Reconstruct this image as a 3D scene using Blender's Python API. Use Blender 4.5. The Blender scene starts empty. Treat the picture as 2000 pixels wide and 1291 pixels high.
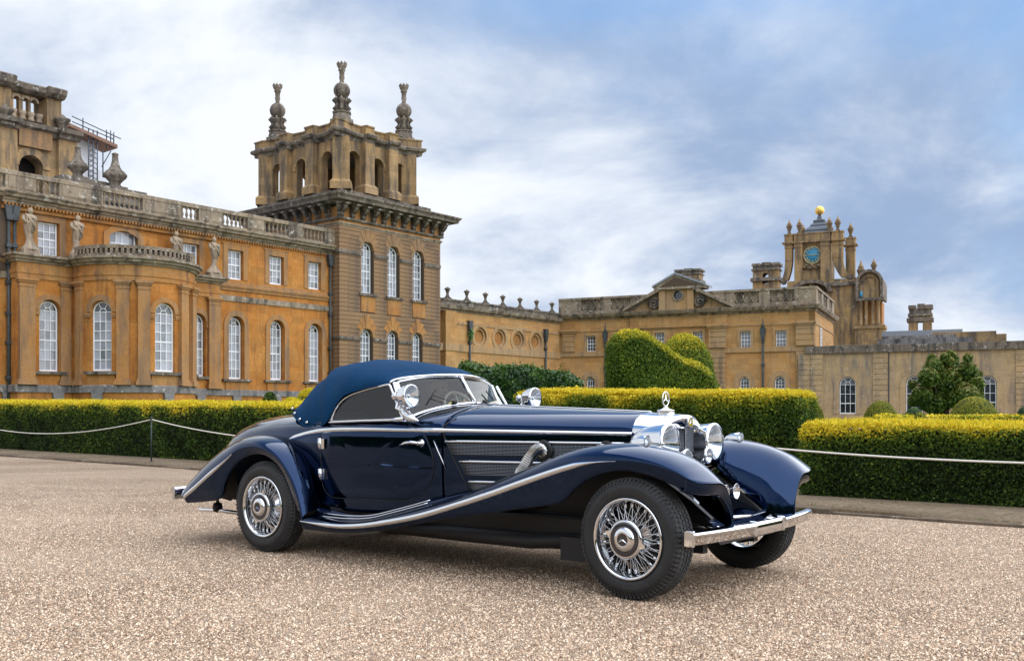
import bpy, bmesh, math, random
import numpy as np
from mathutils import Vector, Matrix
random.seed(7); RNG = np.random.default_rng(11)
SC = bpy.context.scene
COL = SC.collection
rad = math.radians
# ---------------------------------------------------------------- camera, sky, sun, exposure
FPX, YH, HC = 1944.0, 810.0, 1.064      # focal length and horizon in photo pixels (2000 wide), eye height
cam = bpy.data.cameras.new('camera'); camo = bpy.data.objects.new('camera', cam); COL.objects.link(camo)
camo.location = (0, 0, HC); camo.rotation_euler = (rad(90), 0, 0)
cam.sensor_width = 36; cam.lens = 36*FPX/2000; cam.shift_y = (YH-645.5)/2000
cam.clip_start = .1; cam.clip_end = 3000
SC.camera = camo
SUN_DIR = Vector((.55, -.05, .83)).normalized()      # towards the sun
sun_el = math.asin(SUN_DIR.z); sun_az = math.atan2(SUN_DIR.x, SUN_DIR.y)
W = bpy.data.worlds.new('World'); SC.world = W; W.use_nodes = True
SKY_STRENGTH = .085; CLOUD_GAIN = 7.0
def build_sky():
    nt = W.node_tree; N = nt.nodes; K = nt.links; N.clear()
    def nd(t, **k):
        n = N.new(t)
        for a, v in k.items(): setattr(n, a, v)
        return n
    def mth(op, a, b=None, c=None, clamp=False):
        n = nd('ShaderNodeMath', operation=op); n.use_clamp = clamp
        for i, v in enumerate((a, b, c)):
            if v is None: continue
            if isinstance(v, (int, float)): n.inputs[i].default_value = v
            else: K.new(v, n.inputs[i])
        return n.outputs[0]
    out = nd('ShaderNodeOutputWorld'); bg = nd('ShaderNodeBackground'); bg.inputs[1].default_value = SKY_STRENGTH
    K.new(bg.outputs[0], out.inputs[0])
    sky = nd('ShaderNodeTexSky', sky_type='NISHITA'); sky.sun_disc = False
    sky.sun_elevation = sun_el; sky.sun_rotation = sun_az; sky.air_density = 1.6; sky.ozone_density = 2.5; sky.dust_density = .6
    tc = nd('ShaderNodeTexCoord'); sp = nd('ShaderNodeSeparateXYZ'); K.new(tc.outputs['Generated'], sp.inputs[0])
    x, y, z = sp.outputs
    zz = mth('ADD', mth('MAXIMUM', z, 0.0), .34)
    cb = nd('ShaderNodeCombineXYZ'); K.new(mth('DIVIDE', x, zz), cb.inputs[0]); K.new(mth('DIVIDE', y, zz), cb.inputs[1])
    def noise(scale, det, rough, off, dist=0.0):
        mp = nd('ShaderNodeMapping'); mp.inputs['Location'].default_value = off; K.new(cb.outputs[0], mp.inputs[0])
        n = nd('ShaderNodeTexNoise'); n.inputs['Scale'].default_value = scale; n.inputs['Detail'].default_value = det
        n.inputs['Roughness'].default_value = rough; n.inputs['Distortion'].default_value = dist
        K.new(mp.outputs[0], n.inputs['Vector']); return n.outputs[0]
    n1 = noise(1.55, 9, .56, (3.1, 1.7, 0), .35)
    n2 = noise(1.9, 9, .58, (5.3, 2.2, 2), .30)
    # the cloud deck is thick in the west (left) and tears open towards the east and higher up
    side = mth('ADD', mth('MULTIPLY', x, -.85), .02)
    high = mth('MULTIPLY', mth('SUBTRACT', z, .16), -.75)
    cover = mth('ADD', mth('ADD', mth('MULTIPLY', n1, .8), mth('MULTIPLY', side, .62)), mth('MULTIPLY', mth('SUBTRACT', .33, z), 1.2))
    def ramp(v, a, b):
        m = nd('ShaderNodeMapRange', interpolation_type='SMOOTHSTEP'); K.new(v, m.inputs[0])
        m.inputs[1].default_value = a; m.inputs[2].default_value = b; return m.outputs[0]
    mask = ramp(cover, .06, .42)
    low = mth('MULTIPLY', mth('MAXIMUM', mth('SUBTRACT', .16, z), 0.0), 2.3)
    bright = mth('ADD', mth('ADD', mth('MULTIPLY', n2, 1.6), mth('MULTIPLY', side, .50)), low)
    shade = ramp(bright, .52, 1.12)
    def mix(f, a, b):
        m = nd('ShaderNodeMix', data_type='RGBA'); K.new(f, m.inputs[0])
        for s, v in ((6, a), (7, b)):
            if isinstance(v, tuple): m.inputs[s].default_value = (*v, 1)
            else: K.new(v, m.inputs[s])
        return m.outputs[2]
    g = CLOUD_GAIN
    cloud = mix(shade, (.31*g, .42*g, .62*g), (.88*g, .92*g, .98*g))
    blue = mix(ramp(z, .0, .6), (.36*g, .56*g, .86*g), (.17*g, .38*g, .78*g))
    mixb = nd('ShaderNodeMix', data_type='RGBA'); mixb.inputs[0].default_value = .85
    K.new(sky.outputs[0], mixb.inputs[6]); K.new(blue, mixb.inputs[7])
    K.new(mix(mask, mixb.outputs[2], cloud), bg.inputs[0])
build_sky()
sl = bpy.data.lights.new('sun', 'SUN'); sl.energy = 3.0; sl.angle = rad(128); sl.color = (1, .95, .87)
slo = bpy.data.objects.new('sun', sl); COL.objects.link(slo); slo.rotation_euler = SUN_DIR.to_track_quat('Z', 'Y').to_euler()
SC.view_settings.view_transform = 'Standard'; SC.view_settings.look = 'None'
SC.view_settings.exposure = 0.9; SC.view_settings.gamma = 1.0; SC.view_settings.use_curve_mapping = False
SC.render.engine = 'CYCLES'
SC.cycles.max_bounces = 7; SC.cycles.transparent_max_bounces = 12
# ---------------------------------------------------------------- materials
def new_mat(name):
    m = bpy.data.materials.new(name); m.use_nodes = True
    nt = m.node_tree; b = nt.nodes['Principled BSDF']; return m, nt, b
def N_(nt, t, **k):
    n = nt.nodes.new(t)
    for a, v in k.items(): setattr(n, a, v)
    return n
def noise_(nt, vec, scale, det=4, rough=.55, dist=0.):
    n = N_(nt, 'ShaderNodeTexNoise'); n.inputs['Scale'].default_value = scale; n.inputs['Detail'].default_value = det
    n.inputs['Roughness'].default_value = rough; n.inputs['Distortion'].default_value = dist
    if vec is not None: nt.links.new(vec, n.inputs['Vector'])
    return n.outputs[0]
def ramp_(nt, v, a, b, lo=0., hi=1.):
    m = N_(nt, 'ShaderNodeMapRange', interpolation_type='SMOOTHSTEP'); nt.links.new(v, m.inputs[0])
    m.inputs[1].default_value = a; m.inputs[2].default_value = b; m.inputs[3].default_value = lo; m.inputs[4].default_value = hi
    return m.outputs[0]
def mix_(nt, f, a, b, blend='MIX'):
    m = N_(nt, 'ShaderNodeMix', data_type='RGBA', blend_type=blend)
    if isinstance(f, (int, float)): m.inputs[0].default_value = f
    else: nt.links.new(f, m.inputs[0])
    for s, v in ((6, a), (7, b)):
        if isinstance(v, tuple): m.inputs[s].default_value = (*v[:3], 1)
        else: nt.links.new(v, m.inputs[s])
    return m.outputs[2]
def math_(nt, op, a, b=None, clamp=False):
    n = N_(nt, 'ShaderNodeMath', operation=op); n.use_clamp = clamp
    for i, v in enumerate((a, b)):
        if v is None: continue
        if isinstance(v, (int, float)): n.inputs[i].default_value = v
        else: nt.links.new(v, n.inputs[i])
    return n.outputs[0]
def bump_(nt, b, h, strength, dist=.02):
    n = N_(nt, 'ShaderNodeBump'); n.inputs['Strength'].default_value = strength; n.inputs['Distance'].default_value = dist
    nt.links.new(h, n.inputs['Height']); nt.links.new(n.outputs[0], b.inputs['Normal'])
def plain(name, col, rough=.5, metal=0., coat=0., noise=0., spec=None):
    m, nt, b = new_mat(name)
    b.inputs['Base Color'].default_value = (*col, 1); b.inputs['Roughness'].default_value = rough; b.inputs['Metallic'].default_value = metal
    b.inputs['Coat Weight'].default_value = coat; b.inputs['Coat Roughness'].default_value = .02
    if spec is not None: b.inputs['Specular IOR Level'].default_value = spec
    if noise:
        tc = N_(nt, 'ShaderNodeTexCoord'); n = noise_(nt, tc.outputs['Object'], 9, 5)
        f = ramp_(nt, n, .3, .7, 1-noise, 1+noise)
        v = N_(nt, 'ShaderNodeMix', data_type='RGBA', blend_type='MULTIPLY'); v.inputs[0].default_value = 1
        v.inputs[6].default_value = (*col, 1); nt.links.new(f, v.inputs[7]); nt.links.new(v.outputs[2], b.inputs['Base Color'])
    return m
def stone(name, a, bcol, dirt, dirt_amt=.5, joints=0., course=.36, scale=1., lichen=0., run=.0, patch=.30):
    """oolitic limestone: two tones in patches, grain, dark weathering that runs down in streaks, pale lichen, fine joints"""
    m, nt, b = new_mat(name); K = nt.links
    tc = N_(nt, 'ShaderNodeTexCoord'); V = tc.outputs['Object']
    sp = N_(nt, 'ShaderNodeSeparateXYZ'); K.new(V, sp.inputs[0])
    n1 = noise_(nt, V, .55*scale, 6, .6, .4)
    c = mix_(nt, ramp_(nt, n1, patch, patch+.36), a, bcol)
    gr = noise_(nt, V, 7*scale, 6, .65)
    c = mix_(nt, ramp_(nt, gr, .25, .75, .0, .55), c, tuple(x*.62 for x in a))
    if joints:
        cb = N_(nt, 'ShaderNodeCombineXYZ'); K.new(math_(nt, 'ADD', sp.outputs[0], math_(nt, 'MULTIPLY', sp.outputs[1], .97)), cb.inputs[0]); K.new(sp.outputs[2], cb.inputs[1])
        br = N_(nt, 'ShaderNodeTexBrick'); K.new(cb.outputs[0], br.inputs['Vector'])
        br.inputs['Scale'].default_value = 1; br.inputs['Brick Width'].default_value = course*2.2; br.inputs['Row Height'].default_value = course
        br.inputs['Mortar Size'].default_value = .008; br.inputs['Mortar Smooth'].default_value = .3; br.inputs['Bias'].default_value = 0
        br.inputs['Color1'].default_value = (.72, .72, .72, 1); br.inputs['Color2'].default_value = (1.16, 1.12, 1.06, 1); br.inputs['Mortar'].default_value = (.62, .6, .58, 1)
        c = mix_(nt, joints, c, br.outputs[0], 'MULTIPLY')
    # weathering
    mp = N_(nt, 'ShaderNodeMapping'); mp.inputs['Scale'].default_value = (1.3, 1.3, .22); K.new(V, mp.inputs[0])
    st = noise_(nt, mp.outputs[0], 1.5, 6, .62)
    d = ramp_(nt, st, .66-.3*dirt_amt, .86-.22*dirt_amt, 0, .92)
    c = mix_(nt, d, c, dirt)
    if lichen:
        l = noise_(nt, V, 3.2, 8, .7)
        c = mix_(nt, ramp_(nt, l, .62-.12*lichen, .70-.1*lichen, 0, .8), c, (.52, .50, .45))
        l2 = noise_(nt, V, 2.1, 8, .72, .5)
        c = mix_(nt, ramp_(nt, l2, .52, .66, 0, .75*lichen), c, (.035, .033, .03))
    K.new(c, b.inputs['Base Color']); b.inputs['Roughness'].default_value = .88; b.inputs['Specular IOR Level'].default_value = .25
    bump_(nt, b, math_(nt, 'ADD', gr, noise_(nt, V, 30, 3)), .35, .03)
    return m
M = {}
OR1, OR2 = (.46, .175, .035), (.56, .27, .075)
M['ochre'] = stone('ochre_ashlar', OR1, OR2, (.20, .085, .03), .58, joints=.65, course=.42)
M['ochre_plain'] = stone('ochre_moulding', (.43, .18, .045), (.46, .26, .10), (.17, .10, .055), .72)
M['tan'] = stone('tan_pilaster', (.44, .21, .065), (.40, .24, .12), (.20, .13, .08), .75, joints=.2, course=.6)
M['grey'] = stone('weathered_cornice', (.37, .29, .20), (.27, .22, .165), (.06, .052, .045), .72, lichen=.55)
M['dgrey'] = stone('dark_weathered_stone', (.24, .20, .155), (.16, .135, .11), (.045, .04, .036), .8, lichen=.45)
M['lead'] = stone('lead_grey_stone', (.20, .19, .19), (.28, .26, .24), (.05, .05, .055), .7, lichen=.4)
M['tower'] = stone('tower_block', (.30, .19, .105), (.47, .255, .085), (.15, .105, .075), .78, scale=.75, patch=.42)
M['belv'] = stone('belvedere_stone', (.33, .235, .135), (.47, .305, .135), (.10, .083, .068), .84, joints=.7, course=.55)
M['wing'] = stone('honey_ashlar', (.53, .28, .10), (.55, .35, .16), (.26, .15, .08), .42, joints=.65, course=.45)
M['wing_trim'] = stone('honey_moulding', (.48, .29, .125), (.44, .31, .18), (.17, .12, .09), .6)
M['range'] = stone('orangery_stone', (.45, .335, .21), (.50, .36, .19), (.20, .17, .14), .75, joints=.45, course=.5, lichen=.25)
M['clock'] = stone('clock_tower_stone', (.35, .245, .135), (.42, .275, .11), (.10, .08, .062), .86, joints=.5, course=.5, lichen=.25)
M['statue'] = stone('statue_stone', (.44, .34, .24), (.34, .27, .2), (.12, .10, .085), .7, lichen=.3)
M['joint'] = plain('dark_joint', (.09, .06, .04), .9)
M['white'] = plain('white_sash_paint', (.80, .82, .84), .45)
M['dark_in'] = plain('dark_recess', (.015, .013, .012), .9)
M['iron'] = plain('lead_drainpipe', (.045, .055, .06), .55, noise=.3)
M['slate'] = plain('lead_roof', (.24, .26, .29), .6, noise=.25)
M['gold'] = plain('gilded_ball', (.75, .50, .13), .38, metal=.75, noise=.12)
M['dlead'] = plain('dark_lead_roof', (.085, .105, .13), .55, noise=.35)
M['clockblue'] = plain('clock_face_blue', (.03, .24, .42), .5)
M['clockgold'] = plain('clock_gilt', (.50, .42, .22), .5)
def pane_mat(name, col, ref=.28):
    """sash pane: a pale blind or a dark room seen behind reflecting old glass"""
    m, nt, b = new_mat(name); K = nt.links
    g = N_(nt, 'ShaderNodeNewGeometry'); oi = N_(nt, 'ShaderNodeObjectInfo')
    tc = N_(nt, 'ShaderNodeTexCoord'); n = noise_(nt, g.outputs['Position'], 1.6, 3)
    v = math_(nt, 'ADD', math_(nt, 'MULTIPLY', oi.outputs['Random'], .75), math_(nt, 'MULTIPLY', n, .75))
    c = mix_(nt, ramp_(nt, v, .3, 1.05), tuple(x*.38 for x in col), col)
    K.new(c, b.inputs['Base Color']); b.inputs['Roughness'].default_value = .06
    b.inputs['Specular IOR Level'].default_value = .6; b.inputs['Coat Weight'].default_value = ref; b.inputs['Coat Roughness'].default_value = .03
    bump_(nt, b, noise_(nt, g.outputs['Position'], 2.2, 2), .25, .03)
    return m
M['pane_blind'] = pane_mat('blind_behind_glass', (.33, .35, .40))
M['pane_dark'] = pane_mat('dark_glass', (.03, .04, .055), .6)
M['pane_mid'] = pane_mat('grey_glass', (.15, .17, .21), .5)
# ---------------------------------------------------------------- mesh helpers
class MB:
    """collects shapes, then links them as ONE mesh object"""
    def __init__(s): s.v = []; s.f = []; s.sm = []
    def add(s, vs, fs, smooth=False):
        o = len(s.v); s.v += [tuple(map(float, p)) for p in vs]
        for f in fs: s.f.append([i+o for i in f]); s.sm.append(smooth)
        return s
    def box(s, x0, x1, y0, y1, z0, z1):
        if x1 < x0: x0, x1 = x1, x0
        if y1 < y0: y0, y1 = y1, y0
        if z1 < z0: z0, z1 = z1, z0
        return s.add([(x0,y0,z0),(x1,y0,z0),(x1,y1,z0),(x0,y1,z0),(x0,y0,z1),(x1,y0,z1),(x1,y1,z1),(x0,y1,z1)],
                     [(0,3,2,1),(4,5,6,7),(0,1,5,4),(1,2,6,5),(2,3,7,6),(3,0,4,7)])
    def obox(s, c, ax, ay, az, hx, hy, hz):
        c = np.array(c, float); A = [np.array(q, float) for q in (ax, ay, az)]
        P = [c + A[0]*hx*a + A[1]*hy*b + A[2]*hz*d for d in (-1, 1) for a, b in ((-1,-1),(1,-1),(1,1),(-1,1))]
        return s.add(P, [(0,3,2,1),(4,5,6,7),(0,1,5,4),(1,2,6,5),(2,3,7,6),(3,0,4,7)])
    def prism(s, poly, y0, y1, axis='y', smooth=False):
        """closed outline (x,z) extruded from y0 to y1; axis 'z': outline (x,y) from z0 to z1"""
        n = len(poly)
        if axis == 'y': P = [(a, y0, b) for a, b in poly] + [(a, y1, b) for a, b in poly]
        elif axis == 'z': P = [(a, b, y0) for a, b in poly] + [(a, b, y1) for a, b in poly]
        else: P = [(y0, a, b) for a, b in poly] + [(y1, a, b) for a, b in poly]
        return s.add(P, [tuple(range(n)), tuple(range(2*n-1, n-1, -1))] + [(i, (i+1) % n, (i+1) % n+n, i+n) for i in range(n)], smooth)
    def grid(s, rows, close_u=False, close_v=False, smooth=True):
        r = len(rows); c = len(rows[0]); P = [p for row in rows for p in row]; fs = []
        for i in range(r if close_v else r-1):
            for j in range(c if close_u else c-1):
                a = i*c+j; b = i*c+(j+1) % c; d = ((i+1) % r)*c+j; e = ((i+1) % r)*c+(j+1) % c
                fs.append((a, b, e, d))
        return s.add(P, fs, smooth)
    def lathe(s, prof, seg=20, c=(0,0,0), ax=(0,0,1), smooth=True, cap=True):
        az = Vector(ax).normalized(); q = Vector((0,0,1)).rotation_difference(az); c = Vector(c)
        rows = [[tuple(c + q @ Vector((r*math.cos(2*math.pi*k/seg), r*math.sin(2*math.pi*k/seg), h))) for k in range(seg)] for r, h in prof]
        s.grid(rows, close_u=True, smooth=smooth)
        if cap:
            o = len(s.v); n = len(prof)
            if prof[0][0] > 1e-5: s.f.append([o-n*seg+k for k in range(seg)][::-1]); s.sm.append(False)
            if prof[-1][0] > 1e-5: s.f.append([o-seg+k for k in range(seg)]); s.sm.append(False)
        return s
    def tube(s, pts, r, seg=8, close=False, smooth=True, cap=True):
        P = [Vector(p) for p in pts]; n = len(P); rows = []; up = None
        for i, p in enumerate(P):
            if close: t = P[(i+1) % n]-P[i-1]
            else: t = P[min(i+1, n-1)]-P[max(i-1, 0)]
            t.normalize()
            if up is None: up = Vector((0,0,1)) if abs(t.z) < .9 else Vector((1,0,0))
            a = t.cross(up).normalized(); b = a.cross(t).normalized(); up = b
            rr = r[i] if hasattr(r, '__len__') else r
            ru, rv = rr if hasattr(rr, '__len__') else (rr, rr)
            rows.append([tuple(p + a*(ru*math.cos(2*math.pi*k/seg)) + b*(rv*math.sin(2*math.pi*k/seg))) for k in range(seg)])
        s.grid(rows, close_u=True, close_v=close, smooth=smooth)
        if cap and not close:
            o = len(s.v)-n*seg
            s.f.append([o+k for k in range(seg)]); s.sm.append(False); s.f.append([len(s.v)-1-k for k in range(seg)]); s.sm.append(False)
        return s
    def sweep(s, path, prof, close=False, smooth=False):
        """profile (outward, z) carried round a plan path of (x, y, nx, ny)"""
        rows = [[(x+nx*o, y+ny*o, z) for o, z in prof] for x, y, nx, ny in path]
        s.grid(rows, close_v=close, close_u=True, smooth=smooth)
        if not close:
            m = len(prof); o = len(s.v)-m*len(path)
            s.f.append([o+k for k in range(m)]); s.sm.append(False); s.f.append([len(s.v)-1-k for k in range(m)]); s.sm.append(False)
        return s
    def mesh(s, name, mat=None):
        me = bpy.data.meshes.new(name)
        me.from_pydata(s.v, [], s.f); me.polygons.foreach_set('use_smooth', s.sm)
        bm = bmesh.new(); bm.from_mesh(me); bmesh.ops.recalc_face_normals(bm, faces=bm.faces); bm.to_mesh(me); bm.free()
        if mat is not None: me.materials.append(M[mat] if isinstance(mat, str) else mat)
        return me
    def build(s, name, mat=None, parent=None, loc=None, rot=None, subsurf=0, bevel=0., solid=0., label=None):
        return link(name, s.mesh(name, mat), parent, loc, rot, subsurf, bevel, solid, label)
def link(name, me, parent=None, loc=None, rot=None, subsurf=0, bevel=0., solid=0., label=None):
    o = bpy.data.objects.new(name, me); COL.objects.link(o)
    if parent is not None: o.parent = parent
    if loc is not None: o.location = loc
    if rot is not None: o.rotation_euler = rot
    if solid:
        d = o.modifiers.new('solid', 'SOLIDIFY'); d.thickness = abs(solid); d.offset = -1 if solid > 0 else 1
    if subsurf:
        d = o.modifiers.new('sub', 'SUBSURF'); d.levels = subsurf; d.render_levels = subsurf
    if bevel:
        d = o.modifiers.new('bev', 'BEVEL'); d.width = bevel; d.segments = 2; d.limit_method = 'ANGLE'
    if label: o['label'] = label
    return o
def thing(name, label, cat, loc=(0,0,0), rotz=0., group=None):
    o = bpy.data.objects.new(name, None); COL.objects.link(o); o.location = loc; o.rotation_euler = (0,0,rotz); o.empty_display_size = .3
    return tag(o, label, cat, group)
def tag(o, label, cat, group=None):
    o['label'] = label; o['category'] = cat
    if group: o['group'] = group
    return o
def struct(o): o['kind'] = 'structure'; return o
def copy_obj(src, parent=None, loc=None, rot=None):
    o = src.copy(); COL.objects.link(o)
    if parent is not None: o.parent = parent
    if loc is not None: o.location = loc
    if rot is not None: o.rotation_euler = rot
    return o
class Frame:
    """a wall plane standing on the ground: x along it, y into the building, z up; at() reads a photo point on that plane"""
    def __init__(s, ox, oy, ang):
        s.o = np.array([ox, oy]); s.ang = ang; s.u = np.array([math.cos(ang), math.sin(ang)]); s.v = np.array([-s.u[1], s.u[0]])
    def at(s, px, py, y=0.):
        k = (px-1000)/FPX; o = s.o + y*s.v
        x = (k*o[1]-o[0])/(s.u[0]-k*s.u[1]); d = o[1]+x*s.u[1]
        return float(x), float(HC-(py-YH)*d/FPX)
    def x(s, px, y=0.): return s.at(px, 0, y)[0]
    def z(s, px, py, y=0.): return s.at(px, py, y)[1]
    def world(s, x, y): return s.o + x*s.u + y*s.v
    def root(s, name, label, cat, group=None): return thing(name, label, cat, (float(s.o[0]), float(s.o[1]), 0), s.ang, group)
def arc(xc, zc, r, a0, a1, n): return [(xc+r*math.cos(a0+(a1-a0)*i/n), zc+r*math.sin(a0+(a1-a0)*i/n)) for i in range(n+1)]
def arch_outline(xc, w, zb, zt, n=10):
    r = w/2; return [(xc-r, zb)] + [(p[0], p[1]) for p in arc(xc, zt-r, r, math.pi, 0, n)] + [(xc+r, zb)]
def wall_with_openings(mb, x0, x1, z0, z1, y0, y1, ops):
    """ops: (xc, width, z bottom, z top, arched), not overlapping in x"""
    x = x0
    for xc, w, zb, zt, ar in sorted(ops):
        a, b = xc-w/2, xc+w/2
        if a > x+1e-4: mb.box(x, a, y0, y1, z0, z1)
        if zb > z0+1e-4: mb.box(a, b, y0, y1, z0, zb)
        if ar:
            r = w/2; P = arc(xc, zt-r, r, math.pi, 0, 14)
            mb.prism([(a, z1)] + P + [(b, z1)], y0, y1)
        elif zt < z1-1e-4: mb.box(a, b, y0, y1, zt, z1)
        x = b
    if x < x1-1e-4: mb.box(x, x1, y0, y1, z0, z1)
def arch_ring(mb, xc, w, zb, zt, t, y0, y1, n=14, legs=True):
    """architrave of width t round an arched opening"""
    r = w/2; zc = zt-r
    inn = arc(xc, zc, r, math.pi, 0, n); out = arc(xc, zc, r+t, math.pi, 0, n)
    if legs: inn = [(xc-r, zb)] + inn + [(xc+r, zb)]; out = [(xc-r-t, zb)] + out + [(xc+r+t, zb)]
    for i in range(len(inn)-1):
        a, b, c, d = inn[i], inn[i+1], out[i+1], out[i]
        mb.add([(p[0], y, p[1]) for y in (y0, y1) for p in (a, b, c, d)], [(0,1,2,3),(7,6,5,4),(0,4,5,1),(1,5,6,2),(2,6,7,3),(3,7,4,0)])
PANES = {}
def window(parent, xc, y, zb, w, h, nx=3, ny=6, arched=True, glass=('pane_blind', 'pane_dark'), single=True, rotz=0., xy=None, label=None, fw=.075):
    """painted sash window: frame and glazing bars, then the panes; local front faces -y; w, h over the frame"""
    loc = (xc, y, zb) if xy is None else (xy[0], xy[1], zb)
    r = w/2; fb = MB(); bt = .018; hz = h-r if arched else h
    if arched: arch_ring(fb, 0, w-2*fw, .0, h-fw, fw, -.05, .05, 12)
    else:
        fb.box(-r, -r+fw, -.05, .05, 0, h); fb.box(r-fw, r, -.05, .05, 0, h); fb.box(-r+fw, r-fw, -.05, .05, h-fw, h)
    fb.box(-r+fw, r-fw, -.05, .05, 0, fw*1.3)
    iw = w-2*fw; ch = (hz-fw*1.3-(0 if arched else fw))/ny
    for i in range(1, nx): x = -iw/2+iw*i/nx; fb.box(x-bt, x+bt, -.035, .035, fw*1.3, hz-(0 if arched else fw))
    for j in range(1, ny+(1 if arched else 0)):
        z = fw*1.3+ch*j; t = bt*1.9 if j == ny//2 else bt; fb.box(-iw/2, iw/2, -.036, .036, z-t, z+t)
    if arched:                                   # fanlight bars
        ri = iw/2; rs = ri*.36
        arch_ring(fb, 0, rs*2, hz, hz+rs, bt*1.8, -.034, .034, 8, legs=False)
        for a in (60, 120): 
            c, s_ = math.cos(rad(a)), math.sin(rad(a))
            fb.obox((c*(ri+rs)/2, 0, hz+s_*(ri+rs)/2), (c,0,s_), (0,1,0), (-s_,0,c), (ri-rs)/2, .03, bt)
    f = fb.build('window', 'white', parent, loc, (0,0,rotz), label=label)
    if single:
        pw = iw/nx-2*bt; ph = ch-2*bt; key = (round(pw, 2), round(ph, 2), glass[0])
        if key not in PANES: PANES[key] = MB().box(-pw/2-.01, pw/2+.01, .005, .017, -ph/2-.01, ph/2+.01).mesh('pane', glass[0])
        for j in range(ny):
            for i in range(nx): link('pane', PANES[key], f, (-iw/2+iw*(i+.5)/nx, 0, fw*1.3+ch*(j+.5)))
    else: MB().box(-iw/2, iw/2, .005, .017, fw, hz).build('pane', glass[0], f)
    if arched:
        k2 = (round(iw, 2), glass[1], 'fan')
        if k2 not in PANES: PANES[k2] = MB().prism(arc(0, 0, iw/2+.01, 0, math.pi, 12), .006, .018).mesh('fanlight_pane', glass[1])
        link('fanlight_pane', PANES[k2], f, (0, 0, hz))
    return f
# ================================================================ ground, verge, hedges, topiary, trees
def gravel_mat():
    m, nt, b = new_mat('gravel'); K = nt.links
    g = N_(nt, 'ShaderNodeNewGeometry'); P = g.outputs['Position']
    def vor(scale, feat='F1', out='Color'):
        v = N_(nt, 'ShaderNodeTexVoronoi', feature=feat); v.inputs['Scale'].default_value = scale; K.new(P, v.inputs['Vector']); return v
    v1 = vor(98); s1 = N_(nt, 'ShaderNodeSeparateColor'); K.new(v1.outputs['Color'], s1.inputs[0])
    v2 = vor(30); s2 = N_(nt, 'ShaderNodeSeparateColor'); K.new(v2.outputs['Color'], s2.inputs[0])
    c = mix_(nt, ramp_(nt, s1.outputs[0], .0, 1.), (.44, .28, .172), (.97, .755, .55))
    c = mix_(nt, ramp_(nt, s1.outputs[1], .72, .80), c, (.22, .125, .075))
    c = mix_(nt, ramp_(nt, s2.outputs[0], .55, .75, 0, .55), c, (.78, .595, .43))
    c = mix_(nt, ramp_(nt, v1.outputs['Distance'], .30, .68, 0, .92), c, (.085, .052, .03))  # dark gaps between the stones: their shade put into the colour
    big = noise_(nt, P, .35, 5, .6, .5); c = mix_(nt, ramp_(nt, big, .3, .7, .0, .42), c, (.73, .555, .405))
    mid = noise_(nt, P, 3.5, 5, .6); c = mix_(nt, ramp_(nt, mid, .42, .7, 0, .3), c, (.30, .20, .13))
    mp = N_(nt, 'ShaderNodeMapping'); mp.inputs['Rotation'].default_value = (0, 0, .72); mp.inputs['Scale'].default_value = (.22, .75, 1); K.new(P, mp.inputs[0])
    tr = noise_(nt, mp.outputs[0], 1.0, 4, .55, .3); c = mix_(nt, ramp_(nt, tr, .42, .66, 0, .26), c, (.62, .49, .345)); c = mix_(nt, ramp_(nt, tr, .28, .44, .16, 0), c, (.24, .165, .10))
    K.new(c, b.inputs['Base Color']); b.inputs['Roughness'].default_value = .85; b.inputs['Specular IOR Level'].default_value = .2
    h = math_(nt, 'SUBTRACT', math_(nt, 'MULTIPLY', mid, .25), v1.outputs['Distance'])
    bump_(nt, b, h, 1.0, .02)
    return m
M['gravel'] = gravel_mat()
def attr_mat(name, stops, rough=.7, transl=.25, spec=.25):
    """colour from the 'tint' attribute of each leaf or pebble"""
    m, nt, b = new_mat(name); K = nt.links
    a = N_(nt, 'ShaderNodeAttribute'); a.attribute_name = 'tint'
    r = N_(nt, 'ShaderNodeValToRGB'); e = r.color_ramp.elements
    while len(e) < len(stops): e.new(.5)
    for k, (p, c) in enumerate(stops): e[k].position = p; e[k].color = (*c, 1)
    K.new(a.outputs['Fac'], r.inputs[0]); K.new(r.outputs[0], b.inputs['Base Color']); b.inputs['Roughness'].default_value = rough
    b.inputs['Specular IOR Level'].default_value = spec
    if transl:
        t = N_(nt, 'ShaderNodeBsdfTranslucent'); K.new(r.outputs[0], t.inputs[0]); mx = N_(nt, 'ShaderNodeMixShader'); mx.inputs[0].default_value = transl
        K.new(b.outputs[0], mx.inputs[1]); K.new(t.outputs[0], mx.inputs[2]); K.new(mx.outputs[0], nt.nodes['Material Output'].inputs[0])
    return m
M['yew'] = attr_mat('golden_yew', [(0,(.012,.022,.004)), (.3,(.048,.098,.009)), (.52,(.125,.185,.014)), (.74,(.30,.30,.018)), (1,(.74,.58,.03))])
M['laurel'] = attr_mat('laurel_leaf', [(0,(.008,.022,.006)), (.5,(.022,.068,.012)), (1,(.09,.17,.02))], .45, .2, .4)
M['bush'] = attr_mat('bush_leaf', [(0,(.012,.028,.006)), (.4,(.055,.115,.014)), (.8,(.13,.19,.025)), (1,(.24,.20,.05))], .5, .25, .4)
M['dome'] = attr_mat('clipped_box', [(0,(.045,.065,.007)), (.5,(.15,.17,.014)), (1,(.40,.36,.03))])
M['pebble'] = attr_mat('pebble', [(0,(.15,.085,.05)), (.3,(.42,.275,.175)), (.7,(.66,.49,.345)), (1,(.84,.69,.52))], .85, 0)
M['bark'] = plain('bark', (.07, .05, .035), .9, noise=.4)
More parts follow.
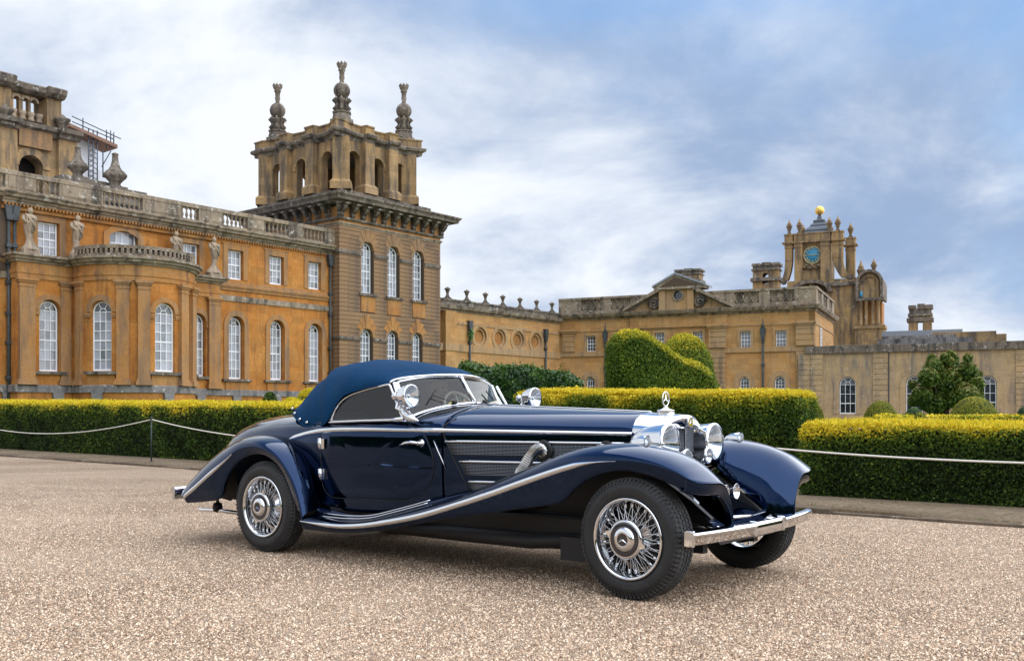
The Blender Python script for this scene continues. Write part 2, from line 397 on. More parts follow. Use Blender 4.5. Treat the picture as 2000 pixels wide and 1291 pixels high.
def raw_mesh(name, V, Fq, mats, tint=None, midx=None, smooth=None):
    """V (n,3); Fq list of arrays of equal-size faces"""
    me = bpy.data.meshes.new(name); V = np.asarray(V, np.float32)
    me.vertices.add(len(V)); me.vertices.foreach_set('co', V.ravel())
    loops = np.concatenate([f.ravel() for f in Fq]).astype(np.int32); tot = np.concatenate([np.full(len(f), f.shape[1], np.int32) for f in Fq])
    st = np.concatenate([[0], np.cumsum(tot)[:-1]]).astype(np.int32)
    me.loops.add(len(loops)); me.loops.foreach_set('vertex_index', loops)
    me.polygons.add(len(tot)); me.polygons.foreach_set('loop_start', st); me.polygons.foreach_set('loop_total', tot)
    if midx is not None: me.polygons.foreach_set('material_index', midx.astype(np.int32))
    me.update(calc_edges=True); me.validate()
    for m in mats: me.materials.append(M[m])
    if tint is not None:
        a = me.attributes.new('tint', 'FLOAT', 'POINT'); a.data.foreach_set('value', np.clip(tint, 0, 1).astype(np.float32))
    return me
def wob(P, s, seed=0):
    r = np.random.default_rng(seed+5); o = np.zeros(len(P))
    for k in range(6):
        d = r.normal(size=3); d /= np.linalg.norm(d); f = s*(1+.9*r.random()*k/2); o += np.sin(P@d*f+r.random()*6.3)/(1+.35*k)
    return o/3.2
def leaf_cloud(C, Nn, size, tilt, seed, aspect=.55, fold=True):
    r = np.random.default_rng(seed); n = len(C)
    nn = Nn + r.normal(0, tilt, (n, 3)); nn /= np.linalg.norm(nn, axis=1)[:, None]
    a = np.cross(nn, r.normal(size=(n, 3))); a /= np.linalg.norm(a, axis=1)[:, None]+1e-9; b = np.cross(nn, a)
    s = size*(.6+.8*r.random(n))[:, None]
    V = np.stack([C-a*s, C+b*s*aspect+nn*s*.12, C+a*s, C-b*s*aspect+nn*s*.12], 1).reshape(-1, 3)
    return V, np.arange(4*n).reshape(n, 4)
def sample_surface(V, Q, n, seed, keep=None):
    r = np.random.default_rng(seed); A, B, Cc, D = (V[Q[:, k]] for k in range(4))
    N1 = np.cross(Cc-A, D-B); ar = np.linalg.norm(N1, axis=1)/2; nr = N1/(2*ar[:, None]+1e-12)
    w = ar.copy()
    if keep is not None: w *= keep(nr, (A+B+Cc+D)/4)
    idx = r.choice(len(Q), n, p=w/w.sum()); u, v = r.random((2, n, 1))
    P = (A[idx]*(1-u)+B[idx]*u)*(1-v) + (D[idx]*(1-u)+Cc[idx]*u)*v
    return P, nr[idx]
def leafy(name, V, Q, n, size, mat, tintf, seed, depth=.05, tilt=.55, keep=None, shoots=0, shoot_len=.06, core=.07, shoot_tint=.95, loc=None, rotz=0.):
    """foliage: a dark inner body with many leaf faces over it, uneven in depth, and upright new shoots on the top"""
    V = np.asarray(V, float); Q = np.asarray(Q)
    P, nr = sample_surface(V, Q, n, seed, keep); r = np.random.default_rng(seed+1)
    cl = wob(P, 5.5, seed); P2 = P + nr*(depth*(cl*.6+r.normal(0, .45, n)))[:, None]
    t = tintf(P, nr, cl, r)
    LV, LQ = leaf_cloud(P2, nr, size, tilt, seed+2); TI = np.repeat(t, 4)
    if shoots:
        up = lambda nn, c: (nn[:, 2] > .5)*1.
        S, sn = sample_surface(V, Q, shoots, seed+3, up); r2 = np.random.default_rng(seed+4); k = len(S)
        h = shoot_len*(.4+1.1*r2.random((k, 1))); dx = r2.normal(0, .35, (k, 3)); dx[:, 2] = 1; dx /= np.linalg.norm(dx, axis=1)[:, None]
        sd = np.cross(dx, r2.normal(size=(k, 3))); sd /= np.linalg.norm(sd, axis=1)[:, None]; wd = size*.38
        SV = np.stack([S-sd*wd*.5, S+dx*h*.5-sd*wd, S+dx*h, S+dx*h*.5+sd*wd], 1).reshape(-1, 3)
        LQ = np.concatenate([LQ, np.arange(4*k).reshape(k, 4)+len(LV)]); LV = np.concatenate([LV, SV])
        TI = np.concatenate([TI, np.repeat(shoot_tint+r2.normal(0, .08, k), 4)])
    # inner body, tinted near black: the shade inside the foliage put into its colour
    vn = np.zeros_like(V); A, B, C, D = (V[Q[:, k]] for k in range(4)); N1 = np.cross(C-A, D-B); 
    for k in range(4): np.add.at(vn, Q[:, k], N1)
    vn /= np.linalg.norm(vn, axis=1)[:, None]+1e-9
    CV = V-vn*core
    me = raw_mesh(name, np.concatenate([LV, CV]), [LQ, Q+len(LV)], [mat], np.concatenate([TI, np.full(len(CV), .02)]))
    return link(name, me, None, loc, (0, 0, rotz))
def box_shell(x0, x1, y0, y1, z0, ztop, step, rnd=.06, seed=0, disp=.03):
    """rounded hedge block as quads; ztop(x) lets the height vary"""
    nx = max(2, int((x1-x0)/step)); ny = max(2, int((y1-y0)/step)); nz = max(3, int(1.0/step))
    # profile in (y,z) around: front bottom -> front top -> back top -> back bottom
    prof = [(0, k/nz) for k in range(nz+1)] + [(k/ny, 1) for k in range(1, ny)] + [(1, 1-k/nz) for k in range(nz+1)]
    V = []; 
    for i in range(nx+1):
        x = x0+(x1-x0)*i/nx; zt = ztop(x)
        for a, b in prof: V.append((x, y0+(y1-y0)*a, z0+(zt-z0)*b))
    V = np.array(V); m = len(prof); Q = []
    for i in range(nx):
        for j in range(m-1): Q.append((i*m+j, (i+1)*m+j, (i+1)*m+j+1, i*m+j+1))
    # ends
    for i, fl in ((0, True), (nx, False)):
        for j in range(nz):
            a, b = i*m+j, i*m+j+1; c, d = i*m+m-2-j, i*m+m-1-j
            Q.append((d, a, b, c) if fl else (a, d, c, b))
    V = V.copy(); cen = np.array([(x0+x1)/2, (y0+y1)/2, 0])
    d = wob(V, 3.1, seed)[:, None]*disp; V[:, 1:2] += d*np.sign(V[:, 1:2]-cen[1]); V[:, 2:3] += d*.8*(V[:, 2:3] > z0+.4)
    # soften the long top edges
    top = V[:, 2] > np.array([ztop(x) for x in V[:, 0]])-rnd; edge = np.minimum(abs(V[:, 1]-y0), abs(V[:, 1]-y1)) < rnd
    V[top & edge, 2] -= rnd*.6
    return V, np.array(Q)
def ellipsoid(c, rx, ry, rz, n=14, m=20, p=1.0, zmin=None, seed=0, disp=.02):
    V = []
    for i in range(n+1):
        t = math.pi*i/n
        for j in range(m):
            f = 2*math.pi*j/m; sx = math.copysign(abs(math.cos(f))**p, math.cos(f)); sy = math.copysign(abs(math.sin(f))**p, math.sin(f))
            st = max(1e-3, math.sin(t))**p
            V.append((c[0]+rx*st*sx, c[1]+ry*st*sy, c[2]+rz*math.copysign(abs(math.cos(t))**p, math.cos(t))))
    V = np.array(V); Q = np.array([(i*m+j, (i+1)*m+j, (i+1)*m+(j+1) % m, i*m+(j+1) % m) for i in range(n) for j in range(m)])
    V += (V-np.array(c))*wob(V, 3.5, seed)[:, None]*disp
    if zmin is not None: V[:, 2] = np.maximum(V[:, 2], zmin)
    return V, Q
def at_depth(px, d): return (px-1000)/FPX*d
def z_at(py, d): return HC-(py-YH)*d/FPX
# --- ground sheets
g = MB().add([(-900,-900,0),(900,-900,0),(900,1200,0),(-900,1200,0)], [(0,1,2,3)]).build('gravel_courtyard', 'gravel'); struct(g)
HDIR = math.atan2(-.670, .742); HL = Frame(3.68, 12.54, HDIR)
M['lawn'] = plain('lawn_grass', (.05, .10, .015), .9, noise=.3)
a = [HL.world(x, y) for x, y in ((-60, 1.0), (40, 1.0), (40, 60), (-60, 60))]
lw = MB().add([(float(p[0]), float(p[1]), .006) for p in a], [(0,1,2,3)]).build('lawn', 'lawn'); struct(lw)
def verge_mat():
    m, nt, b = new_mat('trodden_verge'); K = nt.links; g = N_(nt, 'ShaderNodeNewGeometry'); P = g.outputs['Position']
    n1 = noise_(nt, P, 1.3, 6, .65); n2 = noise_(nt, P, 22, 5, .7); n3 = noise_(nt, P, 5, 4)
    c = mix_(nt, ramp_(nt, n1, .35, .65), (.17, .115, .07), (.25, .18, .115)); c = mix_(nt, ramp_(nt, n2, .35, .7), c, (.10, .075, .04)); c = mix_(nt, ramp_(nt, n3, .55, .75, 0, .55), c, (.085, .095, .03))
    K.new(c, b.inputs['Base Color']); b.inputs['Roughness'].default_value = .95; bump_(nt, b, n2, .7, .03); return m
M['verge'] = verge_mat()
nv = 90; rows = []
for i in range(nv+1):
    x = -45+70*i/nv; e = .05*math.sin(x*1.7)+.04*math.sin(x*4.1+1)
    rows.append([(x, 1.0, .04), (x, -.2, .06), (x, -.9, .07+.012*math.sin(x*3)), (x, -1.48+e*.3, .05), (x, -1.50+e, .0)])
vg = MB().grid(rows).build('verge', 'verge', None, (float(HL.o[0]), float(HL.o[1]), 0), (0, 0, HDIR)); struct(vg)
M['edging'] = stone('kerb_edging', (.20, .145, .095), (.13, .10, .07), (.05, .045, .035), .7, scale=3, lichen=.3)
x = -40.0; kb = bpy.data.objects.new('kerb', None); COL.objects.link(kb); kb.location = (float(HL.o[0]), float(HL.o[1]), 0); kb.rotation_euler = (0, 0, HDIR); struct(kb)
while x < 24:
    l = .85+.5*RNG.random(); dz = -.016+RNG.normal(0, .010); dy = RNG.normal(0, .018)
    MB().box(x+.008, x+l-.008, -1.60+dy, -1.50+dy, -.05, .055+dz).build('kerb_stone', 'edging', kb, bevel=.012); x += l
# --- grass blades and dry clippings on the verge
r = np.random.default_rng(31); n = 16000; gx = -34+52*r.random(n)**.8; gy = -1.42+1.40*r.random(n); pat = np.sin(gx*2.1)+np.sin(gx*.7+gy*3)+r.normal(0, .9, n); k_ = pat > .35; gx, gy = gx[k_], gy[k_]; n = len(gx)
B0 = np.stack([gx, gy, np.full(n, .055)], 1); h = (.012+.035*r.random(n)**2)[:, None]; d3 = r.normal(0, .5, (n, 3)); d3[:, 2] = 1; d3 /= np.linalg.norm(d3, axis=1)[:, None]; sd = np.cross(d3, r.normal(size=(n, 3))); sd /= np.linalg.norm(sd, axis=1)[:, None]
GV = np.stack([B0-sd*.004, B0+sd*.004, B0+d3*h], 1).reshape(-1, 3)
M['grass'] = attr_mat('verge_grass', [(0,(.05,.06,.012)), (.5,(.11,.10,.03)), (1,(.30,.22,.09))])
vgr = link('verge_grass', raw_mesh('verge_grass', GV, [np.arange(3*n).reshape(n, 3)], ['grass'], np.repeat(r.random(n), 3)), None, (float(HL.o[0]), float(HL.o[1]), 0), (0, 0, HDIR)); vgr['kind'] = 'stuff'
# --- hedges
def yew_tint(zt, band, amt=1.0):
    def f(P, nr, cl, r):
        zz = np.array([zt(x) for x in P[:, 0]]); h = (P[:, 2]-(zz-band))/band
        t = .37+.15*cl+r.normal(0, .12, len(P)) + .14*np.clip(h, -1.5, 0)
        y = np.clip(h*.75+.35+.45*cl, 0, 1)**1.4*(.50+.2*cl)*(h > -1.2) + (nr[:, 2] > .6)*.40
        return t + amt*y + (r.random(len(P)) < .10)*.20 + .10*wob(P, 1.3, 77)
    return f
front = lambda nr, c: (nr[:, 1] < .3)*1.0*(.25+.75*(nr[:, 2] > -.5))
zl_h = lambda x: 1.30-.012*(x+14)
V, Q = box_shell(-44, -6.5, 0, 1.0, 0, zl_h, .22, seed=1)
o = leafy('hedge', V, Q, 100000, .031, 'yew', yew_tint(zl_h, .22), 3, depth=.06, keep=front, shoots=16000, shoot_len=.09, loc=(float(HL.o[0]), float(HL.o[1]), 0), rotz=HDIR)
tag(o, 'long low clipped yew hedge with yellow top behind the rope at left', 'hedge')
zr_h = lambda x: .935+.012*math.sin(x*2.1)
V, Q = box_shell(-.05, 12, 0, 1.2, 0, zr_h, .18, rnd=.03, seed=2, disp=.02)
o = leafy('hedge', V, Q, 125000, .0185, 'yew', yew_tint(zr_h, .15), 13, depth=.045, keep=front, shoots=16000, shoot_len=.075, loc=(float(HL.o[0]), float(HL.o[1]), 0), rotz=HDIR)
tag(o, 'low dark clipped hedge with yellow top behind the rope at right', 'hedge')
m0 = np.array([at_depth(1003, 16.6), 16.6]); m1 = np.array([at_depth(1556, 13.9), 13.9]); ml = float(np.linalg.norm(m1-m0)); ma = math.atan2(m1[1]-m0[1], m1[0]-m0[0])
zm_h = lambda x: 1.455-.11*min(max(x, 0)/ml, 1)-.25*max(0, .28-x)
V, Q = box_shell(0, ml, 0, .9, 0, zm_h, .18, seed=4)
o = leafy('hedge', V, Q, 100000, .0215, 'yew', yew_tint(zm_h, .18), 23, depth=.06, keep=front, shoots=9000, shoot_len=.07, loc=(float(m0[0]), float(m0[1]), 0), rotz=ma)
tag(o, 'taller clipped yew hedge block with yellow top behind the car bonnet', 'hedge')
o0 = HL.world(-4, 12)
zb_h = lambda x: 1.045
V, Q = box_shell(0, 26, 0, .9, 0, zb_h, .25, seed=5)
o = leafy('hedge', V, Q, 22000, .045, 'yew', yew_tint(zb_h, .07, .8), 33, depth=.03, keep=front, shoots=4000, shoot_len=.04, shoot_tint=.78, loc=(float(o0[0]), float(o0[1]), 0), rotz=HDIR)
tag(o, 'thin dark hedge line seen just above the right hedge, in front of the domes', 'hedge')
# --- topiary
def profile_block(P, d, depth, seed):
    """silhouette given in photo points at distance d, swept into a rounded solid block of real depth"""
    pts = [np.array([at_depth(px, d), z_at(py, d)]) for px, py in P]; base = [np.array([pts[-1][0], 0.]), np.array([pts[0][0], 0.])]
    out = []; L_ = pts+base
    for i in range(len(L_)):                       # densify
        a, b = L_[i], L_[(i+1) % len(L_)]; k = max(1, int(np.linalg.norm(b-a)/.22))
        out += [a+(b-a)*q/k for q in range(k)]
    out = np.array(out); cen = np.array([out[:, 0].mean(), out[:, 1].max()*.42]); V = []; n = 12
    for i in range(n+1):
        t = -1+2*i/n; s = (1-abs(t)**4.5)**(1/4.5) if abs(t) < 1 else 0; s = max(s, .02)
        q = cen+(out-cen)*s; q[:, 1] = np.maximum(q[:, 1], 0)
        V += [(a, d+depth*(t+1)/2, b) for a, b in q]
    m = len(out); Q = np.array([(i*m+j, i*m+(j+1) % m, (i+1)*m+(j+1) % m, (i+1)*m+j) for i in range(n) for j in range(m)])
    V = np.array(V); A, B, C, D = (V[Q[:, k]] for k in range(4)); N1 = np.cross(C-A, D-B); c0 = V.mean(0)
    if ((N1*((A+C)/2-c0)).sum(1)).mean() < 0: Q = Q[:, ::-1]
    V = V + (V-c0)*wob(V, 2.6, seed)[:, None]*.015
    return V, Q
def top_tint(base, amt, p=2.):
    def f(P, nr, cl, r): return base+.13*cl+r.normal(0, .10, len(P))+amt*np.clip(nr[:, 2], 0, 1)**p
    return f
fr_keep = lambda nr, c: (nr[:, 1] < .45)*1.0
V, Q = profile_block([(1199,770),(1198,705),(1201,668),(1210,650),(1226,643),(1248,641),(1268,648),(1300,671),(1340,699),(1378,712),(1400,730),(1411,756),(1411,775)], 24, 2.2, 6)
o = leafy('topiary', V, Q, 80000, .030, 'yew', top_tint(.41, .50, 1.4), 43, depth=.07, keep=fr_keep, shoots=2500, shoot_len=.07, shoot_tint=.8)
tag(o, 'big clipped yew topiary sloping like a couch behind the middle hedge', 'topiary')
V, Q = ellipsoid((at_depth(1338, 28.9), 28.9, 1.0), .88, .9, z_at(650, 28)-1.0, p=.82, zmin=0, seed=8)
V = V[:]; o = leafy('topiary', V, Q if True else Q, 26000, .031, 'yew', top_tint(.43, .48, 1.4), 53, depth=.07, keep=fr_keep, shoots=900, shoot_len=.08, shoot_tint=.85)
tag(o, 'rounded yew topiary dome rising behind the couch-shaped one', 'topiary')
V, Q = ellipsoid((at_depth(528, 26.4), 26.4, .55), .27, .27, z_at(766, 26)-.55, p=.9, zmin=0, seed=9)
o = leafy('topiary', V, Q, 5000, .035, 'yew', top_tint(.24, .15), 63, depth=.04); tag(o, 'small dark green topiary cone above the left hedge beside the car roof', 'topiary')
V, Q = ellipsoid((at_depth(570, 26.2), 26.2, .6), .42, .42, z_at(778, 25.5)-.6, p=.9, zmin=0, seed=10)
o = leafy('topiary', V, Q, 5000, .035, 'yew', top_tint(.58, .45, 1), 73, depth=.04, shoots=1500, shoot_len=.06); tag(o, 'low yellow topiary mound just right of the small dark cone', 'topiary')
V, Q = ellipsoid((at_depth(606, 28.2), 28.2, .7), .52, .5, z_at(760, 27.5)-.7, p=.9, zmin=0, seed=12)
o = leafy('topiary', V, Q, 5000, .035, 'yew', top_tint(.6, .45, 1), 83, depth=.04, shoots=1500, shoot_len=.06); tag(o, 'taller yellow topiary mound partly hidden by the blue car roof', 'topiary')
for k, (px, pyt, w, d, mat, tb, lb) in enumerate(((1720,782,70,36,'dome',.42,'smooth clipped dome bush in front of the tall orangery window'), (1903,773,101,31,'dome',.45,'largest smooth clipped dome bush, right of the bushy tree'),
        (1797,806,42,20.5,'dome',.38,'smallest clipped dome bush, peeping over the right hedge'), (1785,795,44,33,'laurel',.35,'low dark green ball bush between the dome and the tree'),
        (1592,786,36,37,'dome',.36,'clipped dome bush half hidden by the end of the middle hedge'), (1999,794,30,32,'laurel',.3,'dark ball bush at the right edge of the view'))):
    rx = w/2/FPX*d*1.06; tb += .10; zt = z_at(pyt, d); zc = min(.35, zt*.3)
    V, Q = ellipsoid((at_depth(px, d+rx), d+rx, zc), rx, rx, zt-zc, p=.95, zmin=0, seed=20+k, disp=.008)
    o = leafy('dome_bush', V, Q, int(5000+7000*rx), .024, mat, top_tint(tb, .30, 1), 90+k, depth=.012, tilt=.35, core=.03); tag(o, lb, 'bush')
# dark laurel hedge by the link range
o1 = (at_depth(895, 46), 46.0); o2 = (at_depth(1139, 46), 46.0)
zd_h = lambda x: z_at(712, 46)-.085*x-.10*math.sin(x*1.6)-max(0, x-5.1)*.6
V, Q = box_shell(0, o2[0]-o1[0], 0, 2.0, 0, zd_h, .25, rnd=.3, seed=14, disp=.16)
o = leafy('laurel_hedge', V, Q, 22000, .085, 'laurel', lambda P, nr, cl, r: .50+.30*cl+r.normal(0, .14, len(P))+.22*np.clip(nr[:, 2], 0, 1), 103, depth=.22, keep=front, loc=(o1[0], o1[1], 0)); tag(o, 'dark green unclipped laurel hedge against the link range, above the windscreen', 'hedge')
# bushy tree
def bushy_tree(name, label, c, blobs, n, leaf, mat, seed, trunk_h, trunk_r, group=None):
    t = thing(name, label, 'tree', c, 0, group)
    b = MB().tube([(0,0,0),(.03,.02,trunk_h*.5),(-.02,.05,trunk_h)], [trunk_r, trunk_r*.8, trunk_r*.55], 8)
    for k in range(7):
        a = k*.9; bl = blobs[k % len(blobs)]; b.tube([(0,0,trunk_h*(.45+.07*k)), (bl[0]*.5, bl[1]*.5, trunk_h*.7+bl[2]*.25), tuple(bl[:3])], [trunk_r*.45, trunk_r*.3, .015], 6)
    b.build('trunk', 'bark', t)
    r = np.random.default_rng(seed); C = []; T = []; NN = []
    tot = sum(q[3]**2 for q in blobs)
    for q in blobs:
        k = int(n*q[3]**2/tot); d = r.normal(size=(k, 3)); d /= np.linalg.norm(d, axis=1)[:, None]; rr = q[3]*(1-.42*r.random(k)**1.7)
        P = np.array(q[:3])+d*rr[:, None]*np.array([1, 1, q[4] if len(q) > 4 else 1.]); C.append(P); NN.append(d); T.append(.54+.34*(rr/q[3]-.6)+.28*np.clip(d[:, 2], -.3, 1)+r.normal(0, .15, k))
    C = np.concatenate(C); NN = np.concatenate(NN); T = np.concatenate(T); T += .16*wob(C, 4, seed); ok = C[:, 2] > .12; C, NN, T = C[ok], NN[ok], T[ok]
    LV, LQ = leaf_cloud(C, NN*.6+np.array([0,0,.4]), leaf, .8, seed+1, .5)
    link('crown', raw_mesh('crown', LV, [LQ], [mat], np.repeat(T, 4)), t); return t
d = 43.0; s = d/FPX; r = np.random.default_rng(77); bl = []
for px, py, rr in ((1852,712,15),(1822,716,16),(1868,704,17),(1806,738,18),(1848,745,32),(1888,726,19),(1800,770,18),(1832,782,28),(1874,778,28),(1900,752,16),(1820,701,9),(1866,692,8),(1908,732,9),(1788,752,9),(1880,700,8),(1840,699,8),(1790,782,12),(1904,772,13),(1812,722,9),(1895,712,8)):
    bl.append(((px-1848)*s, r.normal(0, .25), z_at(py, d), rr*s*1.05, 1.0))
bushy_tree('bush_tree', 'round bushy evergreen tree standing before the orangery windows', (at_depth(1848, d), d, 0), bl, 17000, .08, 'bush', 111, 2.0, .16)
# woodland across the court behind the photographer (seen only as reflection in the paint)
r = np.random.default_rng(5); bls = []
for k in range(46):
    a = rad(150+60*0)+0; x = -75+150*k/45+r.normal(0, 2); bls.append((x, -48-6*r.random()-abs(x)*.05, 3.2+2.6*r.random(), 3.6+1.6*r.random()))
for k in range(44):
    a = rad(178+52*k/43); bls.append((92*math.cos(a)+r.normal(0, 1.5), 92*math.sin(a), 3.0+2*r.random(), 4.2+1.5*r.random())); bls.append((90*math.cos(a+.01), 90*math.sin(a+.01), 1.3, 3.0))
for k in range(40): bls.append((-74+148*k/39, -47-2*r.random(), 1.3, 2.7))
C = []; T = []
for q in bls:
    k = 420; dd = r.normal(size=(k, 3)); dd /= np.linalg.norm(dd, axis=1)[:, None]; C.append(np.array(q[:3])+dd*(q[3]*(1-.3*r.random(k)**2))[:, None]*np.array([1,1,1.15])); T.append(.35+.2*dd[:, 2]+r.normal(0, .12, k))
C = np.concatenate(C); T = np.concatenate(T); ok = C[:, 2] > 0; C, T = C[ok], T[ok]
LV, LQ = leaf_cloud(C, np.tile([0,.7,.4], (len(C), 1)), .62, .7, 6, .6)
wd = link('woodland', raw_mesh('woodland', LV, [LQ], ['bush'], np.repeat(T, 4))); wd['kind'] = 'stuff'; wd['label'] = 'belt of trees across the court'
# --- loose stones lying on the gravel
n1 = 230000
r = np.random.default_rng(9); dd = 4.2*(1+r.random(n1)*((17.0/4.2)**.5-1))**2; dd = dd[r.random(n1) < np.clip((17-dd)/9, 0, 1)]; n = len(dd)
xx = (r.random(n)-.5)*1.10*dd
sz = .0030+.0042*r.random(n)**2.2; hv = HL.v; ok = ((xx-HL.o[0])*hv[0]+(dd-HL.o[1])*hv[1]) < -1.66
xx, dd, sz = xx[ok], dd[ok], sz[ok]; n = len(dd)
oct_ = np.array([(1,0,0),(0,1,0),(-1,0,0),(0,-1,0),(0,0,1)]); 
a = r.random(n)*6.283; ca, sa = np.cos(a), np.sin(a); ax = sz*(.8+.7*r.random(n)); ay = sz*(.7+.4*r.random(n)); azz = sz*(.5+.5*r.random(n))
V = np.zeros((n, 5, 3)); 
for k in range(5):
    lx = oct_[k, 0]*ax*(.8+.4*r.random(n)); ly = oct_[k, 1]*ay*(.8+.4*r.random(n)); V[:, k, 0] = xx+lx*ca-ly*sa; V[:, k, 1] = dd+lx*sa+ly*ca; V[:, k, 2] = oct_[k, 2]*azz*1.5+.0005
fc = np.array([(0,1,4),(1,2,4),(2,3,4),(3,0,4)]); Fq = (fc[None]+5*np.arange(n)[:, None, None]).reshape(-1, 3)
gs = link('loose_gravel', raw_mesh('loose_gravel', V.reshape(-1, 3), [Fq], ['pebble'], np.repeat(.52+r.normal(0, .32, n), 5))); gs['kind'] = 'stuff'
# --- rope barrier
M['rope'] = plain('white_rope', (.72, .68, .60), .8); M['post'] = plain('dark_green_post', (.03, .045, .045), .5)
px_ = [-25.86, -14.36, -2.86, 8.64]
lbs = ['dark thin rope post out of view at far left', 'slim dark green rope post standing on the verge left of the car', 'slim dark rope post hidden behind the car bonnet', 'dark rope post beyond the right edge']
pm = None
for i, x in enumerate(px_):
    w = HL.world(x, -1.12); p = thing('rope_post', lbs[i], 'post', (float(w[0]), float(w[1]), .06), HDIR, 'rope barrier posts')
    MB().tube([(0,0,0),(0,0,.93)], .016, 8).build('shaft', 'post', p)
    MB().lathe([(.05,0),(.05,.012),(.02,.02)], 12).build('foot', 'post', p); MB().lathe([(.018,.925),(.026,.93),(.026,.95),(.010,.965)], 10).tube([(.03*math.cos(t), .03*math.sin(t), .905) for t in np.linspace(0, 6.283, 11)[:-1]], .006, 5, close=True).build('cap', 'post', p)
for i in range(3):
    a, b = px_[i], px_[i+1]; P = []
    for k in range(41): t = k/40; P.append((a+(b-a)*t, -1.12, .965-.375*4*t*(1-t)))
    o = MB().tube(P, .011, 7).build('rope', 'rope', None, (float(HL.o[0]), float(HL.o[1]), 0), (0, 0, HDIR))
    tag(o, ('white rope sagging in front of the hedge at far left', 'white rope drooping right from the slim post to behind the car', 'white rope running right of the car in front of the dark hedge')[i], 'rope', 'ropes of the barrier')
# ================================================================ the palace: left wing with the bow
ANG = math.atan2(1, 1600/1944.)
L = Frame((453-1000)/FPX*62, 62.0, ANG)
pw = L.root('palace_wing', 'long ochre stone palace wing with a round bow and balustraded roof at left', 'building')
ZP0, ZP1, ZS0, ZS1, ZM0, ZM1, ZC0, ZC1, ZB0, ZB1, ZR = 2.23, 2.62, 8.12, 8.47, 8.80, 9.35, 11.98, 12.55, 12.72, 13.42, 13.68
XL, XR = -16.5, 8.02
def frame_px(F, x0, x1, yt, yb, y=.25):
    a = F.x(x0, y); b = F.x(x1, y); xm = (x0+x1)/2
    return (a+b)/2, b-a, F.z(xm, yb, y), F.z(xm, yt, y)
def balustrade(F, parent, x0, x1, y, spans, zb0, zb1, zr, mat='grey', base=12.55, size=.085):
    """rail and base course, solid piers between the open spans, and each baluster in the spans"""
    MB().box(x0, x1, y-.16, y+.16, base, zb0).build('balustrade_base', mat, parent)
    MB().box(x0, x1, y-.20, y+.20, zb1, zr).build('balustrade_rail', mat, parent, bevel=.03)
    h = zb1-zb0
    me = MB().box(-size, size, -size, size, 0, .07*h).lathe([(size*.62,.07*h),(size*.5,.13*h),(size*.98,.30*h),(size*1.05,.40*h),(size*.72,.56*h),(size*.45,.72*h),(size*.55,.80*h),(size*.8,.88*h)], 8, cap=False).box(-size, size, -size, size, .88*h, h).mesh('baluster', mat)
    x = x0
    for a, b in spans+[(x1, x1)]:
        if a > x+.05:
            MB().box(x, a, y-.17, y+.17, zb0, zb1).build('balustrade_pier', mat, parent)
            if a-x > .8: MB().box(x+.15, a-.15, y-.20, y-.15, zb0+.08, zb1-.08).build('pier_panel', mat, parent)
        n = max(1, round((b-a)/.31))
        for i in range(n if b > a else 0): link('baluster', me, parent, (a+(b-a)*(i+.5)/n, y, zb0))
        x = b
# --- walls
g_ops = []; wins = []
for x0, x1, yt, yb in ((441,468,620.5,740),(522,547,628,742),(597,620,635,745)):
    xc, w, zb, zt = frame_px(L, x0, x1, yt, yb, .30); g_ops.append((xc+.05, w+.12, zb-.02, zt+.08, True)); wins.append((xc, w, zb, zt))
u_ops = []; uw = []
for x0, x1, yt, yb in ((69,108.5,431,497),(351.5,382,473,505+24),(440,468,488,545.5),(521,547,500,556),(597,620,510.5,564)):
    xc, w, zb, zt = frame_px(L, x0, x1, yt, yb, .25)
    zb, zt = {0:(9.5,11.3)}.get(0, (zb, zt)) if x0 > 60 else (zb, zt)
    u_ops.append((xc+.04, w+.08, 9.50, 11.33, False)); uw.append((xc, w, 9.52, 11.31))
cx, cw, _, _ = frame_px(L, 210, 262, 448, 484, .25)
u_ops.append((cx+.04, cw+.1, 9.5, 11.45, False))
mb = MB(); wall_with_openings(mb, XL, XR, ZP1, ZS0, 0, .6, g_ops); mb.build('ground_floor_wall', 'ochre', pw)
mb = MB(); wall_with_openings(mb, XL, XR, ZM1, ZC0, 0, .6, u_ops); mb.build('upper_wall', 'ochre', pw)
MB().box(XL, XR, .02, .6, ZS1, ZM0).box(XL, XR, 0, .6, 0, ZP0).build('basement_wall', 'ochre', pw)
MB().box(XL, XR, -.07, .6, ZS0, ZS1).build('string_course', 'grey', pw)
MB().prism([(.6,ZM0),(-.06,ZM0),(-.08,ZM0+.12),(-.14,ZM0+.2),(-.16,ZM0+.3),(-.05,ZM0+.36),(-.05,ZM1),(.6,ZM1)], XL, XR, axis='x').build('floor_moulding', 'ochre_plain' if 0 else 'tan', pw)
MB().box(XL, XR, -.10, .6, ZP0, ZP1).build('plinth_course', 'lead', pw, bevel=.03)
MB().box(XL, XR, .62, 9, 0, 12.6).build('inner_mass', 'dark_in', pw)
MB().box(XL, XR, .1, 9, 12.6, 12.66).build('roof', 'slate', pw)
cor = [(.6,ZC0),(-.05,ZC0),(-.10,ZC0+.12),(-.18,ZC0+.16),(-.20,ZC0+.27),(-.42,ZC0+.30),(-.46,ZC0+.42),(-.56,ZC0+.50),(-.56,ZC1),(.6,ZC1+.01)]
def cornice(x0, x1, dy, z=0): return MB().prism([(a+(dy if i not in (0, len(cor)-1) else 0), b+z) for i, (a, b) in enumerate(cor)], x0, x1, axis='x')
cornice(XL, -14.0, 0).build('cornice', 'grey', pw); cornice(-14.0, -11.2, -.28).build('cornice', 'grey', pw)
cornice(-11.2, -8.9, -.12).build('cornice', 'grey', pw); cornice(-8.9, -1.4, -.22).build('cornice', 'grey', pw); cornice(-1.4, XR, 0).build('cornice', 'grey', pw)
mb = MB(); x = XL+.1
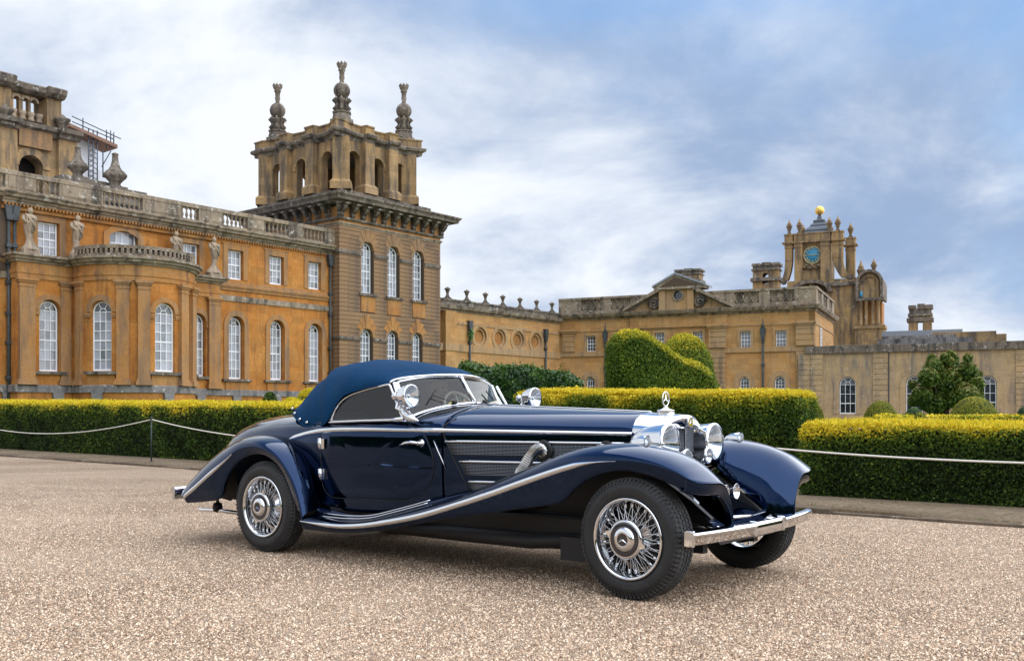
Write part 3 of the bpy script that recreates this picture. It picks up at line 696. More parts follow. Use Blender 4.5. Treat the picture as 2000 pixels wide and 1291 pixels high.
while x < XR-.1: mb.box(x, x+.09, -.15-(.25 if -14 < x < -1.4 else 0), .05, ZC0-.115, ZC0+.02); x += .19
mb.box(-14.0, -1.4, -.22, .05, ZC0-.30, ZC0-.12)
o = mb.build('dentil', 'ochre_plain', pw); o['kind'] = 'stuff'
yb = -.16
spans = [(L.x(a, yb), L.x(b, yb)) for a, b in ((-40,8),(68,113),(198.5,276),(351.5,385.6),(431.6,481),(513,561),(588,632))]
balustrade(L, pw, XL, XR, yb, spans, ZB0, ZB1, ZR)
# ground floor windows of the plain bays
for i, ((xc, w, zb, zt), op) in enumerate(zip(wins, g_ops)):
    window(pw, xc+.05, .34, zb, w, zt-zb)
    r = MB(); arch_ring(r, op[0], op[1]+.02, op[2], op[3]+.01, .34, -.06, .02); r.build('arch_surround', 'tan', pw)
    MB().box(op[0]-op[1]/2-.48, op[0]+op[1]/2+.48, -.22, .3, op[2]-.16, op[2]-.01).build('window_sill', 'dgrey', pw, bevel=.02)
    MB().box(op[0]-op[1]/2-.25, op[0]+op[1]/2+.25, -.07, .05, ZP1, op[2]-.16).build('apron', 'ochre_plain', pw)
for i, ((xc, w, zb, zt), op) in enumerate(zip(uw, u_ops)):
    window(pw, xc+.04, .26, zb, w, zt-zb, 3, 4, False)
    a, b, c, d = op[0]-op[1]/2, op[0]+op[1]/2, op[2], op[3]; t = .34
    MB().box(a-t, a, -.05, .04, c, d+t).box(b, b+t, -.05, .04, c, d+t).box(a, b, -.05, .04, d, d+t).box(a-t-.10, b+t+.10, -.075, .04, d+t, d+t+.07).build('window_surround', 'tan', pw)
window(pw, cx+.04, .26, 9.52, cw, 1.9, 4, 3, False, glass=('pane_blind', 'pane_dark'))
r = MB(); zc = 9.9
P = [(cx-cw/2-.05, 9.5), (cx-cw/2-.05, 11.15)] + [(cx+t*(cw/2+.05), 11.15+.30*(1-t*t)) for t in np.linspace(-1, 1, 11)] + [(cx+cw/2+.05, 11.15), (cx+cw/2+.05, 9.5)]
Q = [(cx-cw/2-.4, 9.5), (cx-cw/2-.4, 11.2)] + [(cx+t*(cw/2+.4), 11.25+.62*(1-t*t)) for t in np.linspace(-1, 1, 11)] + [(cx+cw/2+.4, 11.2), (cx+cw/2+.4, 9.5)]
for i in range(len(P)-1):
    r.add([(q[0], y, q[1]) for y in (-.09, .03) for q in (P[i], P[i+1], Q[i+1], Q[i])], [(0,1,2,3),(7,6,5,4),(0,4,5,1),(1,5,6,2),(2,6,7,3),(3,7,4,0)])
r.build('window_surround', 'tan', pw)
# --- pavilion flanks and bow
XA, XB, YF = -13.55, -1.62, -1.0
BX, BY, BR = -7.5, -1.6, 3.2
PH = math.degrees(math.acos((-BY+YF)/-BR)) if False else 90+math.degrees(math.asin((1.6-1.0)/3.2))
def bowpt(phi, r): return BX+r*math.sin(rad(phi)), BY-r*math.cos(rad(phi))
def plan(extra, n=34):
    """plan path of pavilion front: left return, left flank, bow, right flank, right return"""
    r = BR; path = [(XA, 0, -1, 0), (XA, YF, -1, -1)]
    for i in range(n+1):
        ph = -PH+2*PH*i/n; x, y = bowpt(ph, r); nx, ny = math.sin(rad(ph)), -math.cos(rad(ph))
        if i == 0: nx, ny = -1, -1
        if i == n: nx, ny = 1, -1
        path.append((x, y, nx, ny))
    return path + [(XB, YF, 1, -1), (XB, 0, 1, 0)]
PLAN = plan(0)
ZE0, ZE1 = 8.10, 9.33
MB().sweep(PLAN, [(-.4,ZE0),(.06,ZE0),(.06,ZE0+.22),(.10,ZE0+.26),(.10,ZE0+.45),(.04,ZE0+.48),(.04,ZE0+.82),(-.4,ZE0+.82)]).build('entablature', 'ochre_plain', pw)
MB().sweep(PLAN, [(-.4,ZE0+.82),(.12,ZE0+.82),(.18,ZE0+.92),(.30,ZE0+.96),(.34,ZE0+1.06),(.46,ZE0+1.12),(.46,ZE1),(-.4,ZE1+.03)]).build('pavilion_cornice', 'grey', pw)
MB().sweep(PLAN, [(-.4,ZP0),(.16,ZP0),(.16,ZP1-.05),(.10,ZP1),(-.4,ZP1)]).build('pavilion_plinth', 'lead', pw)
MB().sweep(PLAN, [(-.4,0),(.06,0),(.06,ZP0),(-.4,ZP0)]).build('pavilion_basement', 'ochre', pw)
# roof slab of the pavilion
MB().prism([(XA, .0), (XA, YF)] + [bowpt(-PH+2*PH*i/24, BR) for i in range(25)] + [(XB, YF), (XB, 0)], ZE1-.2, ZE1-.02, axis='z').build('pavilion_roof', 'lead', pw)
# flank walls with windows A and D
fl = MB(); ops = []
xcA, wA, zbA, ztA = frame_px(L, 72, 109.5, 588.6, 725.5, YF+.3); 
xD = -15.0-xcA
jl, jr = bowpt(-PH, BR)[0], bowpt(PH, BR)[0]
wall_with_openings(fl, XA, jl+.05, ZP1, ZE0, YF, YF+.5, [(xcA+.04, wA+.1, zbA, ztA+.06, True)])
fl.box(XA, XA+.4, YF+.5, 0, ZP1, ZE0).build('pavilion_wall', 'ochre', pw); fl = MB()
wall_with_openings(fl, jr-.05, XB, ZP1, ZE0, YF, YF+.5, [(xD, wA+.1, zbA, ztA+.06, True)])
fl.box(XB-.4, XB, YF+.5, 0, ZP1, ZE0).build('pavilion_wall', 'ochre', pw)
# bow wall: built flat along its arc, then bent
wB = 1.16; sB = rad(60)*BR; ops = [(-sB, wB, zbA, ztA, True), (0, wB, zbA, ztA, True), (sB, wB, zbA, ztA, True)]
fm = MB(); smax = rad(PH)*BR; edges = [-smax]
for o_ in ops: edges += [o_[0]-wB/2, o_[0]+wB/2]
edges.append(smax)
def strip(mb, a, b, y0, y1, z0, z1):
    n = max(1, int(math.ceil((b-a)/.25)))
    for i in range(n): mb.box(a+(b-a)*i/n, a+(b-a)*(i+1)/n, y0, y1, z0, z1)
for k in range(0, len(edges), 2): strip(fm, edges[k], edges[k+1], 0, .4, ZP1, ZE0)
for sc, w, zb, zt, _ in ops:
    strip(fm, sc-w/2, sc+w/2, 0, .4, ZP1, zb)
    P = arc(sc, zt-w/2, w/2, math.pi, 0, 14)
    for i in range(14):
        a, b = P[i], P[i+1]; fm.prism([a, (a[0], ZE0), (b[0], ZE0), b], 0, .4)
def bend(mb, R=BR):
    mb.v = [(BX+(R-y)*math.sin(s/R), BY-(R-y)*math.cos(s/R), z) for s, y, z in mb.v]; return mb
bend(fm).build('bow_wall', 'ochre', pw)
for sc, w, zb, zt, _ in ops:
    ph = math.degrees(sc/BR); x, y = bowpt(ph, BR-.24)
    window(pw, 0, 0, zb+.02, w-.04, zt-zb-.04, xy=(x, y), rotz=rad(ph))
    r = MB(); arch_ring(r, sc, w+.02, zt-w/2, zt+.01, .30, -.05, .03, legs=False); bend(r).build('arch_surround', 'tan', pw)
    s = MB(); strip(s, sc-w/2-.3, sc+w/2+.3, -.24, .2, zb-.16, zb-.01); bend(s).build('window_sill', 'dgrey', pw)
    s = MB(); strip(s, sc-w/2-.2, sc+w/2+.2, -.08, .05, ZP1, zb-.16); bend(s).build('apron', 'ochre_plain', pw)
    zi = zt-w/2-.06
    s = MB()
    for a, b in ((sc-w/2-.46, sc-w/2), (sc+w/2, sc+w/2+.46)): strip(s, a, b, -.09, .05, zi-.12, zi); strip(s, a+.03, b-.03, -.06, .05, zi-.22, zi-.12)
    bend(s).build('impost', 'tan', pw)
for xc, w in ((xcA+.04, wA), (xD, wA)):
    window(pw, xc, YF+.3, zbA, w, ztA-zbA)
    r = MB(); arch_ring(r, xc, w+.12, ztA-w/2, ztA+.07, .3, YF-.05, YF+.02, legs=False); r.build('arch_surround', 'tan', pw)
    MB().box(xc-w/2-.35, xc+w/2+.35, YF-.2, YF+.2, zbA-.16, zbA-.01).build('window_sill', 'dgrey', pw)
    zi = ztA-w/2-.06
    MB().box(xc-w/2-.5, xc-w/2-.05, YF-.09, YF+.02, zi-.2, zi).box(xc+w/2+.05, xc+w/2+.5, YF-.09, YF+.02, zi-.2, zi).build('impost', 'tan', pw)
def pilaster(parent, place, w, z0, z1, d=.20, mat='tan'):
    """flat pilaster: moulded base, shaft, moulded capital; place maps (along, out, z)"""
    b = MB().box(-w/2-.12, w/2+.12, -d-.12, .05, z0, z0+.16).box(-w/2-.08, w/2+.08, -d-.08, .05, z0+.16, z0+.28).box(-w/2-.03, w/2+.03, -d-.04, .05, z0+.28, z0+.36)
    b.box(-w/2, w/2, -d, .05, z0+.36, z1-.46)
    b.box(-w/2-.03, w/2+.03, -d-.03, .05, z1-.46, z1-.38).box(-w/2-.01, w/2+.01, -d-.01, .05, z1-.38, z1-.24).box(-w/2-.07, w/2+.07, -d-.07, .05, z1-.24, z1-.14).box(-w/2-.13, w/2+.13, -d-.13, .05, z1-.14, z1-.002)
    b.v = [place(*p) for p in b.v]; return b.build('pilaster', mat, parent)
for ph in (-39, -21, 21, 39):
    c, s = math.cos(rad(ph)), math.sin(rad(ph)); x, y = bowpt(ph, BR)
    pilaster(pw, lambda a, o, z: (x+a*c-o*s, y+a*s+o*c, z), .62, ZP1, ZE0)
for ph in (-86, 86):
    c, s = math.cos(rad(ph)), math.sin(rad(ph)); x, y = bowpt(ph, BR)
    pilaster(pw, lambda a, o, z: (x+a*c-o*s, y+a*s+o*c, z), .5, ZP1, ZE0, .12)
for xc in (XA+.42, XB-.40, jl-.42, jr+.42):
    pilaster(pw, lambda a, o, z: (xc+a, YF+o, z), .80 if xc in (XA+.42, XB-.40) else .55, ZP1, ZE0, .22 if xc in (XA+.42, XB-.40) else .1)
# parapet with interlaced rings round the bow roof
PB = [(*bowpt(-96+192*i/40, BR-.05), math.sin(rad(-96+192*i/40)), -math.cos(rad(-96+192*i/40))) for i in range(41)]
MB().sweep(PB, [(-.22,ZE1-.05),(.10,ZE1-.05),(.10,ZE1+.12),(-.22,ZE1+.12)], smooth=False).build('parapet_base', 'grey', pw)
MB().sweep(PB, [(-.22,ZE1+.50),(.10,ZE1+.50),(.12,ZE1+.62),(-.24,ZE1+.66)], smooth=False).build('parapet_rail', 'grey', pw)
MB().sweep(PB, [(-.16,ZE1+.12),(-.05,ZE1+.12),(-.05,ZE1+.50),(-.16,ZE1+.50)], smooth=False).build('parapet_back', 'dgrey', pw)
mb = MB(); n = 38
for i in range(n):
    ph = -94+188*(i+.5)/n; x, y = bowpt(ph, BR+.02); c, s = math.cos(rad(ph)), math.sin(rad(ph))
    ring = [(x+.19*math.cos(t)*c, y+.19*math.cos(t)*s, ZE1+.31+.17*math.sin(t)) for t in np.linspace(0, 2*math.pi, 13)[:-1]]
    mb.tube(ring, .04, 5, close=True)
o = mb.build('parapet_ring', 'grey', pw); o['kind'] = 'stuff'
# keystones and blind arches of the basement
for px, w in ((14,16),(112,18),(177,19),(333,22),(391,12),(461,12),(540,12)):
    y = -.09
    if 150 < px < 350: ph = {177:-62, 333:2}[px]; x, yy = bowpt(ph, BR+.06)
    else: x = L.x(px, YF-.05 if px < 436 and px > 40 else 0); yy = (YF-.06) if XA < x < XB else 0; ph = 0
    k = MB().prism([(-.20, 1.35), (.20, 1.35), (.30, ZP0), (-.30, ZP0)], -.16, .1)
    k.build('keystone', 'lead', pw, (x, yy, 0), (0, 0, rad(ph)))
    r = MB(); arch_ring(r, 0, 1.5, .8, 1.62, .26, -.05, .06, 12); r.build('basement_arch', 'ochre_plain', pw, (x, yy, 0), (0, 0, rad(ph)))
# drainpipes
def drainpipe(F, parent, x, y, z0, z1, r=.07, mat='iron', brackets=(), hop=.6, name='drainpipe'):
    b = MB().tube([(x, y, z0), (x, y, z1)], r, 8).prism([(x-.13, z1), (x-.2, z1+hop*.55), (x-.24, z1+hop), (x+.24, z1+hop), (x+.2, z1+hop*.55), (x+.13, z1)], y-.16, y+.14)
    for z in brackets: b.box(x-r-.05, x+r+.05, y-r-.03, y+r+.05, z-.09, z+.09)
    return b.build(name, mat, parent)
xp = L.x(645, -.15); drainpipe(L, pw, xp, -.15, 0, 11.2, .075, brackets=(3.9,5.6,7.9,9.3), hop=.75)
for px in (17, 29): drainpipe(L, pw, L.x(px, -.2), -.2, 0, 11.1, .085, brackets=(3,4.8,6.3,7.9,8.9,9.8), hop=.8)
MB().box(-14.3, -13.62, -.08, .05, 8.5, 11.9).build('pipe_recess', 'joint', pw)
# --- statues standing on the pavilion (each a thing of its own)
def statue_mesh(seed):
    rng = random.Random(seed); b = MB()
    def ell(z, rx, ry, cx=0, cy=0): return [(cx+rx*math.cos(t)*(1+.10*math.sin(3*t+z*4+seed)), cy+ry*math.sin(t), z) for t in np.linspace(0, 2*math.pi, 15)[:-1]]
    prof = [(0,.62,.45),(.14,.60,.42),(.3,.42,.34),(.5,.28,.26),(.62,.24,.2),(.70,.20,.18),(.95,.23,.19),(1.25,.27,.22),(1.32,.28,.24),(1.5,.33,.26),(1.7,.35,.27),(1.85,.33,.25),(2.02,.36,.26),(2.2,.38,.25),(2.32,.30,.2),(2.40,.13,.13),(2.47,.11,.12)]
    b.grid([ell(z*.93, rx*.92, ry, .04*math.sin(z*3+seed)) for z, rx, ry in prof], close_u=True)
    hx = .05*math.sin(seed)
    b.lathe([(.0,-.2),(.12,-.16),(.165,-.05),(.175,.06),(.13,.16),(0,.21)], 12, (hx, -.05, 2.42))
    b.lathe([(.0,-.1),(.05,-.07),(.05,.02),(0,.05)], 6, (hx, -.17, 2.42))
    b.tube([(-.33, 0, 2.1), (-.37, -.08, 1.82), (-.2, -.23, 1.66), (.06, -.26, 1.74)], [.13,.12,.10,.07], 8)
    b.tube([(.33, 0, 2.1), (.37, -.10, 1.86), (.2, -.24, 1.92), (-.05, -.25, 2.0)], [.13,.12,.10,.07], 8)
    b.tube([(-.3, -.14, 2.2), (-.1, -.27, 1.9), (.16, -.28, 1.55), (.28, -.2, 1.25)], [.06,.09,.10,.05], 7); b.tube([(.3, .02, 2.2), (.36, .05, 1.6), (.3, .08, 1.1)], [.06,.10,.05], 7)
    for k in range(5): x = -.26+.13*k; b.tube([(x, -.24, 2.0), (x+.05*math.sin(k+seed), -.28, 1.6), (x*.7, -.22, 1.3), (x*.4, -.17, 1.0)], [.03,.045,.04,.02], 5)
    b.box(-.5, .5, -.35, .35, -.32, 0)
    return b
stat = [('weathered bearded herm statue on the cornice at far left, beside the drainpipe', 57, -.62),
        ('weathered herm statue left of the arched upper window, above the bow', 150, -.55),
        ('weathered herm statue right of the arched upper window, half behind the ringed parapet', 343, -.55),
        ('weathered herm statue at the right end of the bow, casting onto a drainpipe', 418, -.62)]
for i, (lb, px, y) in enumerate(stat):
    w = L.world(L.x(px, y), y)
    if i == 3: lb = 'weathered herm statue at the right end of the pavilion, nearest the plain square windows'
    s = statue_mesh(i+1).build('statue', 'statue', None, (float(w[0]), float(w[1]), ZE1+.29), (0, 0, ANG)); s.scale = (.82, .82, .84); tag(s, lb, 'statue', 'herm statues on the palace wing')
    z = 'x'
# ================================================================ square corner tower with its belvedere
to = L.world(8.02, -.8); T = Frame(float(to[0]), float(to[1]), ANG)
tw = T.root('corner_tower', 'square rusticated stone tower crowned by an open belvedere with orb finials', 'building')
TX, TY = 9.92, 10.2
t_ops = []; t_win = []
for i, (x0, x1, yt, yb) in enumerate(((701.5,722.6,475,574),(753,773,483.7,581),(802,821,492,587),(700,721,643.5,722),(752,770.6,647,722),(801,818,651,722))):
    xc, w, zb, zt = frame_px(T, x0, x1, yt, yb, .28); t_ops.append((xc+.04, w+.14, zb, zt+.08, True)); t_win.append((xc, w, zb, zt))
core = MB(); wall_with_openings(core, .05, TX-.05, 0, 7.6, .05, .6, t_ops[3:]); wall_with_openings(core, .05, TX-.05, 7.6, 14.0, .05, .6, t_ops[:3])
core.box(.05, .6, .6, TY, 0, 14.0).box(TX-.6, TX-.05, .6, TY, 0, 14.0).build('tower_wall', 'joint', tw)
MB().box(.7, TX-.7, .75, TY-.1, 0, 14).build('inner_mass', 'dark_in', tw)
blk = MB().box(0, 1, 0, 1, 0, 1).mesh('stone_course', 'tower')
H = .292; rows = 48; k0 = 0
def course(x0, x1, y0, y1, z0, z1): 
    o = link('stone_course', blk, tw, (x0, y0, z0)); o.scale = (x1-x0, y1-y0, z1-z0)
nc = 0
for r_ in range(14, rows):
    z0 = r_*H+.012; z1 = (r_+1)*H-.018; zm = (z0+z1)/2; cuts = []
    for xc, w, zb, zt, ar in t_ops:
        if zb-.02 < z1 and z0 < zt+.05:
            hw = w/2
            if zm > zt-w/2: hw = math.sqrt(max(.02, (w/2)**2-(min(zm, zt-.02)-(zt-w/2))**2))
            cuts.append((xc-hw-.02, xc+hw+.02))
    for ap in (0, 1, 2):
        xc = t_ops[ap][0]; 
        if z1 > t_ops[ap][2]-1.32 and z0 < t_ops[ap][2]-.2: cuts.append((xc-.68, xc+.68))
    cuts.sort(); x = -.0
    for a, b in cuts+[(TX, TX)]:
        if a-x > .06: course(x, a, 0, .3, z0, z1); nc += 1
        x = max(x, b)
    if z0 > 11.4: course(-.002, .25, .302, TY, z0, z1)
    else: course(-.002, .25, .302, 1.5, z0, z1)
MB().box(0, TX, 0, .3, 0, 14*H-.02).build('lower_courses', 'tower', tw)
for i, ((xc, w, zb, zt), op) in enumerate(zip(t_win, t_ops)):
    window(tw, xc+.04, .34, zb, w, zt-zb, 3, 6 if i < 3 else 5, glass=('pane_blind' if i in (0, 1) else 'pane_mid', 'pane_dark'))
    a = MB(); arch_ring(a, op[0], op[1]-.01, op[3]-op[1]/2, op[3]-.005, .16, -.012, .3, legs=False); a.build('window_arch', 'tower', tw)
    if i < 3:
        MB().box(op[0]-.82, op[0]+.82, -.16, .3, op[2]-.2, op[2]-.01).build('window_sill', 'dgrey', tw)
        MB().box(op[0]-.66, op[0]+.66, -.05, .25, op[2]-1.3, op[2]-.22).build('apron_panel', 'ochre_plain', tw)
    k = op[3]; r2 = op[1]/2
    MB().prism([(op[0]-.13, k-.06), (op[0]+.13, k-.06), (op[0]+.24, k+.95), (op[0]-.24, k+.95)], -.035, .28).build('keystone', 'ochre_plain' if i > 2 else 'tower', tw)
    for sg in (-1, 1):                     # long voussoirs stepping up to the key
        for q, (a0, a1) in enumerate(((58, 78), (32, 55))):
            P = [(op[0]+sg*(r2+.02)*math.cos(rad(a)), k-r2+(r2+.02)*math.sin(rad(a))) for a in (a1, a0)]
            R2 = [(op[0]+sg*(r2+.75-.2*q)*math.cos(rad(a)), k-r2+(r2+.75-.2*q)*math.sin(rad(a))) for a in (a0, a1)]
            MB().prism(P+R2, -.02, .28).build('voussoir', 'ochre_plain' if i > 2 else 'tower', tw)
def ring_band(mb, x0, x1, y0, y1, prof):
    """moulding carried round a rectangle; profile (outward, z)"""
    return mb.sweep([(x0, y0, -1, -1), (x1, y0, 1, -1), (x1, y1, 1, 1), (x0, y1, -1, 1)], prof, close=True)
for z, t in ((6.28, .16), (12.15, .2)):   # impost strings, broken at the windows
    x = 0
    for op in (t_ops[3:] if z < 9 else t_ops[:3])+[(TX+.5, 1, 0, 0, 0)]:
        a = min(op[0]-op[1]/2-.03, TX+.08)
        if a-x > .1: MB().box(x-.08 if x == 0 else x, a, -.1, .3, z, z+t).box(x-.05 if x == 0 else x, a, -.06, .3, z-.08, z).build('impost_string', 'dgrey', tw)
        x = op[0]+op[1]/2+.03
    MB().box(-.1, .25, .31, TY, z, z+t).build('impost_string', 'dgrey', tw)
ring_band(MB(), .0, TX, .0, TY, [(-.3,13.98),(.03,13.98),(.06,14.08),(.12,14.12),(.12,14.2),(-.3,14.2)]).build('architrave', 'grey', tw)
ring_band(MB(), .0, TX, .0, TY, [(-.3,14.2),(.0,14.2),(.0,15.3),(-.3,15.3)]).build('frieze', 'ochre_plain', tw)
ring_band(MB(), .0, TX, .0, TY, [(-.3,14.38),(.14,14.38),(.2,14.46),(.2,14.53),(-.3,14.53)]).build('frieze_moulding', 'dgrey', tw)
ring_band(MB(), .0, TX, .0, TY, [(-.3,15.42),(.55,15.42),(.62,15.5),(.98,15.54),(1.02,15.72),(1.16,15.86),(1.16,15.95),(-.3,16.0)]).build('cornice', 'dgrey', tw)
br = MB().prism([(.0,14.55),(-.22,14.55),(-.30,14.68),(-.24,14.82),(-.42,14.92),(-.62,15.10),(-.70,15.28),(-.66,15.41),(.0,15.41)], -.15, .15, axis='x').box(-.2, .2, -.86, 0, 15.30, 15.418).mesh('bracket', 'dgrey')
for i in range(11): link('bracket', br, tw, (.05+(TX-.1)*i/10, 0, 0))
for i in range(1, 11): link('bracket', br, tw, (0, .05+(TY-.1)*i/10, 0), (0, 0, rad(-90)))
o = link('bracket', br, tw, (0, 0, 0), (0, 0, rad(-45)))
ring_band(MB(), .15, TX-.15, .15, TY-.15, [(-3,15.9),(.1,15.9),(.1,16.3),(-3,16.3)]).build('blocking_course', 'dgrey', tw)
ring_band(MB(), .6, TX-.6, .6, TY-.6, [(-3,16.3),(.1,16.3),(.1,16.62),(.02,16.66),(-3,16.66)]).build('belvedere_step', 'dgrey', tw)
MB().box(.9, TX-.9, .9, TY-.9, 16.2, 16.6).build('belvedere_floor', 'dgrey', tw)
# belvedere
b0x, b1x, b0y, b1y = 1.15, 7.75, 1.15, 9.55
bz0, bz1 = 16.66, 20.35
def pier(parent, cx, cy, hw, rot, z0=bz0, z1=bz1, name='belvedere_pier', mat='belv', oct=False):
    m_ = MB()
    c, s = math.cos(rot), math.sin(rot)
    def ring(h, z): 
        P = [(-h,-h),(h,-h),(h,h),(-h,h)] if not oct else [(-h,-h*.45),(-h*.45,-h),(h*.45,-h),(h,-h*.45),(h,h*.45),(h*.45,h),(-h*.45,h),(-h,h*.45)]
        return [(cx+a*c-b*s, cy+a*s+b*c, z) for a, b in P]
    m_.grid([ring(hw+.18, z0), ring(hw+.18, z0+.5), ring(hw+.04, z0+.66), ring(hw, z0+.7), ring(hw, z1)], close_u=True, smooth=False)
    return m_.build(name, mat, parent)
corners = [(b0x, b0y, 0), (b1x, b0y, 1), (b1x, b1y, 2), (b0x, b1y, 3)]
for cx_, cy_, k in corners: pier(tw, cx_, cy_, .55, rad(45), oct=False)
def side_pts(k, t, off):     # point along side k at fraction t, moved outward by off
    (ax, ay, _), (bx, by, _) = corners[k], corners[(k+1) % 4]; n = ((0,-1),(1,0),(0,1),(-1,0))[k]
    return ax+(bx-ax)*t+n[0]*off, ay+(by-ay)*t+n[1]*off
for k in range(4):
    ln = b1x-b0x if k % 2 == 0 else b1y-b0y; rot = k*math.pi/2
    for t in (.325, .675):
        x, y = side_pts(k, t, .18); pier(tw, x, y, .43, rot)
    # recessed arcade wall with one arch in the middle and narrow ones beside the corners
    a = MB(); ops = [(ln/2, 1.10, bz0, 19.5, True), (.165*ln, 1.15, bz0, 19.6, True), (.835*ln, 1.15, bz0, 19.6, True)]
    wall_with_openings(a, .35, ln-.35, bz0, bz1, -.12, .45, ops)
    arch_ring(a, ln/2, 1.11, 18.95, 19.51, .2, -.2, -.1, legs=False)
    a.box(ln/2-.85, ln/2-.6, -.2, .5, 18.72, 18.92).box(ln/2+.6, ln/2+.85, -.2, .5, 18.72, 18.92)
    x, y = side_pts(k, 0, 0); a.build('arcade_wall', 'belv', tw, (x, y, 0), (0, 0, rot))
    r = MB(); 
    for z in (17.1, 17.5): r.tube([(ln*.3, .1, z), (ln*.7, .1, z)], .02, 5)
    for q in range(9): r.tube([(ln*.4+q*.1*ln*.25, .1, 16.66), (ln*.4+q*.1*ln*.25, .1, 17.5)], .013, 4)
    r.build('iron_railing', 'iron', tw, (x, y, 0), (0, 0, rot))
# undulating entablature following piers and corners
def belv_path():
    P = []
    for k in range(4):
        P.append(side_pts(k, -.035, .80) if False else None)
    out = []
    for k in range(4):
        n = ((0,-1),(1,0),(0,1),(-1,0))[k]; nprev = ((-1,0),(0,-1),(1,0),(0,1))[k]
        cx_, cy_, _ = corners[k]
        d = (nprev[0]+n[0], nprev[1]+n[1])
        t = ((1,0),(0,1),(-1,0),(0,-1))[k]; tp = ((0,-1),(1,0),(0,1),(-1,0))[k]
        out.append((cx_+d[0]*.44-t[0]*.44, cy_+d[1]*.44-t[1]*.44, d[0]*.5+nprev[0]*.5, d[1]*.5+nprev[1]*.5))
        out.append((cx_+d[0]*.44+t[0]*.44, cy_+d[1]*.44+t[1]*.44, d[0]*.5+n[0]*.5, d[1]*.5+n[1]*.5))
        for tt, o_ in ((.13,.12),(.255,.12),(.265,.60),(.385,.60),(.395,.10),(.5,-.02),(.605,.10),(.615,.60),(.735,.60),(.745,.12),(.87,.12)):
            x, y = side_pts(k, tt, o_); out.append((x, y, n[0], n[1]))
    return out
BP = belv_path()
MB().sweep(BP, [(-.7,20.3),(.02,20.3),(.05,20.5),(.12,20.55),(.30,20.62),(.36,20.78),(.30,20.86),(-.7,20.9)], close=True).build('belvedere_cornice', 'dgrey', tw)
MB().sweep(BP, [(-.7,20.86),(.0,20.86),(.0,21.36),(.08,21.4),(.08,21.5),(-.7,21.54)], close=True).build('belvedere_attic', 'belv', tw)
MB().box(b0x+.3, b1x-.3, b0y+.3, b1y-.3, 20.3, 21.3).build('belvedere_roof', 'dgrey', tw)
for i, (cx_, cy_, k) in enumerate(corners):
    x = cx_+(.40 if cx_ < 5 else -.15); y = cy_+(.40 if cy_ < 5 else -.75)
    b = MB()
    def sq(h, z): return [(x+a*h, y+b_*h, z) for a, b_ in ((-1,-.4),(-.4,-1),(.4,-1),(1,-.4),(1,.4),(.4,1),(-.4,1),(-1,.4))]
    z = 21.4
    b.grid([sq(.80,z), sq(.80,z+.28), sq(.66,z+.32), sq(.58,z+.72), sq(.64,z+.76), sq(.64,z+.86), sq(.46,z+.9)], close_u=True, smooth=False)
    b.lathe([(.42,z+.86),(.36,z+1.0),(.34,z+1.5),(.46,z+1.75),(.30,z+1.82)], 14, (x, y, 0))
    for q in range(8):                 # scrolled leaves under the orb
        a = q*math.pi/4; c, s = math.cos(a), math.sin(a)
        b.tube([(x+.40*c, y+.40*s, z+.92), (x+.56*c, y+.56*s, z+1.12), (x+.40*c, y+.40*s, z+1.32), (x+.42*c, y+.42*s, z+1.5), (x+.58*c, y+.58*s, z+1.7), (x+.48*c, y+.48*s, z+1.86)], [.09,.11,.08,.09,.13,.05], 6)
    b.lathe([(.58*math.sin(t), z+2.38-.58*math.cos(t)) for t in np.linspace(.3, math.pi-.12, 14)], 18, (x, y, 0))
    b.lathe([(.20,z+2.9),(.14,z+3.05),(.20,z+3.3),(.17,z+3.42),(.19,z+3.75),(.27,z+3.80),(.22,z+3.88),(.32,z+4.05),(.36,z+4.25)], 10, (x, y, 0))
    for q in range(8): a = q*math.pi/4; b.lathe([(.07,z+4.2),(.055,z+4.32),(0,z+4.42)], 5, (x+.31*math.cos(a), y+.31*math.sin(a), 0))
    b.build('orb_finial', 'dgrey', tw)
# ================================================================ link wall with blind oculi
LK = Frame((862-1000)/FPX*80, 80.0, ANG)
lk = LK.root('link_range', 'low honey stone link range with four blind round niches and urn-topped parapet', 'building')
XK = 15.96
def zl(py, px=862): return LK.z(px, py)
yk = 0.
z_str0, z_str1, z_cor0, z_cor1, z_par = zl(684), zl(670), zl(606), zl(594), zl(582)
oc = []
for px, py in ((938,656.5),(976.4,661),(1012,664.5),(1047,667.5)):
    x, z = LK.at(px, py); oc.append((x, z))
zoc = sum(z for _, z in oc)/4
mb = MB(); R = .78
def wall_round(mb, x0, x1, z0, z1, y0, y1, cs, r):
    x = x0
    for c, zc in cs:
        mb.box(x, c-r, y0, y1, z0, z1)
        up = arc(c, zc, r, math.pi, 0, 14); dn = arc(c, zc, r, -math.pi, 0, 14)
        mb.prism([(c-r, z1)] + up + [(c+r, z1)], y0, y1); mb.prism([(c-r, z0)] + dn + [(c+r, z0)], y0, y1); x = c+r
    mb.box(x, x1, y0, y1, z0, z1)
wall_round(mb, 1.5, XK, z_str1, z_cor0, 0, .5, [(x, zoc) for x, _ in oc], R)
mb.box(1.5, XK, 0, .5, 0, z_str0).box(-.5, .2, .35, .8, 0, z_cor0).box(.2, 1.5, -.3, .5, 0, z_cor0).build('link_wall', 'wing', lk)
MB().box(1.5, XK, .28, .6, z_str1, z_cor0).build('niche_back', 'ochre_plain', lk)
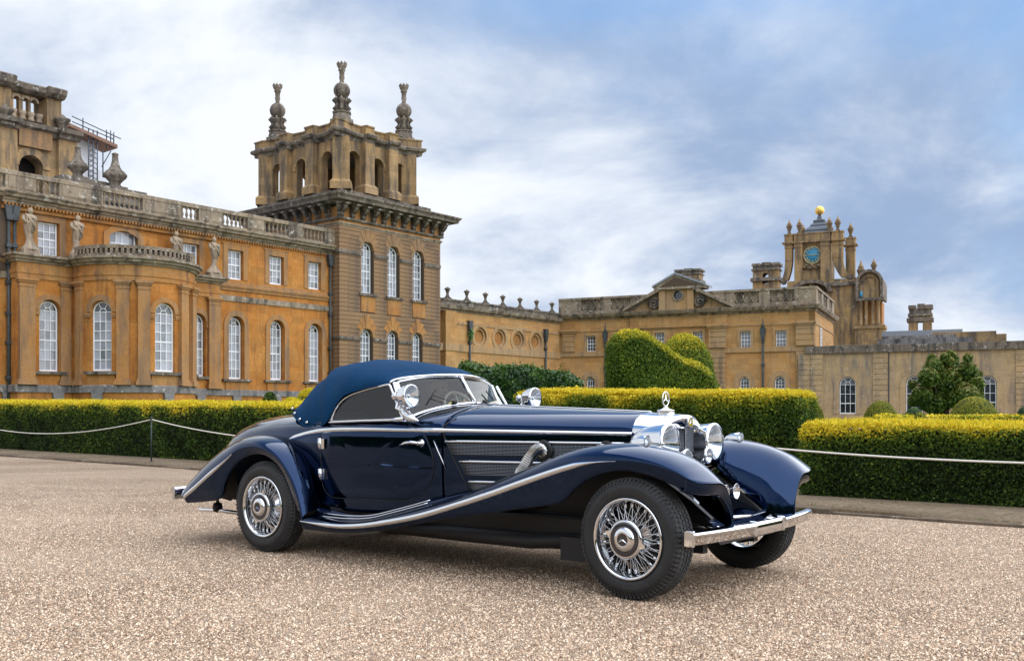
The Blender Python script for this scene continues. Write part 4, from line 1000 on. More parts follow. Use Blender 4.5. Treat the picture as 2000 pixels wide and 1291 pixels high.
for x, _ in oc:
    r = MB(); 
    for a, b_, c, d in ((R-.01, R+.30, -.05, .02), (R-.22, R-.01, .12, .3)):
        inn = arc(x, zoc, a, 0, 2*math.pi, 24); out = arc(x, zoc, b_, 0, 2*math.pi, 24)
        for i in range(24): r.add([(q[0], y, q[1]) for y in (c, d) for q in (inn[i], inn[i+1], out[i+1], out[i])], [(0,1,2,3),(7,6,5,4),(0,4,5,1),(1,5,6,2),(2,6,7,3),(3,7,4,0)])
    r.build('oculus_surround', 'wing_trim', lk)
MB().box(-.5, XK, -.10, .5, z_str0, z_str1).build('string_course', 'wing_trim', lk)
MB().box(.12, 1.58, -.38, .5, z_str0+.003, z_str1-.003).build('string_course', 'wing_trim', lk)
zz = zl(630)
MB().box(1.5, XK, -.07, .1, zz, zz+.22).build('architrave', 'wing_trim', lk)
MB().prism([(.5,z_cor0),(-.06,z_cor0),(-.12,z_cor0+.14),(-.36,z_cor0+.2),(-.44,z_cor1-.08),(-.46,z_cor1),(.5,z_cor1)], -.6, XK+.3, axis='x').build('cornice', 'grey', lk)
MB().box(-.6, XK+.2, -.1, .35, z_cor1, z_par-.14).box(-.6, XK+.2, -.18, .42, z_par-.14, z_par).build('parapet', 'dgrey', lk)
urn = MB().box(-.42, .42, -.3, .3, 0, .14).lathe([(.34,.14),(.22,.34),(.15,.5),(.15,.62),(.22,.68),(.24,.86),(.36,.94),(.40,1.03),(.34,1.06),(.16,1.16),(.10,1.22)], 10).mesh('parapet_urn', 'dgrey')
for px in (874,911.6,948,982,1015.6,1048,1078): link('parapet_urn', urn, lk, (LK.x(px, .1), .1, z_par)).scale = (.68, .68, .80)
for px in (918, 1066):
    x = LK.x(px, -.15); drainpipe(LK, lk, x, -.15, 0, zl(648), .09, brackets=(z_str1+.2, 5.0), hop=1.1)
    if px == 918: 
        bb = MB()
        for q in range(40): 
            a = RNG.normal(0, .12, 2); zq = z_str1+.4+RNG.random()*.9; bb.obox((x+a[0], -.3+a[1]*.5, zq), (.7,.5,.5), (-.5,.7,.5), (.2,-.6,.7), .10, .06, .01)
        M['weed'] = plain('weed_leaf', (.05,.14,.02), .7); bb.build('pipe_weed', 'weed', lk)
# ================================================================ facing wing with pediment
wo = LK.world(XK, 0); Wg = Frame(float(wo[0]), float(wo[1]), math.atan2(-.415, .91))
wg = Wg.root('court_wing', 'honey stone court wing with broken pediment, square sash windows and ring balustrade', 'building')
WX = 22.8; zc0, zc1 = 9.72, 10.25; zs0, zs1 = 6.40, 6.85; za = 8.75; zr = 11.78
pj0, pj1 = Wg.x(1232), Wg.x(1421)
wops = []; wl = []
for x0, x1, yt, yb in ((1147,1164,657,687),(1201,1217,655,686),(1281,1298,651,683),(1355,1373.4,649.5,681.5),(1447,1466.6,648,681),(1516,1536,646.6,679)):
    xc, w, zb, zt = frame_px(Wg, x0, x1, yt, yb, .2); wops.append((xc, w+.06, zb-.02, zt+.02, False)); wl.append((xc, w, zb, zt))
wops2 = []; wl2 = []
for x0, x1, yt, yb in ((1147,1162.6,736,775),(1446,1464,736,768),(1513.6,1534,735,768)):
    xc, w, zb, zt = frame_px(Wg, x0, x1, yt, yb, .2); wops2.append((xc, w+.06, zb, zt+.03, True)); wl2.append((xc, w, zb, zt))
mb = MB(); wall_with_openings(mb, 0, WX, zs1, zc0, 0, .5, wops); wall_with_openings(mb, 0, WX, 0, zs0, 0, .5, wops2); mb.build('front_wall', 'wing', wg)
MB().box(.2, WX-.3, .55, 11, 0, 10.1).build('inner_mass', 'dark_in', wg)
for (xc, w, zb, zt) in wl:
    window(wg, xc, .24, zb, w, zt-zb, 3, 4, False, glass=('pane_mid', 'pane_dark'), fw=.06, single=False)
    t = .25; MB().box(xc-w/2-t, xc-w/2-.03, -.05, .03, zb-.02, zt+t).box(xc+w/2+.03, xc+w/2+t, -.05, .03, zb-.02, zt+t).box(xc-w/2-.03, xc+w/2+.03, -.05, .03, zt+.03, zt+t).build('window_surround', 'wing_trim', wg)
for (xc, w, zb, zt) in wl2:
    window(wg, xc, .24, zb, w, zt-zb, 3, 3, True, glass=('pane_mid', 'pane_mid'), fw=.07, single=False)
    r = MB(); arch_ring(r, xc, w+.06, zb, zt+.03, .45, -.05, .03); r.build('arch_surround', 'wing_trim', wg)
MB().box(0, WX+.06, -.12, .5, zs0, zs1).build('string_course', 'wing_trim', wg)
MB().box(0, WX, -.06, .1, za-.10, za+.02).build('architrave', 'wing_trim', wg)
wc = [(.5,zc0),(-.06,zc0),(-.12,zc0+.15),(-.40,zc0+.22),(-.52,zc1-.1),(-.55,zc1),(.5,zc1)]
MB().sweep([(0,0,0,-1),(WX,0,1,-1),(WX,12.8,1,0)], [(-a, z) for a, z in wc]).build('cornice', 'grey', wg)
# right return
wr = MB(); wall_with_openings(wr, 0, 12.8, 0, zc0, 0, .5, [])
wr.v = [(WX-y, x, z) for x, y, z in wr.v]; wr.build('return_wall', 'wing', wg)
MB().box(WX-.1, WX+.06, 0, 12.8, za-.10, za+.02).build('architrave', 'wing_trim', wg)
f = window(wg, 0, 0, 6.95, 1.0, 1.6, 3, 4, False, xy=(WX-.02+.04, 3.6), rotz=rad(90), glass=('pane_mid','pane_dark'), single=False)
MB().box(WX-.1, WX+.05, 2.8, 3.08, 6.9, 8.7).box(WX-.1, WX+.05, 4.12, 4.4, 6.9, 8.7).build('window_surround', 'wing_trim', wg)
# banded pilasters at the corners and beside the centre
def banded(F, parent, xc, w, z0, z1, y=0., d=.22, n=None, mat='wing_trim', cap=True):
    h = .42; n = int((z1-z0)/h)
    for i in range(n):
        a = z0+(z1-z0)*i/n; MB().box(xc-w/2, xc+w/2, y-d, y+.02, a+.012, a+(z1-z0)/n-.02).build('quoin_block', mat, parent)
    if cap: MB().box(xc-w/2-.1, xc+w/2+.1, y-d-.1, y+.02, z1-.16, z1).box(xc-w/2-.18, xc+w/2+.18, y-d-.2, y+.02, z1, z1+.16).build('pilaster_capital', mat, parent)
banded(Wg, wg, Wg.x(1112), 1.2, zs1, 8.7); banded(Wg, wg, Wg.x(1402), 1.5, zs1, 8.7, d=.3); banded(Wg, wg, WX-.75, 1.5, zs1, 8.7, d=.3)
banded(Wg, wg, Wg.x(1402), 1.4, 0, zs0, d=.25, cap=False); banded(Wg, wg, WX-.75, 1.5, 0, zs0, d=.15, cap=False)
MB().box(pj0, pj1, -.2, .02, za+.02, zc0).build('centre_frieze', 'wing', wg)
MB().prism([(-a-.0, z) for a, z in [(0,0)]] or [], 0, 0) if False else None
MB().prism([(.0,zc0),(-.26,zc0),(-.32,zc0+.15),(-.62,zc0+.22),(-.74,zc1-.1),(-.77,zc1+.004),(0,zc1+.004)], pj0-.4, pj1+.4, axis='x').build('centre_cornice', 'grey', wg)
# balustrade of interlaced rings
def ring_panel(F, parent, x0, x1, y, z0, z1, place=None, mat='grey'):
    b = MB(); h = z1-z0; n = max(2, round((x1-x0)/(h*.62))); 
    b.box(x0, x1, y+.12, y+.16, z0, z1)
    for i in range(n):
        c = x0+(x1-x0)*(i+.5)/n
        b.tube([(c+(x1-x0)/n*.46*math.cos(t), y, (z0+z1)/2+h*.44*math.sin(t)) for t in np.linspace(0, 2*math.pi, 11)[:-1]], .055, 5, close=True)
        b.box(c-(x1-x0)/n*.5-.05, c-(x1-x0)/n*.5+.05, y-.05, y+.05, z0+h*.36, z0+h*.64)
    if place: b.v = [place(*p) for p in b.v]
    return b.build('ring_panel', mat, parent)
def parapet(x0, x1, panels, y, place=None):
    pl = place or (lambda a, b, c: (a, b, c))
    for bx_ in ((x0, x1, y-.14, y+.2, zc1, zc1+.35), (x0, x1, y-.18, y+.24, zr-.2, zr)):
        m_ = MB().box(*bx_); m_.v = [pl(*p) for p in m_.v]; m_.build('parapet_rail', 'grey', wg)
    x = x0
    for a, b in panels+[(x1, x1)]:
        if a-x > .05:
            m_ = MB().box(x, a, y-.12, y+.18, zc1+.35, zr-.2); m_.v = [pl(*p) for p in m_.v]; m_.build('parapet_pier', 'grey', wg)
        if b > a: ring_panel(Wg, wg, a, b, y, zc1+.35, zr-.2, pl)
        x = b
yp = .0
pn = [(Wg.x(a, yp), Wg.x(b, yp)) for a, b in ((1136,1176),(1194,1232),(1435,1483),(1504,1552))]
parapet(-.1, WX, pn, yp)
parapet(0, 12.4, [(1.0,3.3),(4.6,7.2),(8.6,10.8)], 0, lambda a, b, c: (WX-b, a, c))
# pediment: low broken gable with a windowed attic block and a second small gable
apx = (pj0+pj1)/2; bw0, bw1 = Wg.x(1289, -.3), Wg.x(1355, -.3)
zt_ = zc1+.02; ztop = Wg.z(1324, 560, -.3)
for sg, a, b in ((1, pj0-.55, bw0), (-1, pj1+.55, bw1)):
    zh = zt_+(abs(b-a))*.50
    MB().prism([(a, zt_), (a+sg*.15, zt_+.32), (b, zh+.32), (b, zh)], -.75, .1).build('gable_cornice', 'grey', wg)
MB().prism([(pj0, zt_), (bw0, zt_+(bw0-pj0+.4)*.5), (bw0, zt_)], -.15, .05).build('gable_face', 'wing_trim', wg); MB().prism([(pj1, zt_), (bw1, zt_), (bw1, zt_+(pj1-bw1+.4)*.5)], -.15, .05).build('gable_face', 'wing_trim', wg)
for sg, cxx in ((-1, bw0-.55), (1, bw1+.55)):
    m_ = MB(); sp_ = [(cxx+.55*(1-k/26)*math.cos(k*.55)*sg, -.35, zt_+.62+.55*(1-k/26)*math.sin(k*.55)) for k in range(24)]
    m_.tube(sp_, .12, 6).build('scroll', 'dgrey', wg)
rr = Wg.at(1324, 577, -.45); ox_, oz_ = rr[0], rr[1]
ab = MB(); wall_round(ab, bw0, bw1, zt_, ztop-.25, -.45, .5, [(ox_, oz_)], .42); ab.build('attic_block', 'wing_trim', wg)
MB().lathe([(.0,0),(.42,0)], 16, (ox_, -.2, oz_), (0,-1,0), cap=False).build('oculus_pane', 'pane_dark', wg)
r = MB(); r.tube([(ox_+.46*math.cos(t), -.46, oz_+.46*math.sin(t)) for t in np.linspace(0, 2*math.pi, 19)[:-1]], .08, 6, close=True).build('oculus_surround', 'grey', wg)
MB().prism([(ox_-.22, oz_+.5), (ox_+.22, oz_+.5), (ox_+.38, ztop-.2), (ox_-.38, ztop-.2)], -.6, -.3).build('keystone', 'grey', wg)
for xq in (bw0+.25, bw1-.25): MB().box(xq-.28, xq+.28, -.58, -.4, zt_, ztop-.3).build('attic_pilaster', 'wing_trim', wg)
gx0, gx1 = Wg.x(1278, -.6), Wg.x(1381-4, -.6); gt = Wg.z(1318, 537, -.6)
g = MB(); mx = (bw0+bw1)/2
g.prism([(gx0, ztop-.25), (gx1, ztop-.25), (gx1, ztop-.02), (mx, gt), (gx0, ztop-.02)], -.78, .9)
g.build('upper_gable', 'grey', wg)
g = MB().prism([(gx0-.12, ztop-.06), (mx, gt+.0), (gx1+.12, ztop-.06), (gx1+.12, ztop+.12), (mx, gt+.2), (gx0-.12, ztop+.12)], -.9, 1.6); g.build('gable_roof', 'slate', wg)
MB().prism([(gx0+.5, ztop-.02), (gx1-.5, ztop-.02), (mx, gt-.22)], -.80, -.775).build('tympanum', 'joint', wg)
MB().box(pj0-4, WX-.4, 1.6, 9, 10.2, 12.0).build('roof_block', 'slate', wg)
for px in (1182, 1490):
    x = Wg.x(px, -.2); zt2 = Wg.z(px, 648 if px < 1300 else 640, -.2)
    drainpipe(Wg, wg, x, -.2, 0, zt2-1.0, .09, brackets=(5.3, 3.3, 7.3), hop=.95)
    MB().lathe([(.16,0),(.10,.25),(.05,.5),(.02,.9)], 8, (x, -.2, zt2-.05)).build('hopper_finial', 'iron', wg)
# chimney stacks behind the wing
def chimney(name, label, px0, px1, yt, yb, d, ang, arch=True, waist=False):
    cx_ = (px0+px1)/2; F = Frame((cx_-1000)/FPX*d, d, ang); w = (px1-px0)/FPX*d/(abs(math.cos(ang))+.75*abs(math.sin(ang))); 
    zt = F.z(cx_, yt); zb = F.z(cx_, yb); r = F.root(name, label, 'chimney', 'stone chimney stacks with crenellated caps'); r.location.z = 0
    h = zt-zb; m_ = MB(); z1 = zt-h*.32
    wall_with_openings(m_, -w/2, w/2, 0, z1, -w*.32, w*.32, [(0, w*.24, z1-h*.55, z1-h*.10, True)] if arch else [])
    m_.build('chimney_shaft', 'clock', r)
    MB().box(-w*.55, w*.55, -w*.38, w*.38, z1, z1+h*.07).box(-w/2, w/2, -w*.33, w*.33, z1+h*.07, zt-h*.12).build('chimney_cap', 'dgrey', r)
    c = MB(); 
    for i, q in enumerate((-.36, .04, .40)): c.box(w*q-w*.17, w*q+w*.17, -w*.40, w*.40, zt-h*.13, zt-(.0 if i == 1 else .03*h))
    c.build('merlon', 'dgrey', r)
    if waist:
        z2 = zb+h*.58; MB().box(-w*.60, w*.60, -w*.42, w*.42, z2-h*.05, z2+h*.05).build('chimney_band', 'dgrey', r)
        MB().box(-w*.52, -w*.18, -w*.37, w*.37, 0, z2-h*.05).box(w*.16, w*.52, -w*.37, w*.37, 0, z2-h*.05).build('chimney_pier', 'clock', r)
    else:
        z2 = zb+h*.28; MB().box(-w*.58, w*.58, -w*.42, w*.42, z2-h*.04, z2+h*.1).build('chimney_band', 'dgrey', r)
    return r
chimney('chimney_stack', 'squat crenellated chimney stack just behind the broken pediment', 1317, 1375, 527, 562, 96, Wg.ang, arch=False)
chimney('chimney_stack', 'arched crenellated chimney stack standing left of the clock tower', 1468, 1527, 515, 562, 108, Wg.ang)
chimney('chimney_stack', 'tall dark chimney stack standing alone right of the clock tower', 1773, 1822, 595, 668, 104, Wg.ang, waist=True)
# ================================================================ orangery range
org_ = thing('orangery_range', 'long low weathered stone range with tall arched windows and lichened coping at right', 'building', (float(Wg.o[0]), float(Wg.o[1]), 0), Wg.ang)
OX0, OX1 = WX-.6, 50.0; YO = -.30
ops = []; ow = []
for x0, x1, yt, yb in ((1640,1672,736,808),(1770,1802.5,735,808),(1911,1946,734,806)):
    xc, w, zb, zt = frame_px(Wg, x0, x1, yt, yb, YO+.2); ops.append((xc, w+.06, zb, zt+.03, True)); ow.append((xc, w, zb, zt))
mb = MB(); wall_with_openings(mb, OX0, OX1, 0, 6.1, YO, YO+.5, ops); mb.build('front_wall', 'range', org_)
for xc, w, zb, zt in ow:
    window(org_, xc, YO+.22, zb, w, zt-zb, 3, 3, True, glass=('pane_dark', 'pane_mid'), fw=.07)
    r = MB(); arch_ring(r, xc, w+.06, zb, zt+.03, .42, YO-.05, YO+.02); r.build('arch_surround', 'range', org_)
MB().box(OX0, OX1, YO+.6, YO+9, 0, 6.2).build('inner_mass', 'dark_in', org_)
x = OX0-.1
while x < OX1:
    l = 1.6+.5*RNG.random(); h = .03*RNG.random()
    MB().box(x+.004, min(x+l, OX1)-.004, YO-.2, YO+.6, 6.1, 6.72+h).build('coping_stone', 'dgrey', org_, bevel=.03); x += l
for a, b in ((1559,1583),(1583.5,1607),(1705,1734.5),(1984,2012)):
    xa, xb = Wg.x(a, YO), Wg.x(b, YO); banded(Wg, org_, (xa+xb)/2, xb-xa, 0, 6.1, YO, .06 if a != 1583.5 else .12, mat='range', cap=False)
MB().box(Wg.x(1735, YO)+.0, Wg.x(1735, YO)+.07, YO-.1, YO+.02, 0, 6.1).build('drainpipe', 'iron', org_)
MB().box(Wg.x(1814, YO)+.0, Wg.x(1814, YO)+.07, YO-.27, YO-.2, 4.2, 6.7).build('cable', 'iron', org_)
# roofs behind it
rb = thing('back_range', 'dark flat-roofed stone block behind the orangery wall at far right', 'building', (float(Wg.o[0]), float(Wg.o[1]), 0), Wg.ang)
def behind(px0, px1, yt, y, z0=4., dep=4., name='block', mat='clock'):
    a, b = Wg.x(px0, y), Wg.x(px1, y); zt = Wg.z((px0+px1)/2, yt, y); return MB().box(a, b, y, y+dep, z0, zt).build(name, mat, rb)
behind(1722, 1868, 655, 7, name='stepped_roof', mat='lead'); behind(1715, 1900, 660, 6, name='stepped_roof', mat='lead')
behind(1722, 1880, 645, 12, name='lead_roof', mat='slate'); behind(1820, 1946, 648, 10, name='back_wall', mat='clock'); behind(1940, 1966, 652, 12, dep=3, name='back_wall', mat='clock')
# ================================================================ clock tower
CK = Frame((1587-1000)/FPX*112, 112.0, Wg.ang)
ck = CK.root('clock_tower', 'ornate stone clock tower with blue dial, scroll buttresses and gilded ball on its roof', 'clock tower')
cz = lambda py, y=0.: CK.z(1587, py, y)
cxx = lambda px, y=0.: CK.x(px, y)
fx0, fx1 = cxx(1552), cxx(1621); DEP = 4.2; zb_, zc_, zat = cz(556), cz(474), cz(458)
MB().box(fx0, fx1, 0, DEP, zb_-1, zc_).build('clock_stage', 'clock', ck)
def colpier(xc, y, w, d, z0, z1, name='corner_pier'):
    return MB().box(xc-w/2, xc+w/2, y-d, y+d, z0, z1-.5).box(xc-w/2-.06, xc+w/2+.06, y-d-.06, y+d, z1-.5, z1-.3).box(xc-w/2-.02, xc+w/2+.02, y-d-.02, y+d, z1-.3, z1).build(name, 'clock', ck)
for px0, px1, y, d in ((1552.5,1568,-.1,.3),(1603.5,1621,-.1,.3)):
    a, b = cxx(px0), cxx(px1); colpier((a+b)/2, y, b-a, d, zb_, zc_)
# free-standing outer piers ending in scroll buttresses
def buttress(xc, y, w, sg, z0, z1, out):
    colpier(xc, y, w, .45, z0+2.4, z1, 'buttress_pier')
    P = []
    for k in range(13):
        t = k/12; P.append((xc+sg*(w/2+out*(t**2.2)), z0+2.6-2.6*math.sin(t*math.pi/2)))
    Q = [(xc-sg*w/2, z0+2.6)] + [(xc-sg*(w/2)+sg*(out*.55)*(k/8)**1.8, z0+2.6-2.4*k/8) for k in range(1, 9)]
    MB().prism(P+Q[::-1], y-.4, y+.4).build('scroll_buttress', 'clock', ck)
    MB().lathe([(.34,-.45),(.34,.45)], 14, (xc+sg*(out*.8), y, z0+.1), (0,1,0)).build('scroll_end', 'dgrey', ck)
bx0 = (cxx(1533.5)+cxx(1548))/2; bw_ = cxx(1548)-cxx(1533.5)
buttress(bx0, .3, bw_, -1, cz(548), zc_, .85)
bx1 = (cxx(1624)+cxx(1648))/2
buttress(bx1, .2, bw_*1.4, 1, cz(548), zc_, 1.7)
MB().box(cxx(1538), cxx(1676), -.25, 5.0, cz(640), cz(548)).build('stage_base', 'clock', ck)
bx2 = cxx(1661, 3); colpier(bx2, 3.2, bw_*1.2, .5, cz(548), zc_-.2, 'buttress_pier')
def entab(x0, x1, y0, y1, z, h=.95, name='entablature'):
    MB().box(x0-.28, x1+.28, y0-.28, y1, z, z+.18).box(x0-.05, x1+.05, y0-.05, y1, z+.18, z+h).box(x0-.12, x1+.12, y0-.12, y1, z+h, z+h+.14).build(name, 'clock', ck)
entab(fx0, fx1, -.25, DEP, zc_); entab(bx0-bw_/2, bx0+bw_/2, -.15, .75, zc_+.003); entab(bx1-bw_*.68, bx1+bw_*.68, -.25, .65, zc_-.003); entab(bx2-bw_*.6, bx2+bw_*.6, 2.7, 3.7, zc_-.2, .8)
fin = MB().box(-.24, .24, -.24, .24, 0, .14).lathe([(.22,.14),(.15,.25),(.17,.40),(.29,.80),(.36,.95),(.36,1.02),(.20,1.10),(.27,1.16),(.15,1.36),(.07,1.55),(.03,1.72)], 10).mesh('urn_finial', 'belv')
ztf = zc_+1.1
for x, y in ((bx0, .3), (fx0+.5, .2), (fx1-.1, .3), (bx1, .2), (fx1-.4, DEP-.4), (fx0+.4, DEP-.4)): link('urn_finial', fin, ck, (x, y, ztf))
link('urn_finial', fin, ck, (bx2, 3.2, ztf-.3))
# clock dial
dx, dz = cxx(1587, -.06), cz(498.5, -.06); RD = 16.4/FPX*112
dial = MB().lathe([(0,0),(RD,0),(RD,.05),(0,.051)], 32, (dx, -.10, dz), (0,1,0)).build('clock_dial', 'clockblue', ck)
m_ = MB(); m_.tube([(dx+RD*math.cos(t), -.12, dz+RD*math.sin(t)) for t in np.linspace(0, 2*math.pi, 33)[:-1]], .06, 6, close=True).build('dial_rim', 'clockgold', ck)
NUM = ['XII','I','II','III','IIII','V','VI','VII','VIII','IX','X','XI']
for k, s in enumerate(NUM):
    a = rad(90-30*k); m_ = MB(); rc = RD*.78; n = len(s); 
    for i, chh in enumerate(s):
        off = (i-(n-1)/2)*.095
        def seg(p, q):
            def tr(u, v): return (dx+math.cos(a)*(rc+v)+math.sin(a)*u, -.115, dz+math.sin(a)*(rc+v)-math.cos(a)*u)
            m_.tube([tr(*p), tr(*q)], .026, 4)
        if chh == 'I': seg((off, -.13), (off, .13))
        elif chh == 'V': seg((off-.04, .13), (off, -.13)); seg((off+.04, .13), (off, -.13))
        else: seg((off-.05, .13), (off+.05, -.13)); seg((off+.05, .13), (off-.05, -.13))
    m_.build('numeral', 'clockgold', ck)
for ang_, ln in ((rad(172), RD*.80), (rad(8), RD*.55)):
    MB().tube([(dx-.12*math.cos(ang_), -.135, dz-.12*math.sin(ang_)), (dx+ln*math.cos(ang_), -.135, dz+ln*math.sin(ang_))], [.05,.03], 5).build('clock_hand', 'clockgold', ck)
m_ = MB()
for k in range(9): m_.lathe([(0,-.2),(.16,-.1),(.2,.04),(.1,.16),(0,.2)], 7, (fx0+1.1+(fx1-fx0-2.2)*k/8, -.16, cz(522)+.18*math.sin(k*1.9)))
m_.build('carved_swag', 'clock', ck)
# stepped lead roof and gilded ball
rx0, rx1 = cxx(1570, 1), cxx(1627, 1); rcx = (rx0+rx1)/2; rcy = 2.1
def rq(h, z): return [(rcx-h, rcy-h, z), (rcx+h, rcy-h, z), (rcx+h, rcy+h, z), (rcx-h, rcy+h, z)]
hb = (rx1-rx0)/2*1.02; z0 = ztf-.2; zt3 = cz(415)
rp = MB(); hh = zt3-z0
rp.grid([rq(hb,z0), rq(hb*.98,z0+.10*hh), rq(hb*.84,z0+.24*hh), rq(hb*.88,z0+.27*hh), rq(hb*.74,z0+.38*hh), rq(hb*.55,z0+.48*hh), rq(hb*.58,z0+.51*hh), rq(hb*.36,z0+.66*hh), rq(hb*.40,z0+.70*hh), rq(hb*.40,z0+.74*hh), rq(hb*.18,z0+.82*hh), rq(hb*.10,z0+hh)], close_u=True, smooth=False)
rp.build('lead_roof', 'dlead', ck)
zb3 = cz(405.6); RB = 9/FPX*112
MB().lathe([(RB*math.sin(t), -RB*math.cos(t)) for t in np.linspace(0, math.pi, 14)], 20, (rcx, rcy, zb3)).build('gilded_ball', 'gold', ck)
# lower stage: round-headed gable under the clock, side roofs, arched portal at right
zl0 = cz(640); zl1 = cz(566)
MB().box(cxx(1530), cxx(1684), .2, 6.5, 0, zl1-.3).build('lower_stage', 'clock', ck)
m_ = MB(); gx_ = cxx(1587); rg = (cxx(1621)-cxx(1553))/2*1.05
arch_ring(m_, gx_, rg*2, zl1-.2, zl1+rg*.42, .3, -1.4, .4, legs=False) if False else None
P = [(gx_+rg*1.15*t, zl1-.45+rg*.72*math.sqrt(max(0, 1-t*t))) for t in np.linspace(-1, 1, 17)]
Qq = [(gx_+rg*.92*t, zl1-.45+rg*.52*math.sqrt(max(0, 1-t*t))) for t in np.linspace(-1, 1, 17)]
for i in range(16): m_.add([(q[0], y, q[1]) for y in (-1.5, .3) for q in (P[i], P[i+1], Qq[i+1], Qq[i])], [(0,1,2,3),(7,6,5,4),(0,4,5,1),(1,5,6,2),(2,6,7,3),(3,7,4,0)])
m_.build('segmental_pediment', 'dgrey', ck)
MB().box(gx_-rg*1.1, gx_+rg*1.1, -.9, .25, 0, zl1-.45).build('porch_block', 'clock', ck)
MB().prism(Qq, -.6, -.4).build('pediment_face', 'joint', ck)
m_ = MB().box(-.35, .35, -.3, .3, 0, .2).box(-.22, .22, -.2, .2, .2, .9).box(-.3, .3, -.28, .28, .9, 1.05); m_.build('pedestal', 'clock', ck, (gx_, -1.0, zl1-.1))
zs_ = cz(555)
MB().box(cxx(1608), cxx(1688), -.7, 6, zs_-.4, zs_).build('side_cornice', 'dgrey', ck)
MB().box(cxx(1615), cxx(1680), -.4, 5.5, 0, zs_-.4).build('side_wall', 'clock', ck)
# portal facing right-front: arch on columns under a round-headed gable
px0, px1 = cxx(1676, -.5), cxx(1721, -.5); zt4 = cz(534, -.5); zi4 = cz(588, -.5); zbb = cz(640, -.5)
m_ = MB(); xm = (px0+px1)/2; rw = (px1-px0)/2
arch_ring(m_, xm, rw*1.2, zi4, zt4-.75, rw*.22, -.7, 1.5, 14); m_.build('portal_arch', 'clock', ck)
m_ = MB(); zsp = zt4-.3-rw*.95; arch_ring(m_, xm, rw*1.9, zi4+.05, zt4-.25, .28, -1.0, 5.0, 16); m_.build('portal_roof', 'dgrey', ck)
R0 = arch_outline(xm, rw*1.9, zi4, zt4-.26, 16)
m_ = MB(); R1 = [(xm+rw*1.02*math.cos(t), zi4+.15+(zt4-zi4-.1)*math.sin(t)) for t in np.linspace(math.pi, 0, 17)]; pass
MB().prism(R0, -.55, -.45).build('portal_tympanum', 'clock', ck)
for x in (px0+.3, px0+.85, px1-.85, px1-.3): MB().lathe([(.26,zbb),(.26,zbb+.2),(.19,zbb+.3),(.18,zi4-.5),(.25,zi4-.42),(.27,zi4-.25)], 10, (x, -.6, 0)).build('portal_column', 'clock', ck)
MB().box(px0-.2, px1+.35, -.95, 1.2, zi4-.25, zi4+.05).build('portal_entablature', 'dgrey', ck)
MB().box(px0, px1, .6, 4, 0, zi4-.25).build('portal_back', 'ochre_plain', ck)
MB().box(px0-.3, px1+.3, -1, 2, 0, zbb-.35).box(px0-.45, px1+.45, -1.15, 2, zbb-.35, zbb).build('portal_base', 'clock', ck)
MB().lathe([(0,0),(.15,.0),(.18,.25),(.12,.6),(0,.7)], 9, (px0+.35, -.82, zi4+.15)).build('blue_shield', 'clockblue', ck)
o = link('urn_finial', fin, ck, (px0+.1, 1.6, zs_)); o.scale = (1.25, 1.25, 1.5)
link('urn_finial', fin, ck, (xm+.25, 2.0, zt4-.1))
# ================================================================ attic tower of the main block, urns, scaffolding (upper left)
yA = 9.0; AT = Frame(*map(float, L.world(0, yA)), ANG)
at_ = thing('attic_tower', 'pale stone attic tower with small arcade rising behind the balustrade at far left', 'building', (float(AT.o[0]), float(AT.o[1]), 0), ANG)
az_ = lambda py, px=60: AT.z(px, py)
ax_ = lambda px: AT.x(px)
a0, a1 = ax_(-60), ax_(143); zl_ = az_(262, 60)
m_ = MB(); rx = ax_(60); rw_ = ax_(84)-ax_(37); ztop_ = AT.z(60, 304)
wall_with_openings(m_, a0, a1, 8, zl_, 0, 1.0, [(rx, rw_, 8.5, ztop_, True)]); m_.box(a1-.4, a1, 1.0, 8, 8, zl_); m_.build('attic_wall', 'belv', at_)
MB().box(a0, a1-.5, 1.3, 7, 8, zl_-.1).build('inner_mass', 'dark_in', at_)
MB().box(ax_(110), a1+.1, -.35, .02, 8, zl_).build('attic_pier', 'belv', at_); MB().box(a0, ax_(29), -.35, .02, 8, zl_).build('attic_pier', 'belv', at_)
m_ = MB(); arch_ring(m_, rx, rw_, 9, ztop_, .45, -.12, .05, legs=False); m_.build('arch_surround', 'belv', at_)
zrec = AT.z(66, 291)
MB().box(ax_(33), ax_(98), -.3, .05, zrec, zrec+1.2).build('panel', 'tower', at_)
for xx0, xx1, dy in ((a0, ax_(31), -.5), (ax_(31), ax_(108), -.15), (ax_(108), a1+.2, -.5)):
    MB().prism([(.5,zl_),(-.05+dy,zl_),(-.15+dy,zl_+.2),(-.45+dy,zl_+.3),(-.5+dy,zl_+.55),(.5,zl_+.62)], xx0, xx1, axis='x').build('attic_cornice', 'dgrey', at_)
zu0 = zl_+.55; zu1 = AT.z(60, 183)
for xx0, xx1 in ((a0, ax_(22)), (ax_(92), ax_(120))): MB().box(xx0, xx1, 0, 1.8, zu0, zu1).build('arcade_pier', 'belv', at_)
m_ = MB(); cs = [ax_(39), ax_(57.5), ax_(73)]; wv = (ax_(57)-ax_(39))*.62
wall_with_openings(m_, ax_(22), ax_(92)-.6, zu0+.4, zu1, .5, .9, [(c, wv, zu0+.7, AT.z(57, 189), True) for c in cs]); m_.build('arcade', 'belv', at_)
for c in cs: m_ = MB(); arch_ring(m_, c, wv, 0, AT.z(57, 189), .14, .42, .55, legs=False); m_.build('arch_surround', 'statue', at_)
for c in (cs[0]-wv*.75, (cs[0]+cs[1])/2, (cs[1]+cs[2])/2, cs[2]+wv*.75): MB().lathe([(.24,zu0+.3),(.18,zu0+.5),(.16,zu1-1.4),(.22,zu1-1.3),(.25,zu1-1.1)], 8, (c, .35, 0)).build('colonnette', 'statue', at_)
